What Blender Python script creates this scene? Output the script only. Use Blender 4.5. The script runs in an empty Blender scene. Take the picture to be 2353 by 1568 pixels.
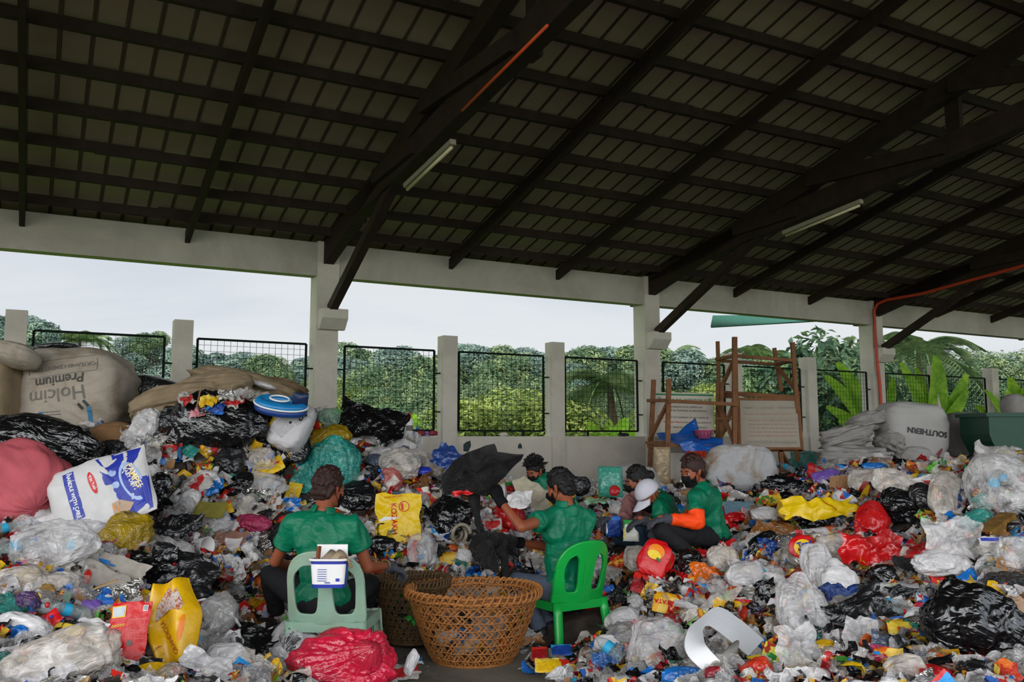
import bpy, bmesh, math, random
import numpy as np
from mathutils import Vector, Matrix, Euler, noise
from mathutils.bvhtree import BVHTree
random.seed(7)
PI=math.pi
C=bpy.context.scene.collection
# ------------------------------------------------------------------ camera numbers
FPX=2000.; PIT=math.radians(6.25); CH=1.4
CP,SP=math.cos(PIT),math.sin(PIT)
def ray(px,py):
    a=(px-1176.5)/FPX; b=(784-py)/FPX
    dy=CP-b*SP
    return a/dy,(SP+b*CP)/dy
def at(px,py,Y):
    """the point of the place that the photo shows at this pixel, Y metres ahead"""
    u,v=ray(px,py)
    return Vector((u*Y,Y,CH+v*Y))
def ppm(Y): return FPX*1.006/Y
# ------------------------------------------------------------------ wall frame
WO=Vector((-2.314,10.68,0)); WD=Vector((.8797,.4756,0)); WN=Vector((.4756,-.8797,0))
UP=Vector((0,0,1))
def W(s,n,z): return WO+WD*s+WN*n+UP*z
# ------------------------------------------------------------------ materials
def srgb(h):
    if isinstance(h,str):
        h=h.lstrip('#'); c=[int(h[i:i+2],16)/255 for i in (0,2,4)]
        return tuple(((x+.055)/1.055)**2.4 if x>.04045 else x/12.92 for x in c)+(1,)
    return tuple(h)+(1,) if len(h)==3 else tuple(h)
MATS={}
def nn(nt,t,**k):
    n=nt.nodes.new(t)
    for a,b in k.items(): setattr(n,a,b)
    return n
def newmat(name):
    m=bpy.data.materials.new(name); m.use_nodes=True
    nt=m.node_tree; b=nt.nodes['Principled BSDF']
    return m,nt,b
def coords(nt,scale=1,stretch=None):
    tc=nn(nt,'ShaderNodeTexCoord'); mp=nn(nt,'ShaderNodeMapping')
    nt.links.new(tc.outputs['Object'],mp.inputs['Vector'])
    s=stretch or (1,1,1)
    mp.inputs['Scale'].default_value=(scale*s[0],scale*s[1],scale*s[2])
    return mp.outputs['Vector']
def noise_n(nt,vec,scale,detail=4,rough=.6,dist=0):
    n=nn(nt,'ShaderNodeTexNoise'); n.inputs['Scale'].default_value=scale
    n.inputs['Detail'].default_value=detail; n.inputs['Roughness'].default_value=rough
    n.inputs['Distortion'].default_value=dist
    nt.links.new(vec,n.inputs['Vector']); return n
def ramp(nt,fac,stops,interp='LINEAR'):
    r=nn(nt,'ShaderNodeValToRGB'); r.color_ramp.interpolation=interp
    e=r.color_ramp.elements
    while len(e)<len(stops): e.new(.5)
    for i,(p,c) in enumerate(stops):
        e[i].position=p; e[i].color=srgb(c) if not isinstance(c,float) else (c,c,c,1)
    nt.links.new(fac,r.inputs['Fac']); return r.outputs['Color']
def bump(nt,b,height,strength=.3,dist=.01):
    n=nn(nt,'ShaderNodeBump'); n.inputs['Strength'].default_value=strength; n.inputs['Distance'].default_value=dist
    nt.links.new(height,n.inputs['Height']); nt.links.new(n.outputs['Normal'],b.inputs['Normal'])
def plain(key,col,rough=.6,spec=.4,metal=0,var=.12,vscale=12,bmp=0,bscale=40,dirt=None,dirtamt=.5,coat=0,sheen=0):
    if key in MATS: return MATS[key]
    m,nt,b=newmat(key)
    v=coords(nt); c=srgb(col)
    n=noise_n(nt,v,vscale,5,.65)
    lo=tuple(x*(1-var) for x in c[:3]); hi=tuple(min(1,x*(1+var)) for x in c[:3])
    cc=ramp(nt,n.outputs['Fac'],[(.3,lo),(.7,hi)])
    if dirt:
        n2=noise_n(nt,v,vscale*.35,8,.7,.6)
        f=ramp(nt,n2.outputs['Fac'],[(.46,(0,0,0)),(.64,(dirtamt,)*3)])
        mx=nn(nt,'ShaderNodeMix',data_type='RGBA'); nt.links.new(f,mx.inputs['Factor'])
        nt.links.new(cc,mx.inputs[6]); mx.inputs[7].default_value=srgb(dirt); cc=mx.outputs[2]
    nt.links.new(cc,b.inputs['Base Color'])
    b.inputs['Roughness'].default_value=rough; b.inputs['Specular IOR Level'].default_value=spec
    b.inputs['Metallic'].default_value=metal
    if coat: b.inputs['Coat Weight'].default_value=coat
    if sheen: b.inputs['Sheen Weight'].default_value=sheen
    if bmp:
        n3=noise_n(nt,v,bscale,6,.6); bump(nt,b,n3.outputs['Fac'],bmp,.01)
    MATS[key]=m; return m
def film(key,col,alpha=1,rough=.25,crinkle=.5,scale=14,var=.15,bd=.07):
    scale*=.55
    """plastic film: crinkled, glossy, see-through when alpha is low"""
    if key in MATS: return MATS[key]
    m,nt,b=newmat(key)
    v=coords(nt,1,(1,1,1)); c=srgb(col)
    n=noise_n(nt,v,scale*.5,5,.65,.4)
    cc=ramp(nt,n.outputs['Fac'],[(.3,tuple(x*(1-var) for x in c[:3])),(.7,tuple(min(1,x*(1+var)) for x in c[:3]))])
    nt.links.new(cc,b.inputs['Base Color'])
    b.inputs['Roughness'].default_value=rough*.85; b.inputs['Specular IOR Level'].default_value=.85
    def crs(sc,dist,st):
        mp=nn(nt,'ShaderNodeMapping'); mp.inputs['Scale'].default_value=st; nt.links.new(v,mp.inputs['Vector'])
        q=noise_n(nt,mp.outputs['Vector'],sc,3,.55,dist)
        s1=nn(nt,'ShaderNodeMath',operation='SUBTRACT'); nt.links.new(q.outputs['Fac'],s1.inputs[0]); s1.inputs[1].default_value=.5
        s2=nn(nt,'ShaderNodeMath',operation='ABSOLUTE'); nt.links.new(s1.outputs[0],s2.inputs[0]); return s2.outputs[0]
    c1=crs(scale*1.1,.5,(1,.45,1)); c2=crs(scale*2.3,.9,(.5,1,1))
    ad=nn(nt,'ShaderNodeMath',operation='MULTIPLY_ADD'); nt.links.new(c2,ad.inputs[0]); ad.inputs[1].default_value=.5; nt.links.new(c1,ad.inputs[2])
    bump(nt,b,ad.outputs[0],min(1,crinkle*1.2),bd)
    if alpha<1:
        n4=noise_n(nt,v,scale*.8,3,.6,1)
        al=nn(nt,'ShaderNodeMapRange'); al.inputs['From Min'].default_value=.3; al.inputs['From Max'].default_value=.7
        al.inputs['To Min'].default_value=max(.06,alpha-.3); al.inputs['To Max'].default_value=min(1,alpha+.3)
        nt.links.new(n4.outputs['Fac'],al.inputs['Value']); nt.links.new(al.outputs['Result'],b.inputs['Alpha'])
    MATS[key]=m; return m
def printed(key,cols,scale=9,rough=.3,metal=0):
    """wrapper with blocks of printed colour"""
    if key in MATS: return MATS[key]
    m,nt,b=newmat(key); v=coords(nt)
    n0=noise_n(nt,v,scale*.6,2,.5)
    mp=nn(nt,'ShaderNodeVectorMath',operation='ADD'); nt.links.new(v,mp.inputs[0])
    sc=nn(nt,'ShaderNodeVectorMath',operation='SCALE'); sc.inputs['Scale'].default_value=.12; nt.links.new(n0.outputs['Color'],sc.inputs[0])
    nt.links.new(sc.outputs[0],mp.inputs[1])
    vo=nn(nt,'ShaderNodeTexVoronoi',feature='F1',distance='CHEBYCHEV'); vo.inputs['Scale'].default_value=scale
    nt.links.new(mp.outputs[0],vo.inputs['Vector'])
    sx=nn(nt,'ShaderNodeSeparateColor'); nt.links.new(vo.outputs['Color'],sx.inputs[0])
    k=len(cols); cc=ramp(nt,sx.outputs[0],[(i/k,c) for i,c in enumerate(cols)],'CONSTANT')
    nt.links.new(cc,b.inputs['Base Color'])
    b.inputs['Roughness'].default_value=rough; b.inputs['Metallic'].default_value=metal
    n3=noise_n(nt,v,scale*2.2,5,.6,1); bump(nt,b,n3.outputs['Fac'],.6,.03)
    MATS[key]=m; return m
# ------------------------------------------------------------------ geometry
class G:
    def __init__(s): s.v=[]; s.f=[]
    def add(s,v,f):
        o=len(s.v); s.v+= [tuple(x) for x in v]; s.f+=[tuple(i+o for i in q) for q in f]; return s
    def box(s,c,size,M=None):
        v=[]
        for x in (-.5,.5):
            for y in (-.5,.5):
                for z in (-.5,.5):
                    p=Vector((x*size[0],y*size[1],z*size[2]))
                    if M is not None: p=M@p
                    v.append(p+Vector(c))
        return s.add(v,[(0,1,3,2),(4,6,7,5),(0,4,5,1),(2,3,7,6),(0,2,6,4),(1,5,7,3)])
    def bar(s,p,q,w,h,up=UP):
        p=Vector(p);q=Vector(q);d=(q-p);L=d.length;d.normalize()
        x=d.cross(up)
        if x.length<1e-4: x=d.cross(Vector((0,1,0)))
        x.normalize(); y=x.cross(d)
        M=Matrix((x,d,y)).transposed()
        return s.box((p+q)/2,(w,L,h),M)
    def tube(s,pts,r,n=10,cap=True):
        pts=[Vector(p) for p in pts]; N=len(pts)
        rr=r if isinstance(r,(list,tuple)) else [r]*N
        v=[];f=[];ref=None
        for i,p in enumerate(pts):
            d=(pts[min(i+1,N-1)]-pts[max(i-1,0)]).normalized()
            if ref is None:
                ref=d.orthogonal().normalized()
            ref=(ref-d*ref.dot(d)).normalized(); b=d.cross(ref)
            for k in range(n):
                a=2*PI*k/n; v.append(p+(ref*math.cos(a)+b*math.sin(a))*rr[i])
        for i in range(N-1):
            for k in range(n):
                k2=(k+1)%n; f.append((i*n+k,i*n+k2,(i+1)*n+k2,(i+1)*n+k))
        if cap: f.append(tuple(range(n-1,-1,-1))); f.append(tuple((N-1)*n+k for k in range(n)))
        return s.add(v,f)
    def lathe(s,prof,n=24,M=None):
        v=[];f=[]
        for (r,z) in prof:
            for k in range(n):
                a=2*PI*k/n; p=Vector((r*math.cos(a),r*math.sin(a),z))
                v.append(M@p if M is not None else p)
        for i in range(len(prof)-1):
            for k in range(n):
                k2=(k+1)%n; f.append((i*n+k,i*n+k2,(i+1)*n+k2,(i+1)*n+k))
        return s.add(v,f)
    def grid(s,fn,nu,nv,closeu=False):
        v=[fn(i/(nu if closeu else nu-1),j/(nv-1)) for j in range(nv) for i in range(nu)]
        f=[]
        for j in range(nv-1):
            for i in range(nu if closeu else nu-1):
                i2=(i+1)%nu; f.append((j*nu+i,j*nu+i2,(j+1)*nu+i2,(j+1)*nu+i))
        return s.add(v,f)
    def ball(s,c,r,n=12,M=None):
        r=(r,r,r) if isinstance(r,(int,float)) else r
        v=[];f=[];m=n//2+1
        c=Vector(c)
        for j in range(m+1):
            t=PI*j/m
            for k in range(n):
                a=2*PI*k/n; p=Vector((r[0]*math.sin(t)*math.cos(a),r[1]*math.sin(t)*math.sin(a),r[2]*math.cos(t)))
                if M is not None: p=M@p
                v.append(p+c)
        for j in range(m):
            for k in range(n):
                k2=(k+1)%n; f.append((j*n+k,(j+1)*n+k,(j+1)*n+k2,j*n+k2))
        return s.add(v,f)
def mesh_of(name,g,smooth=False):
    me=bpy.data.meshes.new(name); me.from_pydata(g.v,[],g.f); me.validate(); me.update()
    if smooth: me.shade_smooth()
    return me
def tagit(o,label=None,cat=None,group=None,kind=None):
    if label: o['label']=label
    if cat: o['category']=cat
    if group: o['group']=group
    if kind: o['kind']=kind
    return o
def thing(name,label,cat,loc,rot=(0,0,0),group=None):
    o=bpy.data.objects.new(name,None); C.objects.link(o); o.empty_display_size=.1
    o.location=loc; o.rotation_euler=rot
    return tagit(o,label,cat,group)
def part(root,name,g,mat,smooth=False,world=False,label=None):
    """one mesh object; world=True when the shape is written in place coordinates"""
    if world and root is not None:
        l=root.location; g2=G(); g2.v=[(x-l.x,y-l.y,z-l.z) for x,y,z in g.v]; g2.f=g.f; g=g2
    me=mesh_of(name,g,smooth); me.materials.append(mat)
    o=bpy.data.objects.new(name,me); C.objects.link(o)
    if root is not None: o.parent=root
    if label: o['label']=label
    return o
def solo(name,g,mat,label,cat,smooth=False,group=None,origin=None,kind=None):
    """a thing that is one mesh; origin moved to its base"""
    if origin is None:
        a=np.array(g.v); origin=((a[:,0].min()+a[:,0].max())/2,(a[:,1].min()+a[:,1].max())/2,a[:,2].min())
    g2=G(); g2.v=[(x-origin[0],y-origin[1],z-origin[2]) for x,y,z in g.v]; g2.f=g.f
    me=mesh_of(name,g2,smooth); me.materials.append(mat)
    o=bpy.data.objects.new(name,me); C.objects.link(o); o.location=origin
    return tagit(o,label,cat,group,kind)
def struct(name,g,mat,smooth=False):
    me=mesh_of(name,g,smooth); me.materials.append(mat)
    o=bpy.data.objects.new(name,me); C.objects.link(o); o['kind']='structure'; return o
def dup(root,loc=None,rot=None,label=None,group=None,scale=None):
    r=root.copy(); C.objects.link(r)
    if loc is not None: r.location=loc
    if rot is not None: r.rotation_euler=rot
    if scale is not None: r.scale=scale
    if label: r['label']=label
    if group: r['group']=group
    for ch in list(root.children):
        c=ch.copy(); C.objects.link(c); c.parent=r
        for g in ch.children:
            d=g.copy(); C.objects.link(d); d.parent=c
    return r
# ---- writing and printed marks laid on a surface
TXT={}
def text_geo(s,size,align='CENTER',bold=0):
    k=(s,align,bold)
    if k not in TXT:
        cu=bpy.data.curves.new('lettering','FONT'); cu.body=s; cu.align_x=align; cu.align_y='CENTER'; cu.size=1; cu.offset=bold; cu.resolution_u=3
        ob=bpy.data.objects.new('lettering',cu); C.objects.link(ob)
        dg=bpy.context.evaluated_depsgraph_get(); me=bpy.data.meshes.new_from_object(ob.evaluated_get(dg))
        bm=bmesh.new(); bm.from_mesh(me); bmesh.ops.triangulate(bm,faces=bm.faces[:])
        for _ in range(4):
            ed=[e for e in bm.edges if e.calc_length()>.22]
            if not ed: break
            bmesh.ops.subdivide_edges(bm,edges=ed,cuts=1); bmesh.ops.triangulate(bm,faces=bm.faces[:])
        TXT[k]=([tuple(v.co) for v in bm.verts],[tuple(v.index for v in f.verts) for f in bm.faces])
        bm.free(); bpy.data.objects.remove(ob); bpy.data.curves.remove(cu); bpy.data.meshes.remove(me)
    v,f=TXT[k]
    return [(x*size,y*size) for x,y,z in v],f
def rect2(w,h,n=10):
    m=max(2,int(n*h/max(w,h))+1); n=max(2,int(n*w/max(w,h))+1)
    v=[((i/(n-1)-.5)*w,(j/(m-1)-.5)*h) for j in range(m) for i in range(n)]
    return v,[(j*n+i,j*n+i+1,(j+1)*n+i+1,(j+1)*n+i) for j in range(m-1) for i in range(n-1)]
def disc2(rx,ry,inner=0,n=28,rings=4):
    v=[];f=[]
    for j in range(rings+1):
        t=inner+(1-inner)*j/rings
        for k in range(n): a=2*PI*k/n; v.append((rx*t*math.cos(a),ry*t*math.sin(a)))
    for j in range(rings):
        for k in range(n): k2=(k+1)%n; f.append((j*n+k,(j+1)*n+k,(j+1)*n+k2,j*n+k2))
    return v,f
def poly2(pts,n=6):
    """blob outline filled as a fan of rings"""
    cx=sum(p[0] for p in pts)/len(pts); cy=sum(p[1] for p in pts)/len(pts); v=[];f=[];N=len(pts)
    for j in range(n+1):
        t=j/n
        for p in pts: v.append((cx+(p[0]-cx)*t,cy+(p[1]-cy)*t))
    for j in range(n):
        for k in range(N): k2=(k+1)%N; f.append((j*N+k,(j+1)*N+k,(j+1)*N+k2,j*N+k2))
    return v,f
def decal(ob,items,mat,name='printed_lettering',lift=.0015,maxlift=None):
    """items: (geo2d, (cx,cy), rot) in the front (+z) plane of ob's mesh, laid onto its surface"""
    me=ob.data; bvh=BVHTree.FromPolygons([v.co[:] for v in me.vertices],[p.vertices[:] for p in me.polygons])
    g=G()
    for (v2,f),(cx,cy),rot in items:
        c,s=math.cos(rot),math.sin(rot); v=[]
        bad=set()
        for i,(x,y) in enumerate(v2):
            X=cx+x*c-y*s; Y=cy+x*s+y*c
            h,nr,_,_=bvh.ray_cast(Vector((X,Y,5)),Vector((0,0,-1)))
            if h is None: bad.add(i); v.append((X,Y,0))
            else: v.append((X,Y,h.z+lift*(1+1.2*abs(1/max(.35,nr.z)-1))))
        g.add(v,[q for q in f if not any(i in bad for i in q)])
    me2=mesh_of(name,g); me2.materials.append(mat)
    o=bpy.data.objects.new(name,me2); C.objects.link(o); o.parent=ob
    return o
def fbm(p,s=1,o=3,seed=0):
    return noise.fractal(Vector(p)*s+Vector((seed*3.7,seed*1.3,seed*7.1)),.6,2.1,o)
# =================================================================== BUILDING
M_conc=plain('painted_concrete','#b9b2a6',.85,.25,var=.07,vscale=2.5,bmp=.25,bscale=30,dirt='#7a7266',dirtamt=.35)
M_beam=plain('painted_beam','#a8a196',.85,.25,var=.08,vscale=2,bmp=.2,bscale=30,dirt='#766f63',dirtamt=.35)
M_wood=plain('dark_roof_timber','#281b15',.75,.25,var=.35,vscale=6,bmp=.3,bscale=25)
M_rust=plain('green_black_steel','#101813',.85,.15,var=.3,vscale=20)
M_floor=plain('floor_concrete','#6d675e',.85,.2,var=.2,vscale=3,bmp=.4,bscale=14,dirt='#2c2824',dirtamt=.7)
M_sheet=plain('roof_sheet_underside','#998a78',.55,.35,var=.06,vscale=1.5)
M_grass=plain('grass_ground','#6f9a2e',.9,.1,var=.4,vscale=1.2,bmp=.6,bscale=20)
g=G(); g.box((3,3.5,-.06),(40,30,.12),Matrix(((WD.x,WN.x,0),(WD.y,WN.y,0),(0,0,1)))); 
g=G(); g.v=[W(s,n,z) for s in (-14,26) for n in (-.45,18) for z in (-.14,0)]; g.f=[(0,1,3,2),(4,6,7,5),(0,4,5,1),(2,3,7,6),(0,2,6,4),(1,5,7,3)]
struct('floor',g,M_floor)
g=G(); g.grid(lambda u,v:Vector((-160+320*u,-60+330*v,-.25+ .25*noise.noise(Vector((u*30,v*30,0))))),80,80); struct('ground',g,M_grass,True)
def wbox(s0,s1,n0,n1,z0,z1,g=None):
    g=g or G(); v=[W(s,n,z) for s in (s0,s1) for n in (n0,n1) for z in (z0,z1)]
    return g.add(v,[(0,1,3,2),(4,6,7,5),(0,4,5,1),(2,3,7,6),(0,2,6,4),(1,5,7,3)])
SP3=5.02/3
struct('wall_back',wbox(-10.5,22,-.17,-.035,0,1.4),M_conc)
g=wbox(-10.5,22,-.2,-.015,3.38,3.80); struct('trim_1',g,M_beam)
cols=[-2,-1,0,1,2,3,4]
cn={-2:'left edge of the hall',-1:'left of the frame beside the first bay',0:'behind the left rubbish slope, left of the first brace in view',1:'beside the signboards, behind the wooden racks',2:'with the red conduit on it',3:'farthest right, behind the green bin',4:'beyond the right edge'}
for k in cols:
    s=5.02*k
    g=G()
    g.v=[W(s+a,n,z) for a in (-.11,.17) for n in (-.29,0) for z in (0,3.82)]; g.f=[(0,1,3,2),(4,6,7,5),(0,4,5,1),(2,3,7,6),(0,2,6,4),(1,5,7,3)]
    t=thing('concrete_column','white square concrete column '+cn[k],'column',W(s,-.15,0))
    part(t,'shaft',g,M_conc,world=True)
    pr=[(-.005,2.71),(.07,2.71),(.19,2.84),(.19,2.955),(-.005,2.955)]
    v=[W(s+a,n,z) for a in (-.09,.235) for n,z in pr]; K=len(pr)
    g=G().add(v,[tuple(range(K))[::-1],tuple(range(K,2*K))]+[(i,(i+1)%K,K+(i+1)%K,K+i) for i in range(K)])
    part(t,'corbel',g,M_conc,world=True)
pk=[]
for i in range(-6,13):
    if i%3==0: continue
    pk.append(i)
    s=i*SP3+.02
    g=wbox(s-.09,s+.115,-.2,0,0,2.73)
    nm={-2:'behind the printed bulk sack at the left edge',-1:'between the first two mesh panels at left',1:'right of the large column above the left heap',2:'above the crouching person by the wall',4:'behind the racks of signboards',5:'right of the signboard racks',7:'left of two beside the banana plants',8:'right of two beside the banana plants'}.get(i)
    tagit(solo('fence_post',g,M_conc,'short white concrete post '+(nm or 'out at the far end of the yard wall'),'post',origin=W(s,-.1,0)),group=None if nm else 'outlying fence posts')
# mesh panels
pn={-7:None,-3:'over the printed bulk sack',-2:'over the tan sacks at the left',-1:'left of the large column, over the tan sacks',0:'right of the large column',1:'between the two middle fence posts',2:'in front of the palm',3:'behind the green-headed sign',4:'behind the plain signboard',5:'left of the red-conduit column',6:'behind the upright grey sack',7:'right of the upright grey sack',8:'at the far right above the green bin'}
for i in range(-6,12):
    s0=i*SP3+(.29 if i%3==0 else .2); s1=(i+1)*SP3-(.2 if i%3==2 else .16)
    lab=pn.get(i)
    t=thing('wire_fence','dark green welded wire mesh panel '+(lab or 'beyond the edge of the photo'),'fence panel',W((s0+s1)/2,-.1,1.4),group=None if lab else 'outlying mesh panels')
    z0,z1=1.475,2.53; n=-.1; g=G()
    for a,b in (((s0,z0),(s1,z0)),((s0,z1),(s1,z1)),((s0,z0),(s0,z1)),((s1,z0),(s1,z1))):
        g.bar(W(a[0],n,a[1]),W(b[0],n,b[1]),.025,.025,WN)
    part(t,'frame',g,M_rust,world=True)
    g=G(); k=int((s1-s0)/.072)
    for j in range(1,k): x=s0+(s1-s0)*j/k; g.bar(W(x,n,z0),W(x,n,z1),.004,.004,WN)
    k=int((z1-z0)/.066)
    for j in range(1,k): z=z0+(z1-z0)*j/k; g.bar(W(s0,n+.004,z),W(s1,n+.004,z),.004,.004,WN)
    part(t,'wire_mesh',g,M_rust,world=True)
    for z in (1.72,2.23):
        for a,b in ((s0-.14,s0),(s1,s1+.13)): part(t,'bracket',G().bar(W(a,n,z),W(b,n,z),.018,.018,WN),M_rust,world=True)
    for f in (.3,.75): x=s0+(s1-s0)*f; part(t,'foot',G().bar(W(x,n,1.395),W(x,n,z0),.025,.02,WN),M_rust,world=True)
# roof sheet, ribbed
RS=.264; RZ=3.87; NR=9.2
def roofz(n): return RZ+RS*(n if n<NR else 2*NR-n)
g=G(); prof=[]; s=-10.
while s<24: prof+=[(s,0),(s+.2,0),(s+.21,.03),(s+.23,.03)]; s+=.24
for n0,n1 in ((-.7,NR),(NR,12.6)):
    v=[];f=[]
    for n in (n0,n1):
        for s,h in prof: v.append(W(s,n,roofz(n)+h))
    K=len(prof)
    for i in range(K-1): f.append((i,i+1,K+i+1,K+i))
    g.add(v,f)
# dark strips under the sheet: shade of the rib sides put into colour
struct('ceiling',g,M_sheet)
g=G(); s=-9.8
M_rib_shade=plain('rib_shadow_side','#3f3a31',.6,.3)
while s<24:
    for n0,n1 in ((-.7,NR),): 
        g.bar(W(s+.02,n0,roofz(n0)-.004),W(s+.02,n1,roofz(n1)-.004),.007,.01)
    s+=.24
struct('trim_2',g,M_rib_shade)
# purlins
rnd=random.Random(3)
for j in range(24):
    n=-.28+.565*j
    if n>12.4: break
    g=G(); s=-10.
    while s<23.5:
        L=rnd.uniform(3.4,4.8); e=min(s+L,24); dz=rnd.uniform(-.012,.012)
        w=rnd.uniform(.05,.06)
        g.bar(W(s-.3,n+rnd.uniform(-.012,.012),roofz(n)-.07+dz),W(e+.3,n+rnd.uniform(-.012,.012),roofz(n)-.07-dz),w,.1)
        s=e
    tagit(solo('purlin',g,M_wood,'dark timber purlin running the length of the roof','purlin',origin=W(0,n,roofz(n)-.12)),group='purlins under the roof sheets')
for k in range(-5,14):
    if k%3==0: continue
    s=k*SP3+.03; g=G()
    g.bar(W(s,-.5,roofz(-.5)-.17),W(s,NR,roofz(NR)-.17),.055,.13)
    tagit(solo('rafter',g,M_wood,'thin dark timber rafter between two trusses','rafter',origin=W(s,0,roofz(0)-.25)),group='rafters between the trusses')
M_tube=plain('lamp_tube','#c9bd9c',.4,.5); M_fix=plain('lamp_tray','#8b8374',.5,.4)
tn={-1:'at the far left, mostly out of view',0:'left one in view, resting by the large column',1:'middle one, ending above the signboards',2:'right one, with the red conduit',3:'farthest right'}
for k in (-1,0,1,2,3):
    s=5.02*k+.03
    lz=lambda n:3.84+.102*n
    t=thing('roof_truss','dark timber roof truss with knee brace, '+tn[k],'truss',W(s,0,3.8))
    g=G().bar(W(s,-.25,lz(-.25)+.02),W(s,NR,lz(NR)),.13,.25); part(t,'bottom_chord',g,M_wood,world=True)
    g=G().bar(W(s,-.5,roofz(-.5)-.22),W(s,NR,roofz(NR)-.22),.13,.22); part(t,'top_chord',g,M_wood,world=True)
    for a,b in ((1.05,1.05),(3.1,3.1),(5.,5.),(7,7),(9.1,9.1)): part(t,'web_post',G().bar(W(s+.09,a,lz(a)-.1),W(s+.09,b,roofz(b)-.15),.06,.16 if a>2 else .06,WN),M_wood,world=True)
    for a,b in ((3.2,5.0),(5.1,7.0),(1.9,3.0),(7,9)): part(t,'web_diagonal',G().bar(W(s-.09,a,roofz(a)-.25),W(s-.09,b,lz(b)),.06,.15),M_wood,world=True)
    part(t,'knee_brace',G().bar(W(s+.02,.1,2.96),W(s+.02,2.35,lz(2.35)-.02),.1,.11),M_wood,world=True)
    if k in (0,1):
        n0,n1=(2.35,3.5) if k==0 else (2.6,3.8)
        t2=thing('tube_lamp','unlit fluorescent tube lamp under the '+('left truss' if k==0 else 'middle truss'),'lamp',W(s,n0,lz(n0)-.16))
        part(t2,'tray',G().bar(W(s+.1,n0,lz(n0)-.135),W(s+.1,n1,lz(n1)-.135),.06,.05),M_fix,world=True)
        part(t2,'tube',G().tube([W(s+.1,n0+.03,lz(n0)-.18),W(s+.1,n1-.03,lz(n1)-.18)],.016,8),M_tube,True,world=True)
M_red=plain('red_conduit','#a8381f',.5,.4)
s=10.04; g=G()
pts=[W(s,.03,1.3),W(s-.03,.05,1.9),W(s-.05,.06,2.3),W(s-.09,.06,2.7),W(s-.1,.05,3.2),W(s-.1,.05,3.62),W(s-.09,.12,3.74),W(s-.06,.3,3.79)]+[W(s-.05,n,3.7+.102*n) for n in (1,3,5,7)]
g.tube(pts,.028,10); solo('conduit',g,M_red,'red plastic conduit running down the right-hand column from the roof','conduit',True)
g=G().tube([W(-.06,n,3.7+.102*n) for n in (4.1,5.5)],.012,8); solo('conduit',g,plain('orange_conduit','#c8481c',.5,.4),'thin orange conduit under the left truss','conduit',True)
# hall-side notices on the wall: the small dark patches and the padlock-shaped drawing
M_patch=plain('dark_patch','#2f3b3c',.8,.2,var=.3)
def wallpatch(px,py,pts,lab):
    u,v=ray(px,py); # meet the wall face n=-.035
    P0=W(0,-.03,0); Y=(P0.dot(WN))/(u*WN.x+WN.y); s=(Vector((u*Y,Y,0))-P0).dot(WD); z=CH+v*Y
    g=G(); n=len(pts); vv=[W(s+a,-.033,z+b) for a,b in pts]+[W(s+a,-.03,z+b) for a,b in pts]
    g.add(vv,[tuple(range(n)),tuple(range(2*n-1,n-1,-1))]+[(i,(i+1)%n,n+(i+1)%n,n+i) for i in range(n)])
    solo('wall_mark',g,M_patch,lab,'wall mark')
wallpatch(1073,1025,[(-.05,-.07),(.02,-.08),(.06,.0),(.05,.07),(-.01,.05),(-.05,.02)],'dark peeled paint patch on the low white wall')
wallpatch(1041,1016,[(-.03,-.02),(.03,-.02),(.035,.02),(-.03,.02)],'small teal rectangle stuck on the low white wall beside the peeled patch')
wallpatch(1195,1027,[(-.03,-.025),(.03,-.025),(.03,.02),(0,.05),(-.03,.02)],'small dark hanging tag on the low wall above the net')
# awning sheet outside
M_awn=plain('green_roofing','#2f6a54',.5,.4,var=.15)
t=None; g=G(); Y=14.6
a=at(1632,752,Y); b=at(1660,728,Y); 
def aw(u,v):
    A=at(1633,752,Y+.0).lerp(at(1930,734,Y+3.0),u); B=at(1638,727,Y+.9).lerp(at(1900,726,Y+4),u)
    p=A.lerp(B,v); p.z+=.035*math.sin(v*PI*14); return p
g.grid(aw,6,60); solo('awning_sheet',g,M_awn,'green corrugated awning sheet sticking out past the eave','awning',True)
# =================================================================== GREENERY
def leafmat(key,a,b_,trans=.25):
    m,nt,b=newmat(key); v=coords(nt,1); n=noise_n(nt,v,3.2,6,.75)
    A=srgb(a); cc=ramp(nt,n.outputs['Fac'],[(.34,tuple(x*.6 for x in A[:3])),(.48,a),(.66,b_)])
    nt.links.new(cc,b.inputs['Base Color']); b.inputs['Roughness'].default_value=.55; b.inputs['Specular IOR Level'].default_value=.25
    tr=nn(nt,'ShaderNodeBsdfTranslucent'); nt.links.new(cc,tr.inputs['Color'])
    mx=nn(nt,'ShaderNodeMixShader'); mx.inputs[0].default_value=trans
    out=nt.nodes['Material Output']; nt.links.new(b.outputs[0],mx.inputs[1]); nt.links.new(tr.outputs[0],mx.inputs[2]); nt.links.new(mx.outputs[0],out.inputs['Surface'])
    return m
L_far=leafmat('leaves_far_hazed','#6a8076','#a6b79a',.15)  # distance haze put into the leaf colour, paler and bluer
L_mid=leafmat('leaves_mid','#5a7354','#a9b578',.15)
L_yel=leafmat('leaves_yellow','#7a8e44','#c6cb6c',.15)
L_dk=leafmat('leaves_dark','#44624a','#86a062',.15)
L_ban=leafmat('banana_leaf','#7cae2e','#b4d445',.45)
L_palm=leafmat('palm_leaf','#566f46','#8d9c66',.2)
M_bark=plain('bark','#5a4a3a',.9,.1,var=.3)
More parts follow.
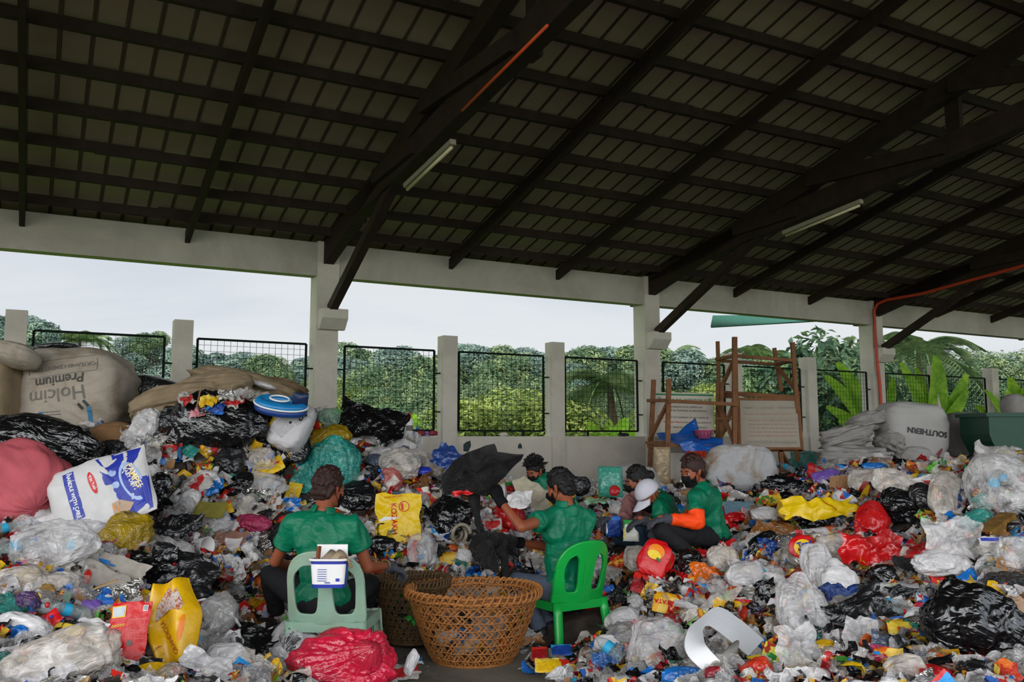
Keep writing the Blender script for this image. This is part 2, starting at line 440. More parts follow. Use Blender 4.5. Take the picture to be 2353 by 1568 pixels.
def crown(rx,ry,rz,lobes,leaves,size,seed,elong=1.5):
    r=random.Random(seed); g=G(); cs=[]
    for i in range(lobes):
        a=r.uniform(0,2*PI); t=r.uniform(-.35,1)
        rad=math.sqrt(max(.05,1-t*t))*r.uniform(.35,.8)
        cs.append((Vector((rx*rad*math.cos(a),ry*rad*math.sin(a),rz*t*.72)),r.uniform(.26,.46)))
    for i in range(leaves):
        c,s=r.choice(cs)
        d=Vector((r.gauss(0,1),r.gauss(0,1),r.gauss(.25,1))).normalized()
        p=c+Vector((d.x*rx*s,d.y*ry*s,d.z*rz*s*.9))*r.uniform(.75,1.08)
        L=size*r.uniform(.6,1.35)
        n=(d+Vector((r.gauss(0,.5),r.gauss(0,.5),r.gauss(.3,.5)))).normalized()
        x=n.orthogonal().normalized(); x=(Matrix.Rotation(r.uniform(0,2*PI),3,n)@x); y=n.cross(x)
        e=L*elong
        g.add([p-x*e*.5,p-y*L*.33+n*L*.1,p+x*e*.5-n*L*.12,p+y*L*.33+n*L*.1],[(0,1,2,3)])
    return g
CR={}
def tree(loc,r3,leaves,size,mat,seed,label,group=None,trunk=None,name='leafy_tree'):
    t=thing(name,label,'tree',loc,group=group)
    q=seed%7 if seed<90 else seed
    ck=(q,size,leaves)
    if ck not in CR: CR[ck]=mesh_of('crown',crown(1,1,1,14,leaves,size/2.6,seed))
    h=trunk if trunk is not None else r3[2]*.9
    cme=CR[ck]
    if not cme.materials: cme.materials.append(mat)
    co_=bpy.data.objects.new('crown',cme); C.objects.link(co_); co_.parent=t; co_.location=(0,0,h+r3[2]*.55); co_.scale=r3; co_.rotation_euler=(0,0,seed*1.7)
    co_.material_slots[0].link='OBJECT'; co_.material_slots[0].material=mat
    tk=G(); tk.tube([(0,0,0),(.1,.1,h*.5),(0,0,h),(.1,0,h+r3[2]*.8)],[.28*r3[0]/3,.2*r3[0]/3,.16*r3[0]/3,.06],8)
    r=random.Random(seed)
    for i in range(5):
        a=r.uniform(0,6.28); tk.tube([(0,0,h*.7+i*.2),(r3[0]*.4*math.cos(a),r3[1]*.4*math.sin(a),h+r3[2]*.5)],[.08,.03],6)
    part(t,'trunk',tk,M_bark,True)
    return t
# far ridge of trees: (px of crown centre, top py, distance, half width m)
def put(px,top,Y,hw,mat,seed,label,group,size=.5,leaves=2600,hr=.8,trunk=None):
    P=at(px,top,Y); base=-.2; H=P.z-base
    rz=min(H*.5,hw*hr); trunk=max(.2,H-rz*1.75)
    tree((P.x,P.y,base),(hw,hw,rz),leaves,size,mat,seed,label,group,trunk)
far=[(20,692,40,2.6),(-120,740,42,4),(130,800,44,2.8),(250,806,46,3),(312,766,46,1.6),(350,752,46,1.3),(455,768,38,2.6),(520,782,40,2.4),(600,800,38,1.8),(660,826,40,2.2),(690,800,46,2),(200,830,38,3),(330,840,36,3)]
k=0
for px,top,Y,hw in far:
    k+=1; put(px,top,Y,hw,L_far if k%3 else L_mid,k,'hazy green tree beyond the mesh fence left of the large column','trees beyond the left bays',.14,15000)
for px,top,Y,hw in [(815,762,48,3.2),(890,772,46,2.6),(960,800,46,3),(760,800,44,2),(1040,785,50,2.6),(1090,776,50,3),(1150,780,50,2.6),(1215,776,52,3),(1320,770,48,3.2),(1400,780,50,3),(1460,772,46,2.8),(1250,790,44,2.6),(1180,800,42,2.6),(1590,785,46,3),(1650,800,44,2.6),(1700,806,50,2.6),(1760,805,50,2.6),(1540,800,46,2.6)]:
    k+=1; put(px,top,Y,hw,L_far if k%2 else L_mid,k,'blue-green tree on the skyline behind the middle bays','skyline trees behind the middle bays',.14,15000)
for px,top,Y,hw,m in [(830,812,27,2.4,L_mid),(930,850,26,2.2,L_mid),(760,850,26,1.8,L_yel),(1000,880,26,1.8,L_mid),(870,915,20,1.8,L_dk),(960,935,18,1.5,L_yel),(780,945,18,1.4,L_mid),(1380,860,28,2.4,L_mid),(1100,840,30,2.6,L_mid),(1250,845,30,2.4,L_mid),(1340,880,25,1.6,L_mid),(1440,855,27,2,L_mid),(1600,850,26,2.4,L_yel),(1560,880,24,1.8,L_yel),(1680,865,24,2,L_yel),(1760,880,24,2,L_yel),(560,880,26,2,L_yel),(640,900,26,1.6,L_mid),(260,850,28,2.2,L_yel),(480,870,28,2,L_mid),(60,760,30,2.2,L_mid),(720,880,26,1.5,L_mid)]:
    k+=1; put(px,top,Y,hw,m,k,'bushy green tree standing closer behind the mesh fence','nearer trees behind the mesh fence',.085,20000)
put(1160,868,17,2.1,L_yel,91,'rounded yellow-green mango-like tree behind the panel between the middle fence posts',None,.11,16000,.75)
put(1010,930,17,1.4,L_mid,92,'low green shrub left of the rounded yellow-green tree',None,.11,9000,.75)
put(1860,735,19,1.9,L_dk,93,'tall leafy tree with big dark leaves right of the green awning sheet',None,.24,3800,1.3)
put(1960,745,20,1.8,L_mid,94,'tall leafy tree with paler leaves left of the column with the red conduit',None,.24,3400,1.3)
put(1820,870,17,1.2,L_dk,97,'dark shrub behind the plain signboard',None,.2,1600,1)
for px,top,Y,hw,m in [(2120,770,30,2.8,L_dk),(2230,775,28,2.8,L_mid),(2340,785,28,3,L_mid),(2200,830,25,2.4,L_dk),(2300,850,24,2.4,L_dk),(2420,800,28,3,L_dk),(2060,800,30,2.6,L_dk),(2120,880,22,1.8,L_dk),(2240,900,21,1.8,L_dk),(1940,850,24,2,L_dk),(1900,900,20,1.6,L_dk),(2350,900,21,2,L_dk)]:
    k+=1; put(px,top,Y,hw,m,k,'dark green tree behind the banana plants at the right','trees behind the banana plants',.085,20000)
# coconut palms
def frond(g,base,dirv,L,droop,n=16):
    d=Vector(dirv).normalized(); side=d.cross(UP).normalized(); pts=[]
    for i in range(n+1):
        t=i/n; pts.append(Vector(base)+d*L*t+UP*(-droop*L*t*t))
    g.tube(pts[::4]+[pts[-1]],.02,4)
    for i in range(2,n+1):
        t=i/n; l=L*.3*(1-abs(t-.45)*1.1)
        for sg in (-1,1):
            for o in (0,.5):
                p=pts[i].lerp(pts[i-1],o); q=p+side*sg*l+d*l*.35-UP*l*.55; w=d*.035
                g.add([p-w,p+w,q+w*.3,q-w*.3],[(0,1,2,3)])
def palm(loc,h,L,seed,label,group=None):
    r=random.Random(seed); t=thing('coconut_palm',label,'palm tree',loc,group=group)
    part(t,'trunk',G().tube([(0,0,0),(.15,0,h*.5),(0,.1,h)],[.1,.08,.07],8),M_bark,True)
    g=G()
    for i in range(15):
        a=2*PI*i/15+r.uniform(-.2,.2); e=r.uniform(-.1,1.1)
        frond(g,(0,.1,h),(math.cos(a),math.sin(a),e),L*r.uniform(.8,1.1),r.uniform(.55,.95))
    part(t,'fronds',g,L_palm)
P=at(1400,870,18); palm((P.x,P.y,-.2),P.z+.1,1.9,5,'coconut palm with drooping fronds behind the panel left of the signboards')
P=at(2110,795,24); palm((P.x,P.y,-.2),P.z+.1,2.4,6,'coconut palm behind the column with the red conduit')
for px,py,Y in ((1000,0,0),):
    pass
for i,(px,py,Y) in enumerate([(1030+670,812,60),(1712,800,58),(1770,808,60),(1545,806,60),(182,775,48)]):
    P=at(px,py,Y); palm((P.x,P.y,-.2),P.z,2.6,20+i,'small distant palm on the skyline','distant palms on the skyline')
# banana plants
def bleaf(g,base,tip,w,bend=.25,n=10):
    a,b=Vector(base),Vector(tip); d=b-a; side=d.cross(Vector((.2,-1,.1))).normalized(); nrm=side.cross(d).normalized()
    v=[]
    for i in range(n+1):
        t=i/n; p=a+d*t+nrm*math.sin(t*PI)*bend*d.length*.3-UP*bend*t*t*d.length*.4
        ww=w*(math.sin(min(1,t*1.25+.12)*PI)**.55 if t*1.25+.12<1 else .12)*.5
        ww=w*.5*max(.06,math.sin(PI*min(.97,.1+t*.86))**.6)
        v+=[p-side*ww+nrm*ww*.25,p,p+side*ww+nrm*ww*.25]
    g.add(v,[(3*i+j,3*i+j+1,3*i+j+4,3*i+j+3) for i in range(n) for j in (0,1)])
def banana(px,py,Y,leaves,label,group=None):
    P=at(px,py,Y); t=thing('banana_plant',label,'banana plant',(P.x,P.y,-.2),group=group)
    part(t,'stem',G().tube([(0,0,0),(0,0,max(.6,P.z-.1))],[.13,.08],10),plain('banana_stem','#8a9a50',.7,.2),True)
    for (x1,y1,w) in leaves:
        q=at(x1,y1,Y+random.uniform(-.3,.3))-Vector((P.x,P.y,-.2)); g=G()
        bleaf(g,(0,0,P.z-.1),q,w); part(t,'leaf',g,L_ban,True)
banana(2010,990,16.5,[(1922,810,.34),(1895,842,.3),(1898,920,.26),(1925,955,.2),(1990,830,.3),(2050,850,.25)],'banana plant with broad torn leaves left of the column with the red conduit')
banana(2130,985,16.5,[(2148,795,.4),(2103,826,.2),(2068,812,.28),(2220,840,.3),(2222,880,.26),(2090,870,.25),(2180,900,.2)],'banana plant with upright bright leaves right of the column with the red conduit')
banana(2330,985,17,[(2318,850,.4),(2310,885,.22),(2262,880,.2),(2370,850,.3),(2240,920,.25),(2350,880,.3)],'banana plant with a wide bright leaf at the far right')
banana(1390,1015,16.5,[(1350,960,.3),(1440,950,.3),(1480,970,.3),(1400,955,.25)],'low banana plant at the foot of the palm')
banana(1530,1015,18,[(1500,960,.3),(1560,960,.25),(1470,975,.25)],'low banana plant behind the left signboard rack')
banana(960,1010,16.5,[(930,950,.3),(985,955,.3),(950,940,.25)],'low banana plant right of the white glue bottle')
# =================================================================== HEAP SHAPE
K=1.077
CPTS=[(0,1560,3.3),(250,1560,3.4),(450,1560,3.8),(560,1530,4.3),(0,1400,4.1),(250,1400,4.3),(450,1400,4.8),(560,1400,5.4),(0,1250,5.2),(250,1250,5.4),(500,1250,6.0),(600,1300,6.2),(0,1120,6.3),(250,1110,6.6),(450,1100,6.9),(640,1150,6.9),
(100,1000,7.6),(300,975,7.7),(450,935,7.5),(560,905,7.6),(650,935,7.9),(760,950,8.1),(850,965,8.4),(920,1040,8.0),(1000,1150,7.4),(1000,1060,8.4),(800,1100,7.6),(750,1200,7.0),(900,1250,6.7),(1050,1250,7.0),(1000,1320,6.3),(880,1340,6.2),(700,1330,6.6),
(-220,1560,3.3),(-220,1400,4.1),(-220,1200,5.4),(-220,1000,6.6),
(1100,1190,7.9),(1200,1150,8.5),(1300,1170,8.6),(1120,1110,9),(1230,1120,8.9),(1250,1290,7.0),(1150,1290,6.6),(1400,1150,8.6),(1450,1110,10.6),(1350,1115,10.2),(1480,1240,6.8),(1400,1290,6.2),(1450,1400,5.2),(1340,1400,5.8),
(1450,1500,4.6),(1480,1560,4.1),(1700,1560,3.6),(2000,1560,3.4),(2353,1560,3.3),(1700,1400,4.7),(2000,1400,4.5),(2353,1400,4.2),(1700,1250,6.2),(2000,1250,5.8),(2353,1250,5.2),(1750,1150,8.0),(1900,1130,8.0),(2050,1130,7.4),(2200,1110,6.8),(2353,1090,6.3),(1850,1090,10.0),(2000,1060,9.6),(2200,1060,8.0),(2353,1040,7.3),(1600,1120,9.8),(1560,1190,8),(1620,1260,6.7),(1500,1260,6.7),
(1515,1262,6.15),(1570,1278,5.95),(1630,1280,6.05),(1450,1272,6.4),(1480,1300,5.8),(2580,1560,3.3),(2580,1400,4.2),(2580,1200,5.4),(2580,1050,7.0)]
HP=[at(a,b,c*K) for a,b,c in CPTS]
# bare floor: in front of the basket, under the first chair, behind the camera
HP+=[Vector(p) for p in ((-.95,5.05,0),(-.6,4.7,0),(-.2,4.6,0),(.25,4.6,0),(.55,4.9,0),(0,5.2,0),(.3,5.4,0),(-.3,5.4,0),(-.7,5.5,0),(-.75,5.9,0.02),(-.35,6.0,0.02),(.6,5.6,0),(.35,5.95,0),(.75,6.1,0.02),(-1.2,5.25,.05),(-1.15,5.7,.04),(-1.45,5.5,.1),(.85,5.3,.05),(0,3.6,0),(.5,4,0),(-.7,4.1,0.05),(0,2.6,0),(-1.2,2.4,0),(1.2,2.4,0),(0,1.5,0),(-2.5,1.6,0),(2.5,1.6,0),(0,0,0),(2,0,0),(-2,0,0),(.85,5.9,.05),(.8,6.4,.12),(1.3,5.9,.28),(1.35,6.4,.34))]
HP+=[W(s,.1,z) for s,z in ((-4,1.2),(-2.6,1.3),(-1.4,1.25),(-.4,1.1),(.8,.95),(1.8,.8),(3,.72),(4.3,.65),(5.6,.6),(7,.6),(8.5,.6),(10,.7),(12,.8),(14,.8),(16,.8))]
HX=np.array([(p.x,p.y) for p in HP]); HZ=np.array([max(0,p.z) for p in HP])
def hz_arr(xy):
    d2=((xy[:,None,:]-HX[None,:,:])**2).sum(2)+.1
    w=d2**-3.
    return (w*HZ).sum(1)/w.sum(1)
def hz(x,y): return float(hz_arr(np.array([[x,y]]))[0])
def inside(p):   # in front of the wall
    return (Vector((p[0],p[1],0))-WO).dot(WN)>.05
def hit(px,py,y0=3.,y1=13.):
    u,v=ray(px,py); Y=np.arange(y0,y1,.04)
    z=hz_arr(np.stack([u*Y,Y],1)); rz=CH+v*Y
    k=np.nonzero(rz<z)[0]
    if len(k)==0: Yh=y1
    else: Yh=float(Y[k[0]])
    return Vector((u*Yh,Yh,CH+v*Yh))
def hnorm(x,y):
    e=.15; a=hz_arr(np.array([[x-e,y],[x+e,y],[x,y-e],[x,y+e]]))
    return Vector((a[0]-a[1],a[2]-a[3],2*e)).normalized()
# =================================================================== RUBBISH: SHAPES
def ridged(p,s,seed=0,o=3):
    a=0;amp=1;f=s
    for i in range(o):
        a+=amp*(1-abs(noise.noise(Vector(p)*f+Vector((seed*5.1+i,seed*2.3,seed)))*2)); amp*=.5; f*=2.1
    return a/1.75
def s_blob(w,h,d,seed=0,knot=None,n=40,crease=.09,pleat=.06):
    """a filled or crumpled bag; pleats run to its neck, given by knot"""
    g=G(); r=random.Random(seed*7+1); tied=knot is not None
    if knot is None:
        a=r.uniform(0,2*PI); knot=(math.cos(a),math.sin(a),r.uniform(-.3,.3))
    kd=Vector((knot[0],knot[1],knot[2] if len(knot)>2 else .35)).normalized()
    ax=kd.orthogonal().normalized(); ay=kd.cross(ax)
    def fn(u,v):
        t=PI*(.0005+.999*v); a=2*PI*u; ct=math.cos(t)
        p=ax*(math.sin(t)*math.cos(a))+ay*(math.sin(t)*math.sin(a))+kd*ct
        q=Vector((abs(p.x)**.82*(1 if p.x>0 else -1),abs(p.y)**.82*(1 if p.y>0 else -1),p.z))
        st=math.sin(t)
        k=1+.2*noise.noise(p*1.3+Vector((seed*3.1,0,seed)))+crease*1.5*(ridged(p+Vector((0,0,seed)),1.7,seed,3)-.55)*st**.5
        c=(.5+.5*ct)
        k+=pleat*2.2*(ridged(Vector((math.cos(a)*1.9,math.sin(a)*1.9,ct*.35+seed)),1.5,seed,3)-.5)*min(1,c*1.5)*st**.7
        if tied:
            if ct>.9: k+=((ct-.9)*10)**3*.28
            elif ct>.75: k-=.10*(ct-.75)/.15
        return Vector((q.x*k*w/2,q.y*k*h/2,q.z*k*d/2))
    g.grid(fn,n*2,n,True)
    g.f.append(tuple(range(n*2))); g.f.append(tuple((n-1)*2*n+i for i in range(2*n))[::-1])
    return g
def s_sheet(w,h,seed=0,fold=.12,n=20,ragged=.12,curl=.0,freq=2.2):
    """empty film or a flattened bag: two crumpled layers closed at the edge"""
    g=G(); m=max(w,h); fold=fold*m
    n1=max(6,int(n*w/m)+2); n2=max(6,int(n*h/m)+2)
    def base(u,v):
        x=(u-.5)*w; y=(v-.5)*h
        e=1+ragged*noise.noise(Vector((u*3,v*3,seed*1.7)))*2
        x*=e; y*=1+ragged*noise.noise(Vector((u*3+9,v*3,seed*1.7)))*2
        q=Vector((x/m*freq,y/m*freq,seed*2.3))
        z=fold*(ridged(q,1.4,seed)-.6)+fold*.7*noise.noise(q*.9)
        x+=fold*.5*noise.noise(q*2+Vector((4,0,0))); y+=fold*.5*noise.noise(q*2+Vector((0,7,0)))
        z+=curl*m*((u-.5)**2*2+(v-.5)**2*1.5)
        return Vector((x,y,z))
    thk=fold*.25+.002
    g.grid(lambda u,v:base(u,v)+Vector((0,0,thk*4*math.sqrt(max(0,u*(1-u)*v*(1-v)))*(.6+.6*noise.noise(Vector((u*5,v*5,seed)))) )),n1,n2)
    o=len(g.v)
    g2=G(); g2.grid(lambda u,v:base(u,v)-Vector((0,0,thk*2*math.sqrt(max(0,u*(1-u)*v*(1-v))))),n1,n2)
    g.add(g2.v,[q[::-1] for q in g2.f])
    return g
def s_pack(w,h,seed=0,puff=.16,n=16,crimp=True,bend=0):
    g=G(); m=min(w,h)
    def fn(sg):
        def q(u,v):
            x=(u-.5)*w; y=(v-.5)*h
            e=math.sqrt(max(0,1-(2*u-1)**4)*max(0,1-(2*v-1)**2))
            z=sg*puff*m*.5*e
            nz=ridged(Vector((x/m*1.6,y/m*1.6,seed+sg)),1.2,seed)-.6
            z+=.05*m*nz+.08*m*noise.noise(Vector((x/m*1.5,y/m*1.5,seed)))+bend*m*(2*v-1)**2
            if crimp and (v<.06 or v>.94): z+=.01*m*math.sin(u*90)
            x+=.03*m*noise.noise(Vector((v*3,seed,1))); y+=.03*m*noise.noise(Vector((u*3,seed,5)))
            return Vector((x,y,z))
        return q
    nu=max(8,int(n*w/max(w,h))+4); nv=max(8,int(n*h/max(w,h))+4)
    g.grid(fn(1),nu,nv); g2=G(); g2.grid(fn(-1),nu,nv); g.add(g2.v,[q[::-1] for q in g2.f])
    return g
def s_wad(w,h,d,seed=0,n=22):
    """tightly crumpled ball"""
    return s_blob(w,h,d,seed,None,n,.32)
def s_bottle(L,r,seed=0):
    rp=[(0.01,0),(r*.85,0),(r,.02*L),(r*.96,.18*L),(r,.2*L),(r*.95,.34*L),(r,.36*L),(r,.6*L),(r*.9,.7*L),(r*.5,.84*L),(r*.34,.88*L),(r*.34,.95*L)]
    g=G(); g.lathe(rp,16); return g
def rotX(g,a=PI/2):
    c,s=math.cos(a),math.sin(a); g.v=[(x,y*c-z*s,y*s+z*c) for x,y,z in g.v]; return g
# ------------------------------------------------------------------ materials
F_clear=film('clear_film','#dad7d6',.42,.12,.8,12)
F_clear2=film('clear_film_warm','#d6cdc2',.52,.14,.8,11)
F_milky=film('milky_film','#d4d0d0',.74,.22,.55,10)
F_white=film('white_bag','#d2cecd',1,.38,.4,9)
F_grey=film('grey_film','#a8a5a2',.6,.16,.7,11)
F_black=film('black_bag','#0d0d0f',1,.26,.75,7,.15,.09)
F_blackm=film('black_bag_dull','#131315',1,.4,.8,9)
F_teal=film('teal_bag','#2b8f83',.82,.25,.7,14)
F_red=film('red_bag','#c31519',.96,.25,.4,11)
F_crim=film('crimson_bag','#cf1b3c',.97,.24,.4,13)
F_yel=film('yellow_bag','#d9a912',.95,.26,.4,11)
F_yelo=film('dirty_yellow_bag','#a98a10',.88,.22,.8,13)
F_blue=film('blue_bag','#0d6fc4',.97,.25,.4,12)
F_navy=film('navy_bag','#173a7c',.97,.3,.4,12)
F_green=film('green_bag','#1f9e2d',.95,.26,.4,12)
F_purp=film('purple_bag','#7d5bb8',.92,.3,.4,12)
F_or=film('orange_bag','#dd6a12',.92,.25,.4,12)
F_brown=film('brown_bag','#8a5a2a',.95,.3,.7,12)
F_mag=film('magenta_cloth','#9a1648',1,.7,.5,16)
F_slate=film('slate_film','#4c5666',.95,.25,.4,12)
F_foil=film('foil','#b8b4ae',1,.18,1,13)
MATS['foil'].node_tree.nodes['Principled BSDF'].inputs['Metallic'].default_value=.85
W_a=printed('wrapper_red',['#b3161a','#d42a1f','#d9b23a','#8e1218','#d8d2c8'])
W_b=printed('wrapper_orange',['#d4651b','#e0a51c','#b8321a','#e5c052','#5a2b18'])
W_c=printed('wrapper_blue',['#1f63b8','#2d8fd0','#d6d8dc','#153a86','#c32b2b'])
W_d=printed('wrapper_green',['#1d8a38','#63b53a','#e0cf4e','#c9c8c0','#a4231e'])
W_e=printed('wrapper_white',['#b8b1aa','#a59f99','#c4beb8','#b02626','#2d5fae'])
W_f=printed('wrapper_yellow',['#e0b416','#e3c23c','#c32a1b','#e0b416','#3c7a2e'])
W_g=printed('wrapper_silver',['#a8a49d','#c4c0ba','#8a6f4a','#b8b4ae','#c05a28'],9,.2,.5)
W_h=printed('wrapper_pink',['#c23a6a','#b59ac0','#d6c6d0','#8c2048','#e0d8dc'])
W_k=printed('wrapper_dark',['#2a2018','#5a3420','#1a1a1c','#8c1c1c','#b88a30'])
M_card=plain('cardboard','#9a7350',.9,.15,var=.2,bmp=.2)
M_paper=plain('paper_scrap','#9c958b',.85,.2,var=.15,bmp=.3)
M_pet=film('pet_plastic','#9fb0b0',.38,.08,.4,20)
M_petg=film('pet_green','#3f9a6a',.5,.08,.4,20)
M_cup=plain('cup_plastic','#bab4ad',.4,.4,var=.08)
M_cap_r=plain('cap_red','#c01818',.4,.5); M_cap_b=plain('cap_blue','#1a7cc8',.4,.5); M_lab_b=plain('label_blue','#2f9fc8',.5,.3)
M_stick=plain('stick','#8c6f4e',.8,.2); M_dirt=plain('heap_dirt','#3a332d',.95,.1,var=.5,vscale=9,bmp=.8,bscale=18)
# ------------------------------------------------------------------ filler variants
R=random.Random(11)
def mk(name,g,mat,smooth=True):
    me=mesh_of(name,g,smooth); me.materials.append(mat); return me
V_bag=[mk('plastic_bag',s_sheet(1,.8,i,.3,26,.28),F_clear) for i in range(9)]+[mk('plastic_bag',s_blob(1,.75,.5,i,None,20,.14,.12),F_clear) for i in range(3)]+[mk('plastic_bag',s_blob(1,.8,.55,i+20,(.3,1,.4),24,.1,.12),F_clear) for i in range(3)]
V_wrap=[mk('snack_wrapper',s_pack(1,.72,i,.22,14,True,.25*((i%3)-1)),W_a) for i in range(5)]+[mk('snack_wrapper',s_sheet(1,.7,i+40,.16,14,.08),W_a) for i in range(5)]
V_sach=[mk('sachet',s_pack(1,.62,i+60,.1,9),W_b) for i in range(4)]
V_wad=[mk('crumpled_film',s_wad(1,.85,.7,i+9,16),F_milky) for i in range(4)]
gg=s_bottle(1,.16); V_bot=mk('bottle_shell',rotX(gg),M_pet)
BAGM=[(F_clear,'clear'),(F_clear2,'brownish clear'),(F_milky,'milky white'),(F_white,'white'),(F_grey,'grey'),(F_black,'glossy black'),(F_blackm,'dull black'),(F_yel,'yellow'),(F_red,'red'),(F_teal,'teal'),(F_blue,'blue'),(F_green,'green'),(F_purp,'purple'),(F_or,'orange'),(F_brown,'brown'),(F_navy,'navy blue')]
BAGW=[26,22,16,12,10,14,7,5,5,3,4,2,1.5,2,2,2]
WRM=[(W_a,'red'),(W_b,'orange'),(W_c,'blue'),(W_d,'green'),(W_e,'white'),(W_f,'yellow'),(W_g,'silver'),(W_h,'pink'),(W_k,'dark brown'),(F_foil,'crinkled foil')]
WRW=[14,11,9,6,13,8,11,5,8,4]
def region(px,py):
    if px<640:
        return 'in the left foreground' if py>1380 else ('halfway up the left heap' if py>1150 else 'near the top of the left heap')
    if px<1130:
        return 'on the floor in front of the basket' if py>1440 else ('between the two nearest seated workers' if py>1180 else 'on the slope above the pale chair')
    if px<1440: return 'around the green chair and the basket' if py>1290 else 'on the low heap behind the net'
    if py>1400: return 'in the right foreground'
    if py>1240: return 'in front of the three seated workers' if px<1700 else 'halfway up the right heap'
    return 'at the back of the right heap'
HARD=[]
KEEP=[]   # (x,y,r): places kept free for people, chairs, baskets
def proj(p):
    y=p[1]*CP+(p[2]-CH)*SP; u=-p[1]*SP+(p[2]-CH)*CP
    return 1176.5+FPX*p[0]/y,784-FPX*u/y
def sample(n,dens_far=.5,y0=3.1,y1=10.8,mind=.16,tries=60000,edge=60):
    """points on the heap in view, evenly spread over the picture"""
    out=[];grid={}
    cnt=0
    while len(out)<n and cnt<tries:
        cnt+=1
        px=R.uniform(-edge,2353+edge); py=R.uniform(900,1568+edge)
        p=hit(px,py) if False else None
        out.append((px,py))
    return out
PRE=None
KEEPX=[]
def heap_points(n,seed,gap=0.0,soft=1.0,hard=1.0):
    """n heap points, chosen evenly over what the photo shows of the heap"""
    r=random.Random(seed); rs=np.random.RandomState(seed)
    xs=np.arange(-440,2810,8.); ys=np.arange(900,1640,8.)
    global PRE
    if PRE is None:
        PRE=[]
        Y=np.arange(3.,12.5,.06)
        for px in xs:
            for py in ys:
                pass
        # column-wise march
        for px in xs:
            uu=[ray(px,py) for py in ys]
            for (u,v),py in zip(uu,ys):
                PRE.append((u,v,px,py))
        A=np.array(PRE); res=np.full(len(A),np.nan)
        alive=np.arange(len(A))
        for yy in Y:
            P=np.stack([A[alive,0]*yy,np.full(len(alive),yy)],1)
            z=hz_arr(P); rz=CH+A[alive,1]*yy
            h=rz<z; res[alive[h]]=yy; alive=alive[~h]
            if len(alive)==0: break
        ok=~np.isnan(res); PRE=np.column_stack([A[ok],res[ok]])
        PRE=PRE[[inside((a[0]*a[4],a[4])) for a in PRE]]
    idx=rs.permutation(len(PRE)); out=[]; used={}
    for i in idx:
        u,v,px,py,Y=PRE[i]
        if soft>.5 and not -40<px<2400: continue
        if gap:
            k=(int(px//gap),int(py//gap))
            if k in used: continue
            used[k]=1
        x=u*Y+r.uniform(-.02,.02); y=Y+r.uniform(-.03,.03); z=hz(x,y) if False else CH+v*Y
        if any((x-a)**2+(y-b)**2<c*c*hard for a,b,c in HARD) or (soft and any((x-a)**2+(y-b)**2<c*c*soft for a,b,c in KEEP)) or (soft>.5 and any((x-a)**2+(y-b)**2<c*c for a,b,c in KEEPX)): continue
        if z<.035 and r.random()<.82: continue
        out.append((x,y,z,px,py))
        if len(out)>=n: break
    return out
def lay(n,r,tilt=.6):
    """random rotation whose z axis stays near the heap normal"""
    z=(n+Vector((r.gauss(0,tilt),r.gauss(0,tilt),r.gauss(0,tilt*.5)))).normalized()
    x=z.orthogonal().normalized(); x=Matrix.Rotation(r.uniform(0,2*PI),3,z)@x; y=z.cross(x)
    return Matrix((x,y,z)).transposed()
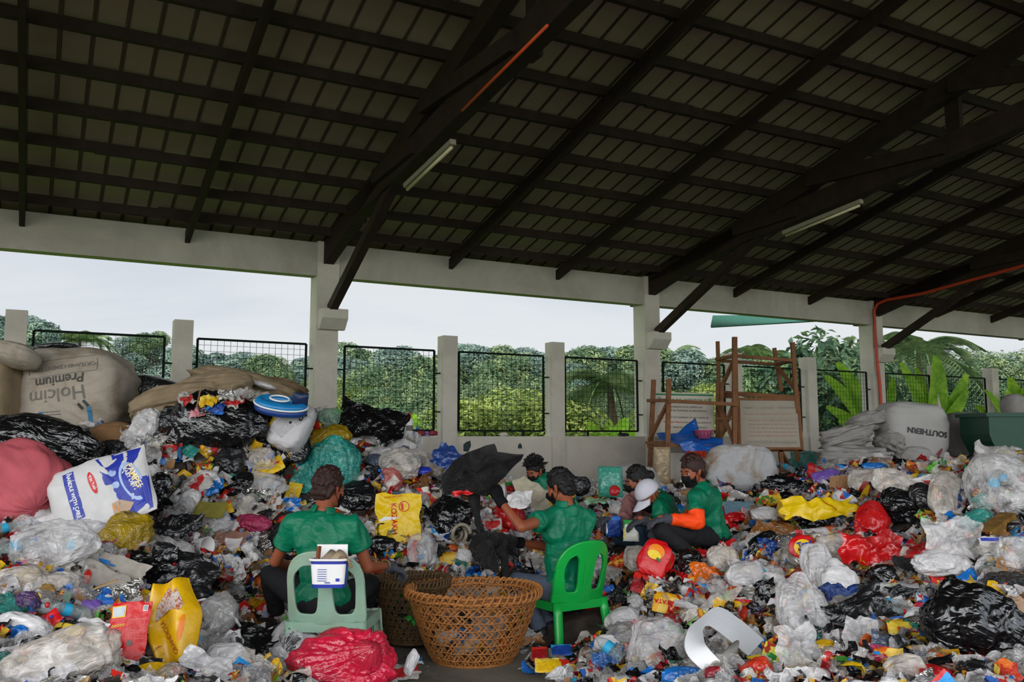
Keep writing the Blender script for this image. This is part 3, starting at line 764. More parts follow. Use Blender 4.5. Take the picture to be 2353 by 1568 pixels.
# =================================================================== SINGLE PIECES ON THE HEAP
def frame(rot=0,lean=35,yaw=0):
    l=math.radians(lean)
    M=Matrix(((1,0,0),(0,math.sin(l),-math.cos(l)),(0,math.cos(l),math.sin(l))))
    # columns: X right, Y up-slope, Z toward the viewer
    return Matrix.Rotation(math.radians(yaw),3,'Z')@M@Matrix.Rotation(math.radians(rot),3,'Z')
NSEED=[500]
def keepbox(P,w,h,rot):
    a=math.radians(rot); L,S=(w,h) if w>h else (h,w); dx,dy=(math.cos(a),math.sin(a)) if w>h else (-math.sin(a),math.cos(a))
    n=max(1,int(L/S+.5)) if S>0 else 1
    for i in range(n):
        t=(i+.5)/n-.5; KEEP.append((P.x+dx*L*t,P.y+dy*L*t*.5-.03,S*.42)); KEEP.append((P.x+dx*L*t,P.y+dy*L*t*.5-S*.4,S*.3))
def feat(kind,px,py,wp,hp,mat,label,name='plastic_bag',cat='bag',rot=0,lean=35,yaw=0,Y=None,push=0,group=None,**k):
    P=hit(px,py) if Y is None else at(px,py,Y)
    q=ppm(P.y); w=wp/q; h=hp/q/max(.45,math.cos(math.radians(lean-8)))
    if abs(rot)>45 and abs(rot)<135: w,h=hp/q/max(.45,math.cos(math.radians(lean-8))),wp/q
    NSEED[0]+=1; sd=k.pop('seed',NSEED[0])
    if kind=='blob': g=s_blob(w,h,k.pop('d',min(w,h)*.7),sd,k.pop('knot',None),k.pop('n',34),k.pop('crease',.1),k.pop('pleat',.05))
    elif kind=='sheet': g=s_sheet(w,h,sd,k.pop('fold',.16),k.pop('n',26),k.pop('ragged',.16),k.pop('curl',0),k.pop('freq',2.2))
    elif kind=='pack': g=s_pack(w,h,sd,k.pop('puff',.2),k.pop('n',22),True,k.pop('bend',0))
    elif kind=='wad': g=s_wad(w,h,min(w,h)*.7,sd,30)
    else: g=kind(w,h)
    o=bpy.data.objects.new(name,mk(name,g,mat)); C.objects.link(o)
    th=max(v[2] for v in g.v)
    M=frame(rot,lean,yaw)
    P=P+Vector((0,-.35,.25))*min(.12,th)*(1-push)
    if Y is None:
        cam_=Vector((0,0,CH)); allow=.10*h if kind in ('blob','wad') else .03
        P0=P.copy()
        for _ in range(16):
            bad=max(hz(q.x,q.y)-q.z for q in [P+M@Vector((a*w,b*h,0)) for a,b in ((-.4,-.42),(0,-.45),(.4,-.42),(-.42,0),(.42,0))])
            if bad<=allow: break
            P=P+(cam_-P).normalized()*.03
        sc_=(P-cam_).length/(P0-cam_).length
        if kind not in ('wad',): 
            for v_ in o.data.vertices: v_.co*=sc_
        w*=sc_; h*=sc_
    o.matrix_world=Matrix.Translation(P)@M.to_4x4()
    if not k.pop('free',False): keepbox(P,w,h,rot)
    o['wh']=0; del o['wh']
    tagit(o,label,cat,group); FE[label]=(o,w,h)
    if any(q in label for q in ('red sugar','large glossy yellow food','HANDLE WITH','juice pack','coffee sachet','golden chips','round red food','bright yellow printed','film with red','tree drawing')):
        for i in (-1,0,1): KEEPX.append((P.x+i*w*.3,P.y-.48,min(.14,w*.24))); KEEPX.append((P.x+i*w*.3,P.y-.12,min(.2,w*.3))); KEEPX.append((P.x+i*w*.3,P.y-.3,min(.16,w*.24)))
    return o,w,h
FE={}
M_prB=plain('print_blue','#23329a',.4,.4,var=.1); M_prR=plain('print_red','#c5161c',.4,.4,var=.08); M_prK=plain('print_black','#2a2a2c',.5,.3); M_prW=plain('print_white','#e4e2e0',.4,.4,var=.04)
M_prG=plain('print_green','#1d6b3a',.5,.3); M_prY=plain('print_yellow','#e6c01c',.4,.4,var=.06); M_prGr=plain('print_grey','#6f6b66',.6,.2); M_prO=plain('print_orange','#e07c18',.4,.4); M_prLB=plain('print_pale_blue','#9fb4dc',.4,.4)
def T(s,x,y,size,rot=0,bold=.02,align='CENTER'): return (text_geo(s,size,align,bold),(x,y),math.radians(rot))
def Rr(x,y,w,h,rot=0): return (rect2(w,h,12),(x,y),math.radians(rot))
def Dd(x,y,rx,ry=None,inner=0): return (disc2(rx,ry or rx,inner),(x,y),0)
def lines(x,y,w,n,dy,th,rnd_seed=0,rot=0):
    r=random.Random(rnd_seed); out=[]
    for i in range(n):
        xx=-w/2
        while xx<w/2-.01*w:
            l=r.uniform(.04,.14)*w; l=min(l,w/2-xx)
            if l<.01*w: break
            a=math.radians(rot); cx,cy=xx+l/2,-(i-(n-1)/2)*dy
            out.append(Rr(x+cx*math.cos(a)-cy*math.sin(a),y+cx*math.sin(a)+cy*math.cos(a),l,th,rot)); xx+=l+.03*w
    return out
# ---- big sacks at the left
M_sack=plain('woven_sack_beige','#a2978a',.85,.2,var=.1,vscale=7,bmp=.5,bscale=16,dirt='#6f5e44',dirtamt=.6)
M_sacktan=plain('woven_sack_tan','#8a7860',.85,.2,var=.15,vscale=5,bmp=.4,bscale=14,dirt='#5c4c36',dirtamt=.5)
M_sackg=plain('woven_sack_grey','#8b8783',.85,.2,var=.15,vscale=5,bmp=.5,bscale=12,dirt='#6b6358',dirtamt=.5)
M_pink=plain('pink_mesh_sack','#b4525a',.7,.3,var=.15,vscale=6,bmp=.4,bscale=60)
def s_sackbox(w,h,d,seed,flat=.75,tilt=0,wr=.03):
    g=G(); n=46
    def fn(u,v):
        t=PI*(.001+.998*v); a=2*PI*u
        c=Vector((math.sin(t)*math.cos(a),-math.cos(t),math.sin(t)*math.sin(a)))
        e=flat
        p=Vector([abs(x)**(1-e*.62)*(1 if x>0 else -1) for x in c])
        l=max(abs(p.x),abs(p.y),abs(p.z)); 
        nz=noise.noise(Vector((p.x*1.2,p.y*5,p.z*1.2+seed)))+.6*noise.noise(Vector((p.x*3,p.y*9,p.z*3+seed)))+.8*noise.noise(p*1.6+Vector((seed,0,0)))
        k=1+wr*nz*1.3
        return Vector((p.x*k*w/2*(1-tilt*p.y),p.y*k*h/2,p.z*k*d/2))
    g.grid(fn,2*n,n,True)
    return g
def sack(px,py,wp,hp,Y,mat,label,rot=0,d=.5,seed=1,lean=6,name='bulk_sack',flat=.75,tilt=0,cat='sack',wr=.03):
    P=at(px,py,Y); q=ppm(Y); w,h=wp/q,hp/q
    o=bpy.data.objects.new(name,mk(name,s_sackbox(w,h,d,seed,flat,tilt,wr),mat)); C.objects.link(o)
    o.matrix_world=Matrix.Translation(P+Vector((0,d*.4,0)))@frame(rot,lean).to_4x4()
    KEEP.append((P.x,P.y+.1,w*.42)); tagit(o,label,cat); return o,w,h
o,w,h=sack(146,905,250,212,8.15,M_sack,'big beige woven bulk sack with upside-down cement printing, left of the heap',-4,.75,3,wr=.045,tilt=.06)
k=w/262
decal(o,[T('Holcim',-.02*w,-.06*h,.17*h*1.25,192,.0)],M_prGr,'printed_lettering')
decal(o,[T('Premium',-.02*w,.10*h,.12*h*1.25,192,.02)],plain('print_dark_grey','#4a4844',.7,.2),'printed_lettering')
decal(o,[T('PORTLAND CEMENT TYPE 1',-.02*w,.245*h,.05*h*1.2,192,.01)]+[Rr(x,y,a,b,12) for x,y,a,b in ((-.05*w,.33*h,.62*w,.006*h),(.0*w,.165*h,.62*w,.006*h))]+[Rr(-.33*w,.185*h,.006*w,.13*h,12),Rr(.29*w,.31*h,.006*w,.13*h,12)],M_prGr,'printed_box')
decal(o,[Rr(.25*w,-.13*h,.075*w,.028*h,-40),Rr(.21*w,-.17*h,.075*w,.028*h,-40)],M_prK,'printed_emblem')
decal(o,lines(-.05*w,-.27*h,.2*w,2,.03*h,.012*h,3,8),M_prGr,'small_print')
M_strap=plain('blue_strap','#2a6c92',.6,.3)
decal(o,[(rect2(.035*w,.22*h,12),(-.12*w,-.37*h),.12)],M_strap,'strap'); decal(o,[(rect2(.035*w,.28*h,14),(.31*w,-.30*h),.22)],M_strap,'strap')
sack(-38,915,110,190,7.9,M_sacktan,'tan woven sack cut by the left edge, in front of the first post',3,.6,5,tilt=.1)
sack(18,815,110,50,7.8,M_sack,'folded beige sack mouth on top of the leftmost sack',-14,.35,6,flat=.35,lean=25)
sack(110,800,110,26,8.5,F_blackm,'dark cloth heap peeking over the printed bulk sack',6,.4,16,flat=.1)
sack(245,1015,110,75,7.7,plain('brown_paper','#7a5a3c',.8,.2,var=.15,bmp=.5,bscale=12),'brown paper sack under the printed bulk sack',5,.45,7,flat=.5,lean=20,name='paper_sack')
sack(345,905,150,80,8.7,F_blackm,'black plastic sheeting roll behind the printed sack',-14,.4,8,flat=.45,name='plastic_sheeting',cat='sheeting')
sack(385,925,215,74,7.9,M_sacktan,'tan sack with a wide folded flap, right of the printed sack',14,.5,9,flat=.2,lean=20,wr=.09)
sack(335,985,85,72,7.9,M_sack,'beige sack standing below the folded tan sack',0,.4,10,flat=.6)
sack(470,895,190,70,8.1,M_sacktan,'long tan sack lying behind the black bags at the heap top',12,.5,11,flat=.3,lean=15,wr=.08)
sack(545,885,260,66,8.6,M_sacktan,'tan sack sloping down to the inflatable boat',-13,.5,12,flat=.25,lean=15,wr=.08)
sack(640,890,110,34,8.9,plain('brown_sack','#6f5b46',.85,.2,var=.2,bmp=.4),'small brown sack under the last mesh panel before the column',-8,.4,13,flat=.2,lean=15,wr=.09)
sack(515,860,50,22,8.5,F_mag,'small magenta bundle on top of the tan sacks',0,.2,14,flat=.1,name='cloth_bundle',cat='bundle')
sack(600,885,60,16,8.4,F_white,'crumpled white film on top of the tan sacks',-16,.2,15,flat=.05,name='plastic_film',cat='film')
o,w,h=feat('blob',35,1120,240,180,M_pink,'big pink woven mesh sack bulging at the left edge','mesh_sack','sack',rot=-14,lean=30,d=.5,crease=.07,n=46)
feat('blob',95,1020,290,98,F_black,'long glossy black bag lying on the pink mesh sack','garbage_bag','garbage bag',rot=-12,lean=30,d=.35,crease=.16,n=44)
# ---- printed white and blue pack
def white_pack(w,h): return s_pack(w,h,903,.22,44,False,.03)
o,w,h=feat(white_pack,236,1138,226,158,plain('printed_sack_white','#c6c3c2',.5,.4,var=.05,bmp=.5,bscale=12),'white and blue printed plastic sack with HANDLE WITH CARE strip, by the pink sack','printed_sack','sack',rot=20,lean=18,push=.2)
decal(o,[(poly2([(.10,-.49),(.16,-.25),(.06,.02),(.10,.25),(.05,.49),(.49,.46),(.495,0),(.47,-.47)],8),(0,0),0)],M_prB,'blue_print') if False else None
bp=[(x*w,y*h) for x,y in [(.13,-.48),(.17,-.2),(.08,.05),(.06,.25),(.02,.47),(.25,.485),(.47,.46),(.49,0),(.47,-.46),(.3,-.485)]]
decal(o,[(poly2(bp,12),(0,0),0)],M_prB,'blue_print')
decal(o,[Rr(-.24*w,.05*h,.11*w,.7*h,4)],M_prB,'blue_strip')
decal(o,[T('HANDLE WITH CARE',-.24*w,.05*h,.05*w,-86,.03)],M_prW,'printed_lettering',.004)
decal(o,[(disc2(.035*w,.17*h),(-.035*w,.14*h),math.radians(8))],M_prR,'red_banner')
decal(o,[T('Tiki Toki',-.035*w,.14*h,.04*w,-80,.02)],M_prW,'printed_lettering',.004)
decal(o,[Dd(.17*w,.18*h,.035*w),Dd(.18*w,.0*h,.033*w)],M_prLB,'roundel',.004)
decal(o,[(disc2(.1*w,.3*h,.8),(.33*w,.0*h),.2)],M_prLB,'swirl',.003)
decal(o,[T('PAMPERS',.37*w,.02*h,.085*w,-76,.04)],M_prY,'printed_lettering',.004)
decal(o,[T('PAMPERS',.372*w,.022*h,.083*w,-76,.0),T('BABY DRY',.315*w,.05*h,.05*w,-76,.02)],M_prW,'printed_lettering',.0055)
decal(o,[(poly2([(-.1*w,-.12*h),(.05*w,-.09*h),(.1*w,.0),(-.02*w,.09*h),(-.1*w,.06*h)]),(.2*w,-.3*h),0)],plain('print_tan','#b59a80',.5,.3),'printed_picture',.004)
decal(o,[Dd(.12*w,-.3*h,.012*w,.03*h),Dd(.15*w,-.35*h,.01*w,.02*h)],M_prO,'printed_spot',.005)
# ---- peak of the left heap
feat('blob',512,978,205,112,F_black,'largest black garbage bag near the top of the left heap','garbage_bag','garbage bag',rot=-8,lean=20,d=.4,crease=.1,n=44)
feat('blob',447,968,70,150,F_black,'narrow black garbage bag leaning against the largest black one','garbage_bag','garbage bag',rot=-28,lean=15,d=.2,crease=.14)
feat('sheet',462,915,60,50,F_black,'torn black bag at the very peak, with a white stick','garbage_bag','garbage bag',rot=-20,lean=30)
feat('blob',397,968,55,55,F_blackm,'dull black bag left of the narrow black bag','garbage_bag','garbage bag',rot=10,crease=.2)
feat('blob',335,985,58,80,F_milky,'milky clear bag standing upright below the tan sacks','plastic_bag','bag',rot=-20,lean=15,crease=.25)
feat('blob',305,1015,46,55,F_milky,'milky clear film bundle at the foot of the paper sack','plastic_bag','bag',rot=30,crease=.25)
feat('blob',262,1052,70,62,F_blackm,'black bag with a yellow bottle cap, right of the long black bag','garbage_bag','garbage bag',crease=.2)
feat('sheet',330,1050,60,60,F_grey,'greyish translucent black bag left of the toothpaste-like tube','plastic_bag','bag',rot=40)
feat('pack',395,1032,30,55,W_e,'white squeeze tube with a red mark on the upper left slope','squeeze_tube','tube',rot=10)
feat('pack',432,1035,50,26,F_teal,'teal and white plastic cup-like film below the largest black bag','plastic_film','film',rot=-30)
o,w,h=feat(lambda w,h:s_sackbox(w,h,.26,21,.62,0,.04),672,986,92,118,plain('feed_bag_white','#bdb9bb',.5,.4,var=.06,bmp=.4,bscale=12),'white printed feed bag with yellow side seam near the heap top','feed_bag','bag',rot=-22,lean=20)
decal(o,[(rect2(.1*w,.85*h,24),(-.4*w,0),0)],M_prY,'yellow_seam'); decal(o,[(rect2(.12*w,.28*h,14),(-.34*w,.31*h),0)],plain('print_brown','#a87818',.5,.3),'brown_seam')
decal(o,lines(-.05*w,-.15*h,.42*w,9,.035*h,.007*h,4,70)+lines(.25*w,.1*h,.3*w,4,.04*h,.006*h,9,60),M_prGr,'small_print')
decal(o,[Dd(.08*w,-.02*h,.035*w),Dd(.17*w,.12*h,.03*w),Rr(.27*w,.27*h,.25*w,.045*h,-48),(disc2(.05*w,.06*h,.4),(.27*w,.13*h),0)],M_prK,'printed_marks')
feat('blob',755,1018,105,62,F_yelo,'dirty translucent yellow bag right of the white feed bag','plastic_bag','bag',rot=22,lean=30,crease=.12)
feat('blob',770,1072,122,100,F_teal,'large teal translucent bag tied at the top, above the seated man','plastic_bag','bag',lean=25,knot=(0,.75,.7),pleat=.14,d=.3,n=50,crease=.04)
feat('sheet',702,1098,70,75,F_teal,'flat teal film left of the tied teal bag','plastic_film','film',rot=30)
feat('blob',683,1040,62,64,F_black,'small knotted black bag below the white feed bag','garbage_bag','garbage bag',knot=(-.2,1,.2),pleat=.1)
feat('blob',532,1070,72,64,F_blackm,'round dull black bag in the middle of the left heap','garbage_bag','garbage bag',crease=.18)
feat('blob',562,1108,44,36,F_black,'small knotted black bag trailing a tail, under the round dull one','garbage_bag','garbage bag',crease=.15)
feat('sheet',515,1135,60,28,F_black,'thin black tail of film pointing to the red bottle','plastic_film','film',rot=30)
feat('sheet',845,970,160,80,F_black,'black bag spread wide at the right shoulder of the heap, under the mesh','garbage_bag','garbage bag',rot=-22,lean=40,fold=.1,n=40)
feat('sheet',945,1015,120,40,F_black,'black film trailing down from the spread black bag','plastic_film','film',rot=-42,lean=40)
feat('blob',850,1002,60,44,F_milky,'white thin bag on the spread black bag','plastic_bag','bag',rot=-10,crease=.25)
feat('sheet',808,1003,50,24,F_white,'crumpled white tissue-like bag left of the thin white bag','plastic_bag','bag',rot=-25)
feat('blob',757,965,52,42,film('clear_green','#7ea58a',.6,.15,.6,14),'clear bag with green contents below the column','plastic_bag','bag',crease=.2)
feat('pack',773,955,22,30,W_d,'bright green wrapper beside the column foot','snack_wrapper','wrapper',rot=-15)
feat('pack',806,957,26,34,W_f,'yellow and white sachet sticking up right of the column','sachet','sachet',rot=12)
feat('pack',791,965,20,26,W_h,'pink striped sachet left of the upright yellow one','sachet','sachet',rot=10)
feat('blob',705,938,90,30,film('clear_yellowish','#b59a5a',.6,.2,.6,12),'clear bag with yellow contents behind the white feed bag','plastic_bag','bag',crease=.2)
feat('sheet',905,1035,80,60,F_clear,'clear film over the slope right of the teal bag','plastic_film','film',rot=-20)
feat('blob',920,1075,90,70,F_clear2,'brownish clear bag full of wrappers right of the teal bag','plastic_bag','bag',crease=.2)
feat('blob',897,1105,55,45,film('pinkish_clear','#c25c56',.75,.2,.7,14),'pinkish clear bag full of wrappers above the yellow print bag','plastic_bag','bag',crease=.2,rot=-30)
feat('blob',875,1065,70,30,F_slate,'slate blue film ridge on the heap shoulder','plastic_film','film',rot=-15)
feat('blob',1003,1052,42,92,F_milky,'upright milky plastic sleeve like a glove beside the blue bags','plastic_sleeve','sleeve',lean=8,crease=.15,rot=4)
feat('sheet',968,1022,62,56,F_navy,'navy blue bag at the right end of the heap shoulder','plastic_bag','bag',rot=-30)
feat('sheet',1026,1052,62,50,F_navy,'navy blue bag behind the upright milky sleeve','plastic_bag','bag',rot=-30,Y=8.2)
feat('blob',936,1055,22,62,F_slate,'narrow blue-grey tube-like bag hanging on the slope','plastic_film','film',rot=15)
feat('blob',969,1084,44,16,plain('blue_plastic','#2233b0',.35,.5),'blue scalloped plastic dish right of the clear bags','plastic_dish','dish')
# ---- glue bottle on the wall
P=W(1.17,-.11,1.4); t=thing('glue_bottle','white bottle with red nozzle standing on the wall by the heap','bottle',P)
part(t,'body',G().lathe([(.001,0),(.055,0),(.055,.19),(.048,.22),(.02,.23)],18),M_prW,True)
part(t,'nozzle',G().lathe([(.03,.23),(.03,.26),(.012,.31),(.001,.312)],14),M_prR,True); part(t,'label_band',G().lathe([(.0555,.07),(.0555,.14)],18),M_prGr,True)
for s,lab in ((1.33,'maroon plastic bow right of the white glue bottle'),(1.5,'maroon plastic piece at the end of the ledge')):
    g=s_blob(.14,.07,.05,int(s*10)); g.v=[tuple(W(s,-.09,1.44)+WD*x+UP*y+WN*z) for x,y,z in g.v]; solo('plastic_scrap',g,plain('maroon_plastic','#7a2430',.5,.3),lab,'scrap',True)
for s,lab,m in ((2.55,'white cup lying on the wall ledge between two posts',M_cup),(1.8,'small white cup on the ledge just right of the first middle post',M_cup),(4.55,'dark rag lying on the ledge under the palm',F_blackm),(3.4,'red and dark scraps on the ledge right of the second middle post',W_k)):
    g=s_blob(.2 if 'rag' in lab else .13,.05,.07,int(s*10),crease=.2); g.v=[tuple(W(s,-.09,1.425)+WD*x+UP*y+WN*z) for x,y,z in g.v]; solo('ledge_scrap',g,m,lab,'scrap',True)
# ---- inflatable boat
P=at(645,915,7.7); q=ppm(7.9)
t=thing('inflatable_boat','blue and white inflatable toy boat on top of the left heap','inflatable toy',P-Vector((0,0,.12)),(math.radians(27),math.radians(8),math.radians(8)),None); t.scale=(.8,.85,.75)
M_bb=plain('boat_blue','#1578b4',.3,.5); M_bd=plain('boat_dark','#1b3c7e',.35,.4); M_bn=plain('boat_navy','#1d2c50',.4,.4)
def ring(rx,ry,z,r,zz=0): return [(rx*math.cos(a),ry*math.sin(a),z) for a in [2*PI*i/36 for i in range(37)]]
part(t,'lower_tube',G().tube(ring(.24,.11,.04,0),.05,12,False),M_bd,True); part(t,'upper_tube',G().tube(ring(.235,.105,.105,0),.05,12,False),M_bb,True)
part(t,'white_trim',G().tube(ring(.29,.155,.095,0),.012,8,False),M_prW,True); part(t,'deck',G().lathe([(.001,.1),(.15,.1)],24),M_bb)
part(t,'white_trim',G().tube([(x*.55-.02,y*.5,.168) for x,y,z in ring(.19,.13,0,0)],.011,8,False),M_prW,True)
part(t,'backrest',s_pack(.16,.15,3,.4,12,False).__class__().add([(x+.2,z,y+.2) for x,y,z in s_pack(.17,.15,3,.5,12,False).v],s_pack(.17,.15,3,.5,12,False).f),M_bn,True)
KEEP.append((P.x,P.y,.25))
# ---- middle of the heap
FEATS=[
('sheet',665,1000,0,0,None,None),
]
feat('pack',450,1112,70,44,W_e,'white printed foil pouch lying above the blue wrapper','snack_wrapper','wrapper',rot=30)
feat('pack',610,1077,82,38,W_f,'yellow and red packet of peanut-like print on the left slope','snack_wrapper','wrapper',rot=28,puff=.1)
feat('blob',605,1060,60,50,F_clear2,'beige clear bag behind the yellow and red packet','plastic_bag','bag',crease=.2)
feat('sheet',458,1110,90,50,F_milky,'milky bag strip left of the round dull black bag','plastic_bag','bag',rot=30)
feat('sheet',475,1117,72,38,F_blue,'bright blue crumpled film in the middle of the left slope','plastic_film','film',rot=-10)
feat('blob',460,1133,16,28,M_cap_r,'red plastic bottle neck under the blue film','bottle_neck','bottle',rot=10)
feat('sheet',472,1172,92,36,plain('olive_card','#7c7432',.7,.2),'olive green cardboard strip across the left slope','cardboard','cardboard',fold=.04,rot=-2,ragged=.05)
feat('pack',519,1170,30,30,W_f,'yellow paper flap at the right end of the olive cardboard','paper_scrap','paper',rot=30)
feat('blob',369,1130,52,76,F_black,'black bag right of the white and blue printed sack','garbage_bag','garbage bag',crease=.14,lean=20)
feat('blob',345,1105,40,60,F_white,'white crumpled bag top right of the printed sack','plastic_bag','bag',crease=.2)
feat('blob',608,1118,104,50,F_clear,'bluish clear bag spread in the middle of the left slope','plastic_bag','bag',rot=-14,crease=.14)
feat('sheet',595,1140,90,28,F_foil,'crinkled silver foil under the bluish clear bag','foil_scrap','foil',rot=-6,fold=.2)
feat('sheet',575,1172,64,46,F_clear2,'brownish torn film below the silver foil','plastic_film','film',rot=-20)
feat('blob',583,1205,84,34,F_mag,'magenta cloth bundle left of the seated man','cloth_bundle','cloth',rot=-8,crease=.18)
feat('pack',675,1130,34,40,W_f,'yellow and orange carton scrap beside the seated man’s head'.replace('’',"'"),'carton','carton',rot=-10,puff=.06)
feat('sheet',668,1160,46,30,F_blue,'blue wrapper scrap left of the seated man','snack_wrapper','wrapper')
feat('sheet',395,1222,120,66,F_blackm,'shredded black netting bag on the left slope','garbage_bag','garbage bag',fold=.2,n=34)
feat('blob',440,1150,44,40,F_white,'white jug-like bag below the black bag','plastic_bag','bag',rot=-20)
feat('sheet',505,1205,44,26,F_white,'small white knotted film under the olive cardboard','plastic_film','film',rot=-30)
feat('sheet',528,1238,80,30,film('salmon_film','#a87a68',.95,.3,.5,8),'salmon coloured flat pouch left of the seated man','pouch','pouch',fold=.05)
feat('sheet',590,1245,50,60,F_foil,'silver and white foil pouch by the man’s left elbow'.replace('’',"'"),'foil_scrap','foil',rot=-60)
o,w,h=feat(lambda w,h:G().lathe([(.001,0),(w*.36,0),(w*.5,h*.9),(w*.52,h*.92),(w*.48,h*.9),(w*.34,.01)],20),455,1262,42,40,M_prW,'white paper cup with green and orange print, tipped on its side','paper_cup','cup',rot=0,lean=0,yaw=60)
feat('blob',418,1272,60,40,F_clear,'clear bundle left of the printed paper cup','plastic_bag','bag')
feat('sheet',412,1322,175,100,F_blackm,'large flat dull black bag below the printed paper cup','garbage_bag','garbage bag',fold=.08,lean=40,rot=-15,n=34)
feat('sheet',345,1297,120,50,F_black,'glossy black film left of the flat dull black bag','plastic_film','film',lean=45)
feat('blob',298,1240,108,98,F_yelo,'dirty yellow translucent bag under the printed sack','plastic_bag','bag',crease=.14,rot=-20)
feat('sheet',125,1200,170,66,F_white,'white bag corner under the pink mesh sack','plastic_bag','bag',rot=-14)
feat('blob',205,1222,110,42,F_milky,'milky bag below the printed sack','plastic_bag','bag',crease=.18,rot=-5)
feat('blob',130,1262,190,92,F_clear,'big clear bag stretched over the left foreground slope','plastic_bag','bag',rot=12,crease=.14,n=40)
feat('blob',50,1215,46,60,F_clear,'small clear bag with red contents at the left edge','plastic_bag','bag',rot=60)
feat('blob',35,1232,26,22,F_red,'small red plastic bag under the pink mesh sack','plastic_bag','bag')
feat('sheet',240,1298,190,46,M_paper,'white woven cloth strip with blue print across the left foreground','woven_cloth','cloth',rot=-17,fold=.07,n=36)
oo,ww,hh=FE['white woven cloth strip with blue print across the left foreground']
decal(oo,[Rr(-.12*ww,.12*hh,.38*ww,.12*hh,-2),Rr(.05*ww,.02*hh,.2*ww,.08*hh,4),Rr(-.2*ww,.22*hh,.2*ww,.1*hh,12)],plain('print_mid_blue','#2a6aa8',.6,.2),'blue_print',.004)
feat('sheet',235,1332,130,44,M_paper,'off-white woven flap below the blue printed strip','woven_cloth','cloth',rot=-24,fold=.07)
feat('blob',55,1340,120,60,F_clear2,'brownish clear bag at the left edge, mid height','plastic_bag','bag',crease=.16,n=38)
feat('blob',130,1348,100,50,F_clear2,'clear crinkled bag right of the brownish one','plastic_bag','bag',crease=.2)
feat('blob',58,1400,72,56,film('purple_mesh','#5c3e70',.9,.35,.8,20),'dark purple net bag in the left foreground','net_bag','bag',crease=.2)
feat('blob',210,1402,50,38,F_purp,'bright purple crumpled bag left of the red packet','plastic_bag','bag')
feat('sheet',268,1372,104,46,F_foil,'bright silver foil sheet above the red packet','foil_scrap','foil',rot=14,fold=.2,n=30)
feat('blob',103,1368,50,36,plain('sawdust_bread','#8f6f40',.9,.1,var=.5,vscale=40),'clump of brown crumbs in white paper at the left','food_scrap','food scrap')
feat('sheet',150,1392,16,60,plain('sage_strip','#5d7262',.6,.3),'grey-green plastic strip standing in the left foreground','plastic_strip','strip',fold=.03,ragged=.02,lean=20)
o=solo('wood_strip',G().bar(at(208,1357,4.85),at(270,1333,4.9),.03,.008),plain('pale_wood','#a98a62',.8,.2),'pale wood strip lying on the woven flap at the left','wood strip')
# red sugar packet
o,w,h=feat('pack',294,1450,90,122,plain('pack_red','#c40f16',.35,.5,var=.05,bmp=.3),'flat red sugar packet standing in the left foreground','food_packet','packet',lean=22,puff=.07,n=34,rot=2,push=.3)
decal(o,[T('SUGAR',-.22*w,-.33*h,.085*h,180,.03),T('POWDERED',-.22*w,-.385*h,.05*h,180,.02)],M_prW,'printed_lettering',.004)
decal(o,[Rr(-.29*w,.33*h,.34*w,.2*h,3)],M_prY,'window_border',.003); decal(o,[Rr(-.29*w,.33*h,.29*w,.165*h,3)],plain('print_pale','#b8c2c4',.4,.3),'window',.0045)
decal(o,[Rr(.37*w,.38*h,.12*w,.11*h)],M_prW,'barcode_panel',.003); decal(o,[Rr(.37*w+(i-4)*.011*w,.38*h,.004*w,.09*h) for i in range(9)],M_prK,'barcode',.0045)
decal(o,lines(.2*w,.02*h,.45*w,14,.026*h,.006*h,5)+lines(-.25*w,-.14*h,.36*w,8,.026*h,.006*h,6)+lines(.2*w,-.4*h,.45*w,3,.026*h,.006*h,8)+lines(.2*w,.22*h,.45*w,4,.026*h,.006*h,5),plain('print_pink','#e08a86',.5,.3),'small_print',.003)
decal(o,[(disc2(.03*w,.022*h,.55),(-.4*w+i*.07*w,.08*h+i*.005*h),0) for i in range(5)],M_prY,'printed_rings',.003)
decal(o,[Dd(.1*w,-.22*h,.07*w,.05*h)],M_prGr,'seal',.003)
decal(o,[Rr(-.22*w,-.43*h,.34*w,.018*h)],M_prO,'stripe',.003)
# yellow cereal pack
def twistpack(w,h):
    g=s_pack(w,h,911,.3,34,True,0); g.v=[((x)*(1-.45*max(0,-y/h*2)**1.3)*(1-.45*max(0,y/h*2-.15)),y,z+.03*math.sin(x*30)) for x,y,z in g.v]; return g
o,w,h=feat(twistpack,402,1432,118,178,plain('pack_yellow','#dba90c',.28,.6,var=.08,bmp=.3),'large glossy yellow food pack with granular print, beside the red packet','food_packet','packet',rot=14,lean=22,push=.2)
decal(o,[(poly2([(-.3*w,.02*h),(-.27*w,.2*h),(-.02*w,.4*h),(.16*w,.36*h),(.28*w,.14*h),(.2*w,.07*h),(0,.12*h)],9),(0,0),0)],printed('crumb_print',['#c9b8ae','#d6c9c4','#b8543c','#cfc0b8','#c98a4a'],60),'printed_picture',.004)
decal(o,[T('GRANDIOSA',-.06*w,-.2*h,.13*w,112,.0)],plain('print_brownred','#a84a14',.4,.4),'printed_lettering',.004)
decal(o,[(disc2(.05*w,.16*h),(.2*w,-.14*h),-.3)],M_prO,'flame_print',.004)
feat('blob',355,1390,90,34,F_yel,'yellow twisted bag above the red packet','plastic_bag','bag',rot=-30,crease=.18)
feat('blob',330,1572,150,70,F_yel,'yellow plastic bag at the bottom edge, left','plastic_bag','bag',Y=3.75,rot=15,crease=.14,n=40)
feat('blob',150,1545,260,120,F_clear2,'big brownish clear bag at the bottom left corner','plastic_bag','bag',Y=3.6,rot=25,crease=.12,n=48,d=.3)
feat('sheet',100,1545,120,90,F_milky,'glossy milky film folded over the bottom left bag','plastic_film','film',rot=38,fold=.12)
feat('blob',60,1448,130,56,F_white,'white plastic bag behind the red and blue scraps at left','plastic_bag','bag',crease=.12,rot=-20)
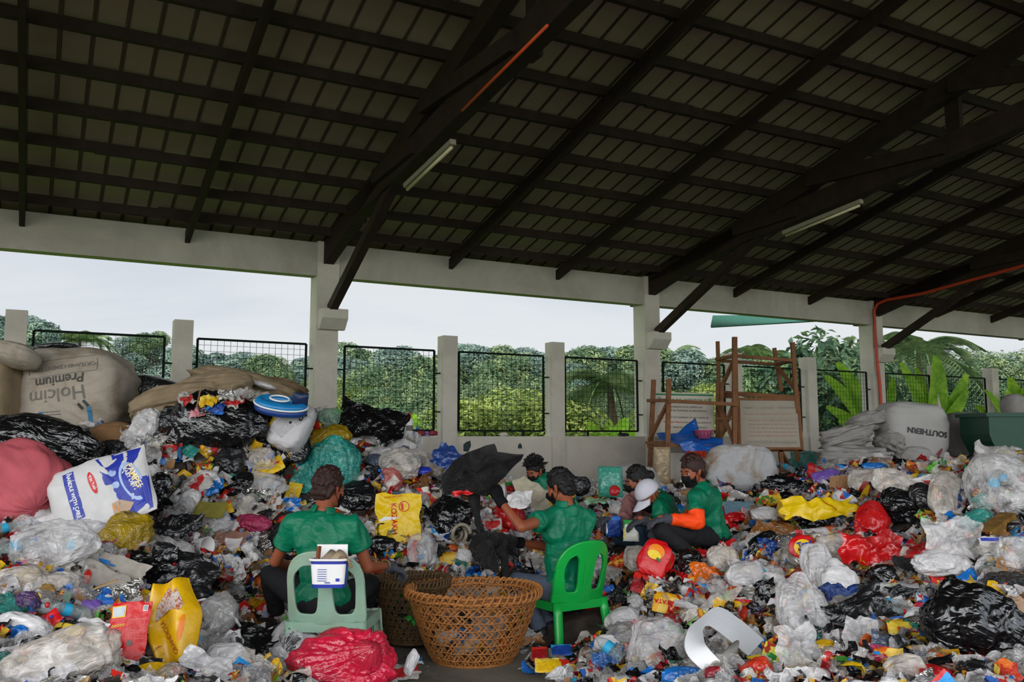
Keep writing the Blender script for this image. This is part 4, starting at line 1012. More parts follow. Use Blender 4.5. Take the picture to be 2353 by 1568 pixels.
feat('sheet',28,1470,46,58,F_blue,'bright blue bag at the left edge','plastic_bag','bag',rot=-10)
feat('sheet',58,1482,50,34,F_green,'bright green bag behind the blue one','plastic_bag','bag',rot=-35)
feat('blob',20,1508,44,28,F_red,'red bag at the left edge, low','plastic_bag','bag')
feat('blob',62,1515,40,36,F_red,'bright red bag right of the low red one','plastic_bag','bag')
feat('pack',22,1550,46,36,W_c,'blue and yellow packet in the bottom left corner','snack_wrapper','wrapper',rot=20)
feat('pack',98,1438,80,34,plain('pack_red','#c40f16'),'long red snack pack lying diagonally at left','snack_wrapper','wrapper',rot=-48,puff=.2)
o,w,h=FE['long red snack pack lying diagonally at left']
decal(o,[T('Nestle',.3*w,0,.28*min(w,h),0,.02)],M_prW,'printed_lettering',.004); decal(o,[Rr(-.1*w,.12*h,.3*w,.12*h,5),Rr(-.05*w,.3*h,.2*w,.08*h,-5)],M_prB,'printed_mark',.004)
feat('pack',152,1460,76,44,W_f,'yellow and clear food pack with green band at left','food_packet','packet',rot=-12,puff=.16)
feat('sheet',205,1455,70,56,F_white,'white crumpled sheet left of the red packet','plastic_film','film',rot=-20,fold=.1)
feat('sheet',170,1418,60,24,F_grey,'grey film strip above the white crumpled sheet','plastic_film','film',rot=15)
feat('blob',500,1420,90,96,F_grey,'grey clear bag with a handle loop right of the yellow pack','plastic_bag','bag',rot=-30,crease=.12)
g=G().tube([at(440,1385,5.05),at(470,1378,5.0),at(505,1388,4.95),at(535,1415,4.92),at(552,1440,4.95)],.008,8); solo('handle_loop',g,F_white,'white plastic handle loop curving over the grey clear bag','handle',True)
feat('sheet',585,1472,160,66,F_black,'wide black film left of the pale chair legs','garbage_bag','garbage bag',lean=45,fold=.1,n=34)
feat('blob',520,1512,90,50,F_white,'white torn bag with red print at the bottom, left of the white patterned bag','plastic_bag','bag',crease=.2)
feat('sheet',470,1540,120,60,F_milky,'milky printed film at the bottom edge','plastic_film','film',rot=-20)
feat('pack',567,1548,80,36,W_c,'dark blue printed sheet at the bottom edge','snack_wrapper','wrapper',rot=-30)
feat('pack',612,1528,40,34,W_b,'orange noodle-like sachet left of the crimson bag','sachet','sachet',rot=40)
feat('sheet',625,1552,34,34,F_yel,'small yellow rag at the bottom edge left of the crimson bag','plastic_film','film')
o,w,h=feat('blob',672,1502,108,122,F_milky,'white bag with a black tree drawing beside the pale chair','plastic_bag','bag',rot=-28,crease=.1,n=40,lean=30)
r_=random.Random(3); it=[]
for i in range(26):
    a=r_.uniform(-.9,.9); l=r_.uniform(.08,.3)*h; it.append(Rr(.02*w+l*math.sin(a)*.9,-.15*h+l*math.cos(a)+.0*h,.004*w+.003,l*.6,-math.degrees(a)))
for i in range(22): a=r_.uniform(-1,1); l=r_.uniform(.2,.38)*h; it.append(Rr(.02*w+l*math.sin(a),-.12*h+l*math.cos(a),.03*w,.008*h,r_.uniform(0,90)))
decal(o,it,M_prK,'printed_tree',.004)
feat('blob',745,1488,70,34,F_white,'white paper-like bag with a small red mark above the crimson bag','plastic_bag','bag',rot=20,crease=.15)
o,w,h=feat('blob',788,1545,236,150,F_crim,'large crimson tied plastic bag at the bottom edge below the pale chair','plastic_bag','bag',lean=20,knot=(.45,.15,.85),pleat=.085,d=.34,n=64,crease=.035,rot=8,Y=4.75)
decal(o,[T('n',-.34*w,.12*h,.07*h,20,.03)],M_prW,'printed_letter',.004)
feat('sheet',868,1508,46,48,F_clear,'small clear bag right of the crimson bag','plastic_bag','bag',Y=5.3,lean=50)
feat('sheet',915,1545,90,30,W_e,'white and black carton flattened at the bottom edge','carton','carton',Y=5.25,lean=60,fold=.05)
feat('blob',945,1525,26,56,F_white,'thin white handle of film standing on the floor left of the basket','plastic_film','film',Y=5.25,rot=-20,lean=15)
# ---- between the workers
o,w,h=feat('sheet',916,1192,100,112,plain('bag_yellow_print','#ddb708',.4,.5,var=.06,bmp=.4,bscale=10),'bright yellow printed plastic bag with red lettering between the two nearest workers','plastic_bag','bag',lean=15,fold=.06,ragged=.08,n=40,rot=3,push=-.3)
decal(o,[T('KOZAKU',-.1*w,-.02*h,.17*w,-88,.02)],M_prR,'printed_lettering',.004); decal(o,[(disc2(.12*w,.12*w,.86),(.13*w,.22*h),0),Rr(.09*w,.22*h,.05*w,.13*h,6)],M_prR,'printed_ring',.004)
decal(o,[(poly2([(-.45*w,-.02*h),(-.3*w,.03*h),(-.1*w,.02*h),(.05*w,0),(-.1*w,-.03*h),(-.3*w,-.04*h),(-.4*w,-.06*h)]),(0,0),0)],M_prW,'torn_patch',.004); decal(o,[T('KOZAKU PLUS',-.12*w,.43*h,.06*w,184,.01)],M_prR,'printed_lettering',.004)
feat('blob',824,1146,92,62,F_black,'shiny black bag just right of the seated man’s face'.replace('’',"'"),'garbage_bag','garbage bag',crease=.14)
feat('blob',1035,1192,92,82,F_black,'black bag behind the hanging net','garbage_bag','garbage bag',rot=-30,crease=.12,n=40)
feat('blob',880,1256,60,36,F_black,'black bag below the yellow printed bag','garbage_bag','garbage bag')
P=hit(1064,1232); 
g=G(); g.tube([(math.cos(a)*(.085-.002*a),.0+a*.008,math.sin(a)*(.085-.002*a)) for a in [i*.35 for i in range(60)]],.017,8)
g2=G(); g2.v=[tuple(P+Matrix.Rotation(.6,3,'Z')@Vector(v)+Vector((0,-.15,.03))) for v in g.v]; g2.f=g.f; solo('coiled_tube',g2,film('beige_tube','#9a927c',.9,.3,.3,8),'coil of beige plastic tubing left of the hanging net','tube',True)
g=G().lathe([(.001,0),(.04,0),(.05,.055),(.053,.058),(.047,.055),(.037,.006),(.001,.006)],24); P=hit(1003,1142)
g2=G(); M=Matrix.Rotation(math.radians(75),3,'X'); g2.v=[tuple(P+M@Vector(v)*1.15+Vector((0,-.08,.02))) for v in g.v]; g2.f=g.f; solo('plastic_tub',g2,M_cup,'round white plastic tub facing up behind the yellow printed bag','tub',True)
feat('blob',970,1270,66,78,F_clear,'clear bag with blue contents between the workers','plastic_bag','bag')
feat('sheet',950,1275,12,56,plain('pack_red','#c40f16'),'upright red strip wrapper between the workers','snack_wrapper','wrapper',ragged=.03)
feat('pack',1038,1285,54,30,W_b,'orange and white biscuit pack left of the net’s tail'.replace('’',"'"),'snack_wrapper','wrapper',rot=-8)
feat('pack',1052,1268,44,18,W_f,'yellow and green sachet above the orange biscuit pack','sachet','sachet',rot=10)
feat('sheet',955,1225,70,26,F_milky,'milky film strip below the yellow printed bag','plastic_film','film',rot=25)
feat('pack',922,1140,34,14,W_c,'pale blue sachet with a panel at the top of the yellow bag','sachet','sachet',rot=8)
feat('sheet',1020,1180,40,60,F_milky,'curled white film right of the white tub','plastic_film','film',rot=-40)
feat('blob',1168,1192,66,64,F_red,'red mesh of wrappers below the raised arm','plastic_bag','bag',rot=-40,crease=.2)
feat('pack',1130,1205,46,26,W_e,'white and red carton pieces below the raised gloved hand','carton','carton')
feat('blob',1155,1135,18,44,F_milky,'small translucent bottle by the raised gloved hand','plastic_bottle','bottle',lean=5,crease=.03)
feat('blob',1175,1120,40,18,F_green,'small green bag behind the raised gloved hand','plastic_bag','bag')
feat('blob',1170,1132,32,22,F_red,'small red bag under the green one','plastic_bag','bag')
feat('sheet',1228,1140,96,50,plain('cream_sack','#a39a86',.8,.2,var=.15,bmp=.4),'cream woven sack end lying before the crouching person','woven_sack','sack',rot=-28,fold=.12,Y=8.0,lean=15)
feat('blob',1330,1120,52,44,F_blackm,'black basket-like bag behind the green-shirted head','garbage_bag','garbage bag',crease=.06,Y=9.0,lean=5)
feat('blob',1135,1262,50,24,F_teal,'teal clear bottle-like bag under the lower glove','plastic_bag','bag')
feat(lambda w,h:s_pack(w,h,31,.5,30,False),1402,1112,56,70,film('teal_print','#3f9c86',.95,.3,.5,12),'teal printed rice sack propped left of the woman','rice_sack','sack',Y=8.6,lean=8)
feat('blob',1412,1130,24,22,F_red,'red flower-like plastic on the teal rice sack','plastic_film','film',Y=8.35)
feat('blob',1440,1090,100,36,M_sackg,'grey woven sack behind the woman against the wall','woven_sack','sack',Y=9.6,lean=10)
feat('sheet',1375,1152,60,14,film('pale_green','#8fb894',.95,.3,.4,8),'pale green plastic tray edge behind the green-shirted worker','plastic_tray','tray',Y=8.7)
o,w,h=feat('blob',1497,1108,30,64,M_sackg,'grey-white tied bag neck behind the white cap','woven_sack','sack',Y=8.9,lean=5,rot=20)
# ---- right side
feat(lambda w,h:s_sackbox(w,h,.35,8,.6,0,.05),1700,1085,160,112,plain('white_sack_stained','#a3a3a3',.8,.25,var=.08,vscale=6,bmp=.5,bscale=14,dirt='#7a5a30',dirtamt=.95),'white woven sack with brown stains leaning against the racks','woven_sack','sack',Y=10.2,lean=12)
feat('blob',1855,1075,92,64,F_teal,'large teal bag on the back of the right heap','plastic_bag','bag',knot=(-.5,1,.2),pleat=.08,n=40)
feat('sheet',1818,1075,46,40,F_teal,'loose teal flap of the large teal bag','plastic_film','film',rot=30)
feat('blob',1895,1100,66,32,F_purp,'purple bag right of the large teal bag','plastic_bag','bag',rot=10)
feat('sheet',1935,1125,56,60,M_card,'rounded brown cardboard sheet standing in the right heap','cardboard','cardboard',fold=.04,ragged=.1,lean=10)
feat('blob',1990,1122,90,70,F_clear2,'bulging brownish clear bag behind the yellow film','plastic_bag','bag',crease=.1,n=40,rot=-12)
feat('blob',2060,1125,110,66,F_clear2,'second bulging brownish clear bag, right of the first','plastic_bag','bag',crease=.14,n=40,rot=-20)
feat('blob',2010,1075,54,18,F_blue,'light blue rag at the back of the right heap','plastic_film','film')
feat('blob',2115,1145,56,60,F_blackm,'dark black bag between the brownish clear bags and the tall clear bag','garbage_bag','garbage bag')
feat('blob',2065,1165,80,74,F_black,'black crumpled bag right of the red bag','garbage_bag','garbage bag',crease=.16)
o,w,h=feat('sheet',1885,1172,180,44,plain('film_yellow','#dcb80e',.35,.5,var=.06,bmp=.3),'long bright yellow film with red lettering across the right heap','plastic_film','film',rot=4,fold=.11,n=38,ragged=.22)
decal(o,[T('PANIHAPON',.1*w,.1*h,.14*h,-35,.02)],plain('print_brownred','#a84a14'),'printed_lettering',.004)
feat('blob',1985,1140,14,56,F_yel,'twisted yellow bag neck standing above the yellow film','plastic_bag','bag',rot=-32)
feat('blob',1806,1178,44,50,F_yel,'yellow curled end of the long film','plastic_film','film')
feat('blob',1872,1188,84,60,F_black,'black bag lying on the long yellow film','garbage_bag','garbage bag',crease=.2)
feat('blob',1998,1205,72,84,F_red,'upper red glossy bag on the right heap','plastic_bag','bag',rot=-30,crease=.1,n=40)
feat('sheet',2010,1262,150,70,F_red,'wide red bag spread under the upper red one','plastic_bag','bag',fold=.18,n=38,rot=-4)
feat('blob',1800,1228,80,40,F_brown,'brown plastic bag below the long yellow film','plastic_bag','bag',crease=.18,rot=-10)
feat('sheet',1745,1245,60,90,F_brown,'long brown film falling toward the viewer from the brown bag','plastic_film','film',rot=-40)
feat('blob',1850,1240,110,36,F_milky,'long milky bag above the round red label','plastic_bag','bag',rot=14,crease=.1)
o,w,h=feat('blob',1843,1262,60,52,plain('pack_red','#c40f16',.35,.5),'round red food pack with yellow disc and blue lettering','food_packet','packet',d=.06,lean=20,rot=0,crease=.03,push=-.5)
decal(o,[Dd(-.02*w,-.05*h,.36*w,.36*h)],M_prY,'yellow_disc',.003); decal(o,[T('Tend',.0*w,.08*h,.3*h,12,.05),T('Juic',-.03*w,-.2*h,.3*h,12,.05)],M_prB,'printed_lettering',.006)
feat('blob',1920,1262,90,56,F_clear2,'brownish clear bag right of the round red label','plastic_bag','bag',crease=.16)
feat('blob',1875,1305,66,100,F_milky,'milky bag hanging down below the round red label','plastic_bag','bag',lean=25,crease=.12)
feat('blob',1918,1345,86,78,F_white,'clean white knotted bag in the right foreground','plastic_bag','bag',knot=(0,1,.3),pleat=.05,crease=.1,n=40)
feat('blob',1840,1412,112,130,F_clear,'tall clear bag with gathered top in the right foreground','plastic_bag','bag',knot=(.1,1,.3),pleat=.13,crease=.05,n=50,lean=30)
feat('sheet',1835,1500,90,110,F_clear,'clear film hanging below the tall clear bag','plastic_film','film',n=36)
feat('sheet',1960,1420,190,84,F_blackm,'black bubble-textured sheet winding across the right foreground','plastic_sheet','sheeting',rot=24,fold=.12,n=40)
feat('sheet',2085,1375,110,44,F_blackm,'black bubble-textured strip left of the big black bag','plastic_sheet','sheeting',rot=-4)
feat('sheet',2080,1305,48,46,film('black_net','#1b1b1c',1,.6,1,60),'piece of black dimpled net below the red bags','net','net')
feat('blob',2030,1325,64,44,F_black,'small black bag left of the dimpled net','garbage_bag','garbage bag')
o,w,h=feat('blob',2225,1440,190,150,F_black,'big glossy black garbage bag at the right edge of the foreground','garbage_bag','garbage bag',rot=-28,lean=32,d=.34,crease=.13,n=60)
feat('blob',2060,1360,90,30,F_clear,'bubbly clear film above the black bubble sheet','plastic_film','film',rot=-4,crease=.25)
feat('sheet',2195,1250,130,110,F_clear,'big clear bag with two pointed handles on the right','plastic_bag','bag',n=40,fold=.14)
feat('sheet',2170,1200,44,50,F_clear,'pointed clear handle of the big clear bag','plastic_bag','bag',rot=-20)
feat('blob',2150,1300,110,50,F_milky,'milky crumpled film below the big clear bag','plastic_film','film',crease=.2)
feat('blob',2245,1205,74,50,F_teal,'teal bag on the right, left of the mouldy wood','plastic_bag','bag',rot=20)
g=G().bar(at(2255,1235,5.75),at(2318,1190,6.1),.1,.07); solo('wood_block',g,plain('mouldy_wood','#7a5a2c',.9,.1,var=.5,vscale=9),'brown mouldy wood block at the right edge','wood block')
o,w,h=feat('sheet',2285,1270,52,66,plain('white_tub','#b4b0ac',.5,.3),'white plastic container with a blue rim at right','plastic_container','container',fold=.05,ragged=.06); decal(o,[Rr(0,.42*h,.8*w,.1*h)],M_prB,'blue_rim',.004)
feat('blob',2290,1130,150,140,F_clear,'huge clear bag of bottles on the right heap','plastic_bag','bag',crease=.08,n=50,d=.4,rot=-10)
feat('sheet',2310,1080,130,90,F_grey,'grey clear film with blue bands at the right edge','plastic_film','film',rot=-30,n=34)
feat('blob',2165,1140,66,110,F_clear2,'tall brownish clear bag left of the huge clear bag','plastic_bag','bag',rot=-20,n=40,crease=.1)
feat('sheet',2205,1150,16,110,F_navy,'thin navy blue strip between the two clear bags','plastic_strip','strip',rot=-32,ragged=.05)
feat('blob',2278,1118,26,24,plain('cyan_cap','#1fa8d0',.3,.5),'round cyan cap inside the huge clear bag','round_cap','cap',push=-2.2,crease=.02)
feat('pack',2322,1142,30,22,W_d,'green carton scrap on the huge clear bag','carton','carton',rot=-40,push=-2)
feat('sheet',2150,1080,38,30,W_d,'small bright green paper at the back of the right heap','paper_scrap','paper',rot=30)
feat('sheet',2335,1058,60,40,F_navy,'blue sheet at the far right edge','plastic_film','film',Y=7.9)
feat('blob',2270,1062,70,24,F_yel,'yellow topped white bag near the green bin','plastic_bag','bag',Y=8.3)
feat('blob',2105,1062,74,60,M_sackg,'white woven sack half full before the grey sacks','woven_sack','sack',Y=9.2,lean=8)
feat('blob',2330,1280,90,70,F_clear,'clear wrinkled bag at the right edge, mid height','plastic_bag','bag',n=38,crease=.14)
feat('sheet',2320,1245,14,90,film('blue_ribbon','#2c6a90',.9,.3,.4,8),'long blue-grey ribbon over the clear bag at the right edge','ribbon','ribbon',rot=-40,ragged=.03)
feat('pack',2237,1368,110,20,W_c,'long bright blue wrapper above the big glossy black bag','snack_wrapper','wrapper',rot=-17)
feat('pack',2225,1328,50,26,F_blue,'light blue packet above the long blue wrapper','snack_wrapper','wrapper',rot=30)
feat('blob',2330,1415,60,60,plain('kraft_paper','#9c8068',.85,.15,bmp=.6,bscale=8),'crumpled kraft paper at the right edge','crumpled_paper','paper',crease=.3)
feat('blob',2335,1470,50,40,F_blue,'blue packet below the kraft paper','plastic_bag','bag')
o,w,h=feat('pack',2088,1458,90,50,W_f,'yellow and white coffee sachet bundle left of the big glossy black bag','sachet','sachet',rot=-4); decal(o,[Rr(.0,.12*h,.56*w,.17*h,0)],M_prR,'red_band',.004); decal(o,[T('NESCAFE',0,.12*h,.14*h,0,.03)],M_prW,'printed_lettering',.007)
feat('blob',2105,1425,56,40,F_white,'white paper bag above the coffee sachets','plastic_bag','bag',rot=30,crease=.2)
feat('sheet',2040,1490,78,60,F_slate,'slate blue film below the coffee sachets','plastic_film','film',rot=-20)
feat('sheet',2015,1540,56,60,film('maroon_film','#9a1c30',.95,.3,.5,8),'maroon film at the bottom edge','plastic_film','film')
feat('sheet',2105,1502,46,30,F_yel,'yellow film scrap below the coffee sachets','plastic_film','film')
feat('blob',2080,1548,100,60,F_clear2,'brownish milky bag at the bottom edge on the right','plastic_bag','bag',crease=.14,n=40)
feat('sheet',1975,1470,70,90,F_clear,'clear film pouch in front of the black bubble sheet','plastic_film','film',rot=-20)
feat('blob',1895,1495,60,34,F_yel,'yellow rag right of the tall clear bag','plastic_film','film')
feat('sheet',1925,1560,90,26,F_yel,'yellow bubbled film at the bottom edge','plastic_film','film')
feat('pack',2280,1556,70,40,W_a,'red framed packet in the bottom right corner','snack_wrapper','wrapper')
g=G().tube([at(1890,1545,4.0),at(1990,1535,4.0),at(2060,1528,3.98),at(2160,1538,3.95),at(2250,1560,3.85)],.009,8); solo('cable',g,M_prK,'dark green-grey cable lying across the bottom right','cable',True)
# white curved plastic sheet and pipe
M_wp=plain('white_plastic_sheet','#dedee0',.35,.5,var=.04,vscale=20)
Y=4.15
def arc_sheet():
    g=G(); A=[at(x,y,Y+d) for x,y,d in ((1650,1568,-.15),(1580,1505,-.1),(1580,1450,.05),(1610,1420,.3),(1650,1395,.5),(1702,1425,.45),(1755,1470,.2))]
    B=[at(x,y,Y+d) for x,y,d in ((1655,1520,-.15),(1625,1487,-.1),(1618,1470,.0),(1616,1447,.15),(1632,1440,.25),(1680,1475,.2),(1720,1508,0))]
    def cr(P,t):
        n=len(P)-1; s=min(n-1,int(t*n)); f=t*n-s
        p0,p1,p2,p3=P[max(0,s-1)],P[s],P[s+1],P[min(n,s+2)]
        return .5*((2*p1)+(p2-p0)*f+(2*p0-5*p1+4*p2-p3)*f*f+(3*p1-p0-3*p2+p3)*f**3)
    g.grid(lambda u,v:cr(A,u).lerp(cr(B,u),v),40,8); o=len(g.v); v2=[Vector(x)+Vector((0,.012,-.004)) for x in g.v]
    f2=[q[::-1] for q in g.f]; g.add(v2,f2); return g
g=arc_sheet(); solo('plastic_sheet',g,M_wp,'curved white rigid plastic sheet bent into a loop in the foreground','sheeting',True)
g=G().tube([at(1632,1548,Y-.25),at(1700,1480,Y+.25)],.026,18); solo('pipe',g,M_cup,'short beige-white plastic pipe lying through the curved white sheet','pipe',True)
KEEP.append((at(1660,1480,Y).x,Y,.25))
feat('blob',1570,1560,100,44,F_blue,'bright blue bag at the bottom edge under the curved sheet','plastic_bag','bag',lean=10,n=40,crease=.07)
feat('blob',1650,1558,56,40,film('red_dark','#a01a2c',.95,.3,.5,10),'dark red bag at the bottom edge beside the blue one','plastic_bag','bag')
o,w,h=feat('sheet',1762,1520,84,26,plain('film_yellow','#dcb80e'),'yellow film with red letters right of the curved sheet','plastic_film','film',rot=6,fold=.05); decal(o,[T('FREE ME',0,0,.55*h,183,.05)],M_prR,'printed_lettering',.005)
feat('blob',1735,1545,80,44,film('red_orange','#d2341c',.9,.2,.7,14),'red and orange net-like bag below the yellow film','plastic_bag','bag',rot=25)
feat('sheet',1745,1485,100,24,F_blue,'blue film under the curved white sheet','plastic_film','film',rot=-4)
feat('blob',1510,1500,130,120,F_clear,'large wrinkled clear bag left of the curved sheet','plastic_bag','bag',n=50,crease=.12,rot=-8)
feat('blob',1430,1430,80,50,F_milky,'pale bluish scribbled bag left of the large clear bag','plastic_bag','bag',rot=25)
feat('blob',1395,1480,60,30,F_white,'white bag behind the blue mesh pouch','plastic_bag','bag')
feat('sheet',1400,1528,74,54,film('blue_pouch','#2e62a4',.75,.15,.6,14),'translucent blue pouch in the lower middle','pouch','pouch',rot=8)
feat('pack',1370,1552,40,26,W_b,'orange picture packet at the bottom, below the blue pouch','food_packet','packet')
feat('pack',1260,1530,60,26,W_f,'yellow and blue sachet on the floor right of the basket','sachet','sachet',lean=60,Y=5.15)
feat('pack',1240,1502,34,24,W_a,'red sachet on the floor beside the basket','sachet','sachet',lean=60,Y=5.5)
feat('pack',1290,1495,46,20,W_c,'blue sachet on the floor by the chair legs','sachet','sachet',lean=60,Y=5.6)
o,w,h=feat('blob',1505,1287,78,84,plain('pack_red','#c40f16',.35,.5,bmp=.3),'red juice pack with an orange picture in front of the three seated workers','food_packet','packet',rot=-24,d=.08,crease=.05,n=40,lean=20); decal(o,[Dd(-.05*w,.15*h,.24*w,.2*h)],M_prO,'orange_fruit',.003); decal(o,[Dd(-.08*w,.04*h,.2*w,.12*h)],M_prY,'cut_fruit',.005); decal(o,[Rr(.08*w,-.05*h,.14*w,.06*h,-30)],M_prG,'leaf_print',.007)
feat('blob',1460,1288,56,50,F_clear2,'brownish clear bag left of the red juice pack','plastic_bag','bag')
feat('blob',1545,1270,50,40,F_white,'white flap right of the red juice pack','plastic_bag','bag')
feat('blob',1608,1278,34,26,F_red,'small red ball of film behind the black bag','plastic_bag','bag')
feat('blob',1585,1300,54,60,F_black,'black shiny bag right of the red juice pack','garbage_bag','garbage bag',crease=.25)
feat('blob',1660,1290,70,56,F_clear2,'brownish clear pouch in front of the boy in orange sleeves','plastic_bag','bag')
feat('sheet',1620,1330,54,66,F_or,'orange-yellow bag in the middle of the right heap','plastic_bag','bag')
feat('blob',1715,1330,96,62,F_milky,'large milky gathered bag in the middle of the right heap','plastic_bag','bag',rot=15,n=40,crease=.1)
feat('sheet',1640,1395,150,40,F_clear2,'long brownish film trailing below the milky gathered bag','plastic_film','film',rot=26)
feat('blob',1648,1352,48,34,F_clear,'small clear ball of film below the orange-yellow bag','plastic_bag','bag')
o,w,h=feat('pack',1532,1388,62,44,W_b,'golden chips bag in the middle of the right heap','snack_wrapper','wrapper',rot=-12); decal(o,[T('PATATA',-.05*w,0,.28*h,184,.03)],M_prR,'printed_lettering',.006)
feat('pack',1545,1422,40,20,W_k,'dark orange chips bag below the golden one','snack_wrapper','wrapper')
feat('pack',1470,1340,34,46,W_a,'red and black biscuit wrapper right of the green chair','snack_wrapper','wrapper',rot=-20)
feat('pack',1420,1298,36,16,W_b,'orange wrapper right of the green chair back','snack_wrapper','wrapper')
feat('pack',1605,1430,84,20,W_d,'long green and orange wrapper left of the curved sheet','snack_wrapper','wrapper',rot=35)
feat('sheet',1745,1370,84,50,F_black,'black film right of the milky gathered bag','plastic_film','film',rot=15)
feat('pack',1740,1418,46,30,W_h,'pink and blue wrapper right of the curved sheet','snack_wrapper','wrapper')
feat('pack',1785,1440,40,44,W_e,'white triangular carton with red print right of the curved sheet','carton','carton',rot=20)
feat('sheet',1765,1265,40,50,F_navy,'dark blue pouch left of the round red label','pouch','pouch')
feat('sheet',1820,1318,36,20,F_green,'bright green wrapper in the right foreground','snack_wrapper','wrapper')
feat('sheet',1700,1170,70,34,film('bluegrey_board','#6f8d9c',.98,.35,.3,5),'pale blue board behind the boy in orange sleeves','board','board',lean=50,fold=.03,ragged=.04)
feat('sheet',1697,1195,60,40,F_red,'red plastic sheet behind the boy in orange sleeves','plastic_film','film',rot=25)
feat('sheet',1665,1182,50,34,F_mag,'magenta sheet behind the boy in orange sleeves','plastic_film','film')
feat('blob',1755,1185,60,30,F_white,'white paper plates stack right of the boy','paper_plate','plate')
feat('blob',1845,1125,50,18,F_green,'green scrap at the back of the right heap','plastic_film','film') if False else None
feat('blob',1795,1120,90,40,F_black,'mixed black bags before the large teal bag','garbage_bag','garbage bag',crease=.25)
feat('blob',1700,1112,60,20,F_black,'black bag behind the pale blue board','garbage_bag','garbage bag')
feat('blob',1745,1250,84,30,F_black,'black strap-like bag with a red edge right of the boy','garbage_bag','garbage bag',rot=35,crease=.2)
# ---- grey sacks at the back right
for a in [(1975,1062,170,75,10.6,'loose pile of grey woven sacks at the back right',0,21,.15),(1955,1010,120,60,11.0,'grey sacks crumpled on the loose pile',10,22,.1),(2030,1085,130,60,10.4,'low grey sack before the upright printed one',-5,23,.3),(2005,970,100,46,11.4,'brownish white sack bundle on top of the loose pile',14,24,.1),(1935,1085,110,50,10.3,'grey sack bundle at the left end of the loose pile',5,29,.1),(2060,1020,60,50,10.9,'small crumpled sack on the flank of the upright printed one',-30,28,.05)]:
    sack(a[0],a[1],a[2],a[3],a[4],M_sackg,a[5],a[6],.5,a[7],12,'woven_sack',a[8],wr=.16)
o,w,h=sack(2115,1000,148,150,11.3,plain('woven_white','#a29f9c',.8,.25,var=.06,vscale=4,bmp=.3),'tall upright white woven sack with upside-down dark lettering',-4,.7,25,4,'bulk_sack',.8,-.04)
decal(o,[T('SOUTHERN',.07*w,.02*h,.12*h,176,.03)],M_prK,'printed_lettering',.004); decal(o,[(disc2(.03*w,.1*h),(.05*w,-.3*h),.5),(disc2(.03*w,.1*h),(.25*w,-.3*h),-.5)],plain('print_dull_red','#7c4a48',.7,.2),'printed_mark',.004)
sack(2090,1075,120,60,10.8,M_sackg,'lower printed grey sack under the tall upright one',-3,.6,26,4,'bulk_sack',.6)
sack(2240,1010,110,120,11.8,plain('sack_dark_grey','#6e6a66',.85,.2,var=.1,bmp=.3),'wide dark grey sack between the tall white sack and the green bin',-6,.6,27,4,'bulk_sack',.8)  # a darker grey for this whole sack
sack(2345,935,50,60,12.5,M_sackg,'white sack on top behind the green bin',0,.4,30,4,'bulk_sack',.4)
# green bin
t=thing('recycling_bin','dark green plastic bin at the far right edge','bin',at(2320,1095,11.0))
Mb=plain('bin_green','#0e3d2c',.45,.4)
q=ppm(11.); g=G(); g.grid(lambda u,v:Vector(((.62+.2*min(1,max(0,(v-.45)*4)))*(.5*max(-1,min(1,1.5*math.cos(2*PI*u)*1.0))),.35*max(-1,min(1,1.5*math.sin(2*PI*u))),-.1+.85*v)),32,12,True)
part(t,'body',g,Mb,False); part(t,'rim',G().box((0,0,.76),(.9,.76,.05)),Mb)
for x in (-.18,0,.18): part(t,'panel_recess',G().box((x,-.36,.15),(.1,.02,.26)),plain('bin_green_dark','#082a1f',.5,.3))
# plastic basin etc on rack done elsewhere

feat('sheet',1192,1152,56,36,F_white,'white crumpled bags under the cream woven sack','plastic_bag','bag',Y=7.8)
feat('blob',1290,1150,60,40,F_yelo,'yellow film scrap behind the green-shirted worker','plastic_film','film',Y=7.6,crease=.2)
feat('blob',1165,1290,60,60,F_blackm,'black plastic heap under the tail of the net','garbage_bag','garbage bag',Y=6.9)

for px,py,w_,h_,m,lab,rt in ((500,938,46,26,W_c,'blue snack wrapper on top of the largest black bag',-10),(478,922,40,22,W_f,'yellow and orange wrapper at the very peak of the heap',12),(456,946,34,26,film('pink_box','#c47a80',1,.4,.3,8),'pale pink box scrap left of the peak wrappers',0),(535,925,40,26,W_e,'white and red wrapper at the very peak of the heap',-25),(560,930,50,24,W_a,'red and white wrapper right of the peak',-30),(520,912,34,20,W_g,'silver wrapper at the top of the heap',20),(590,945,60,34,W_e,'white torn wrapper between the peak and the boat',-20),(600,972,46,26,W_a,'red wrapper left of the printed feed bag',20),(430,920,30,34,W_e,'white wrapper stuck in the torn black bag',40)):
    feat('sheet',px,py,w_,h_*1.1,m,lab,'snack_wrapper','wrapper',rot=rt,Y=7.6 if px<545 else None,fold=.28,ragged=.2,lean=45)
g=G().tube([at(452,935,7.5),at(463,885,7.55)],.006,8); solo('wooden_stick',g,M_stick,'thin pale stick poking up from the peak of the left heap','stick')
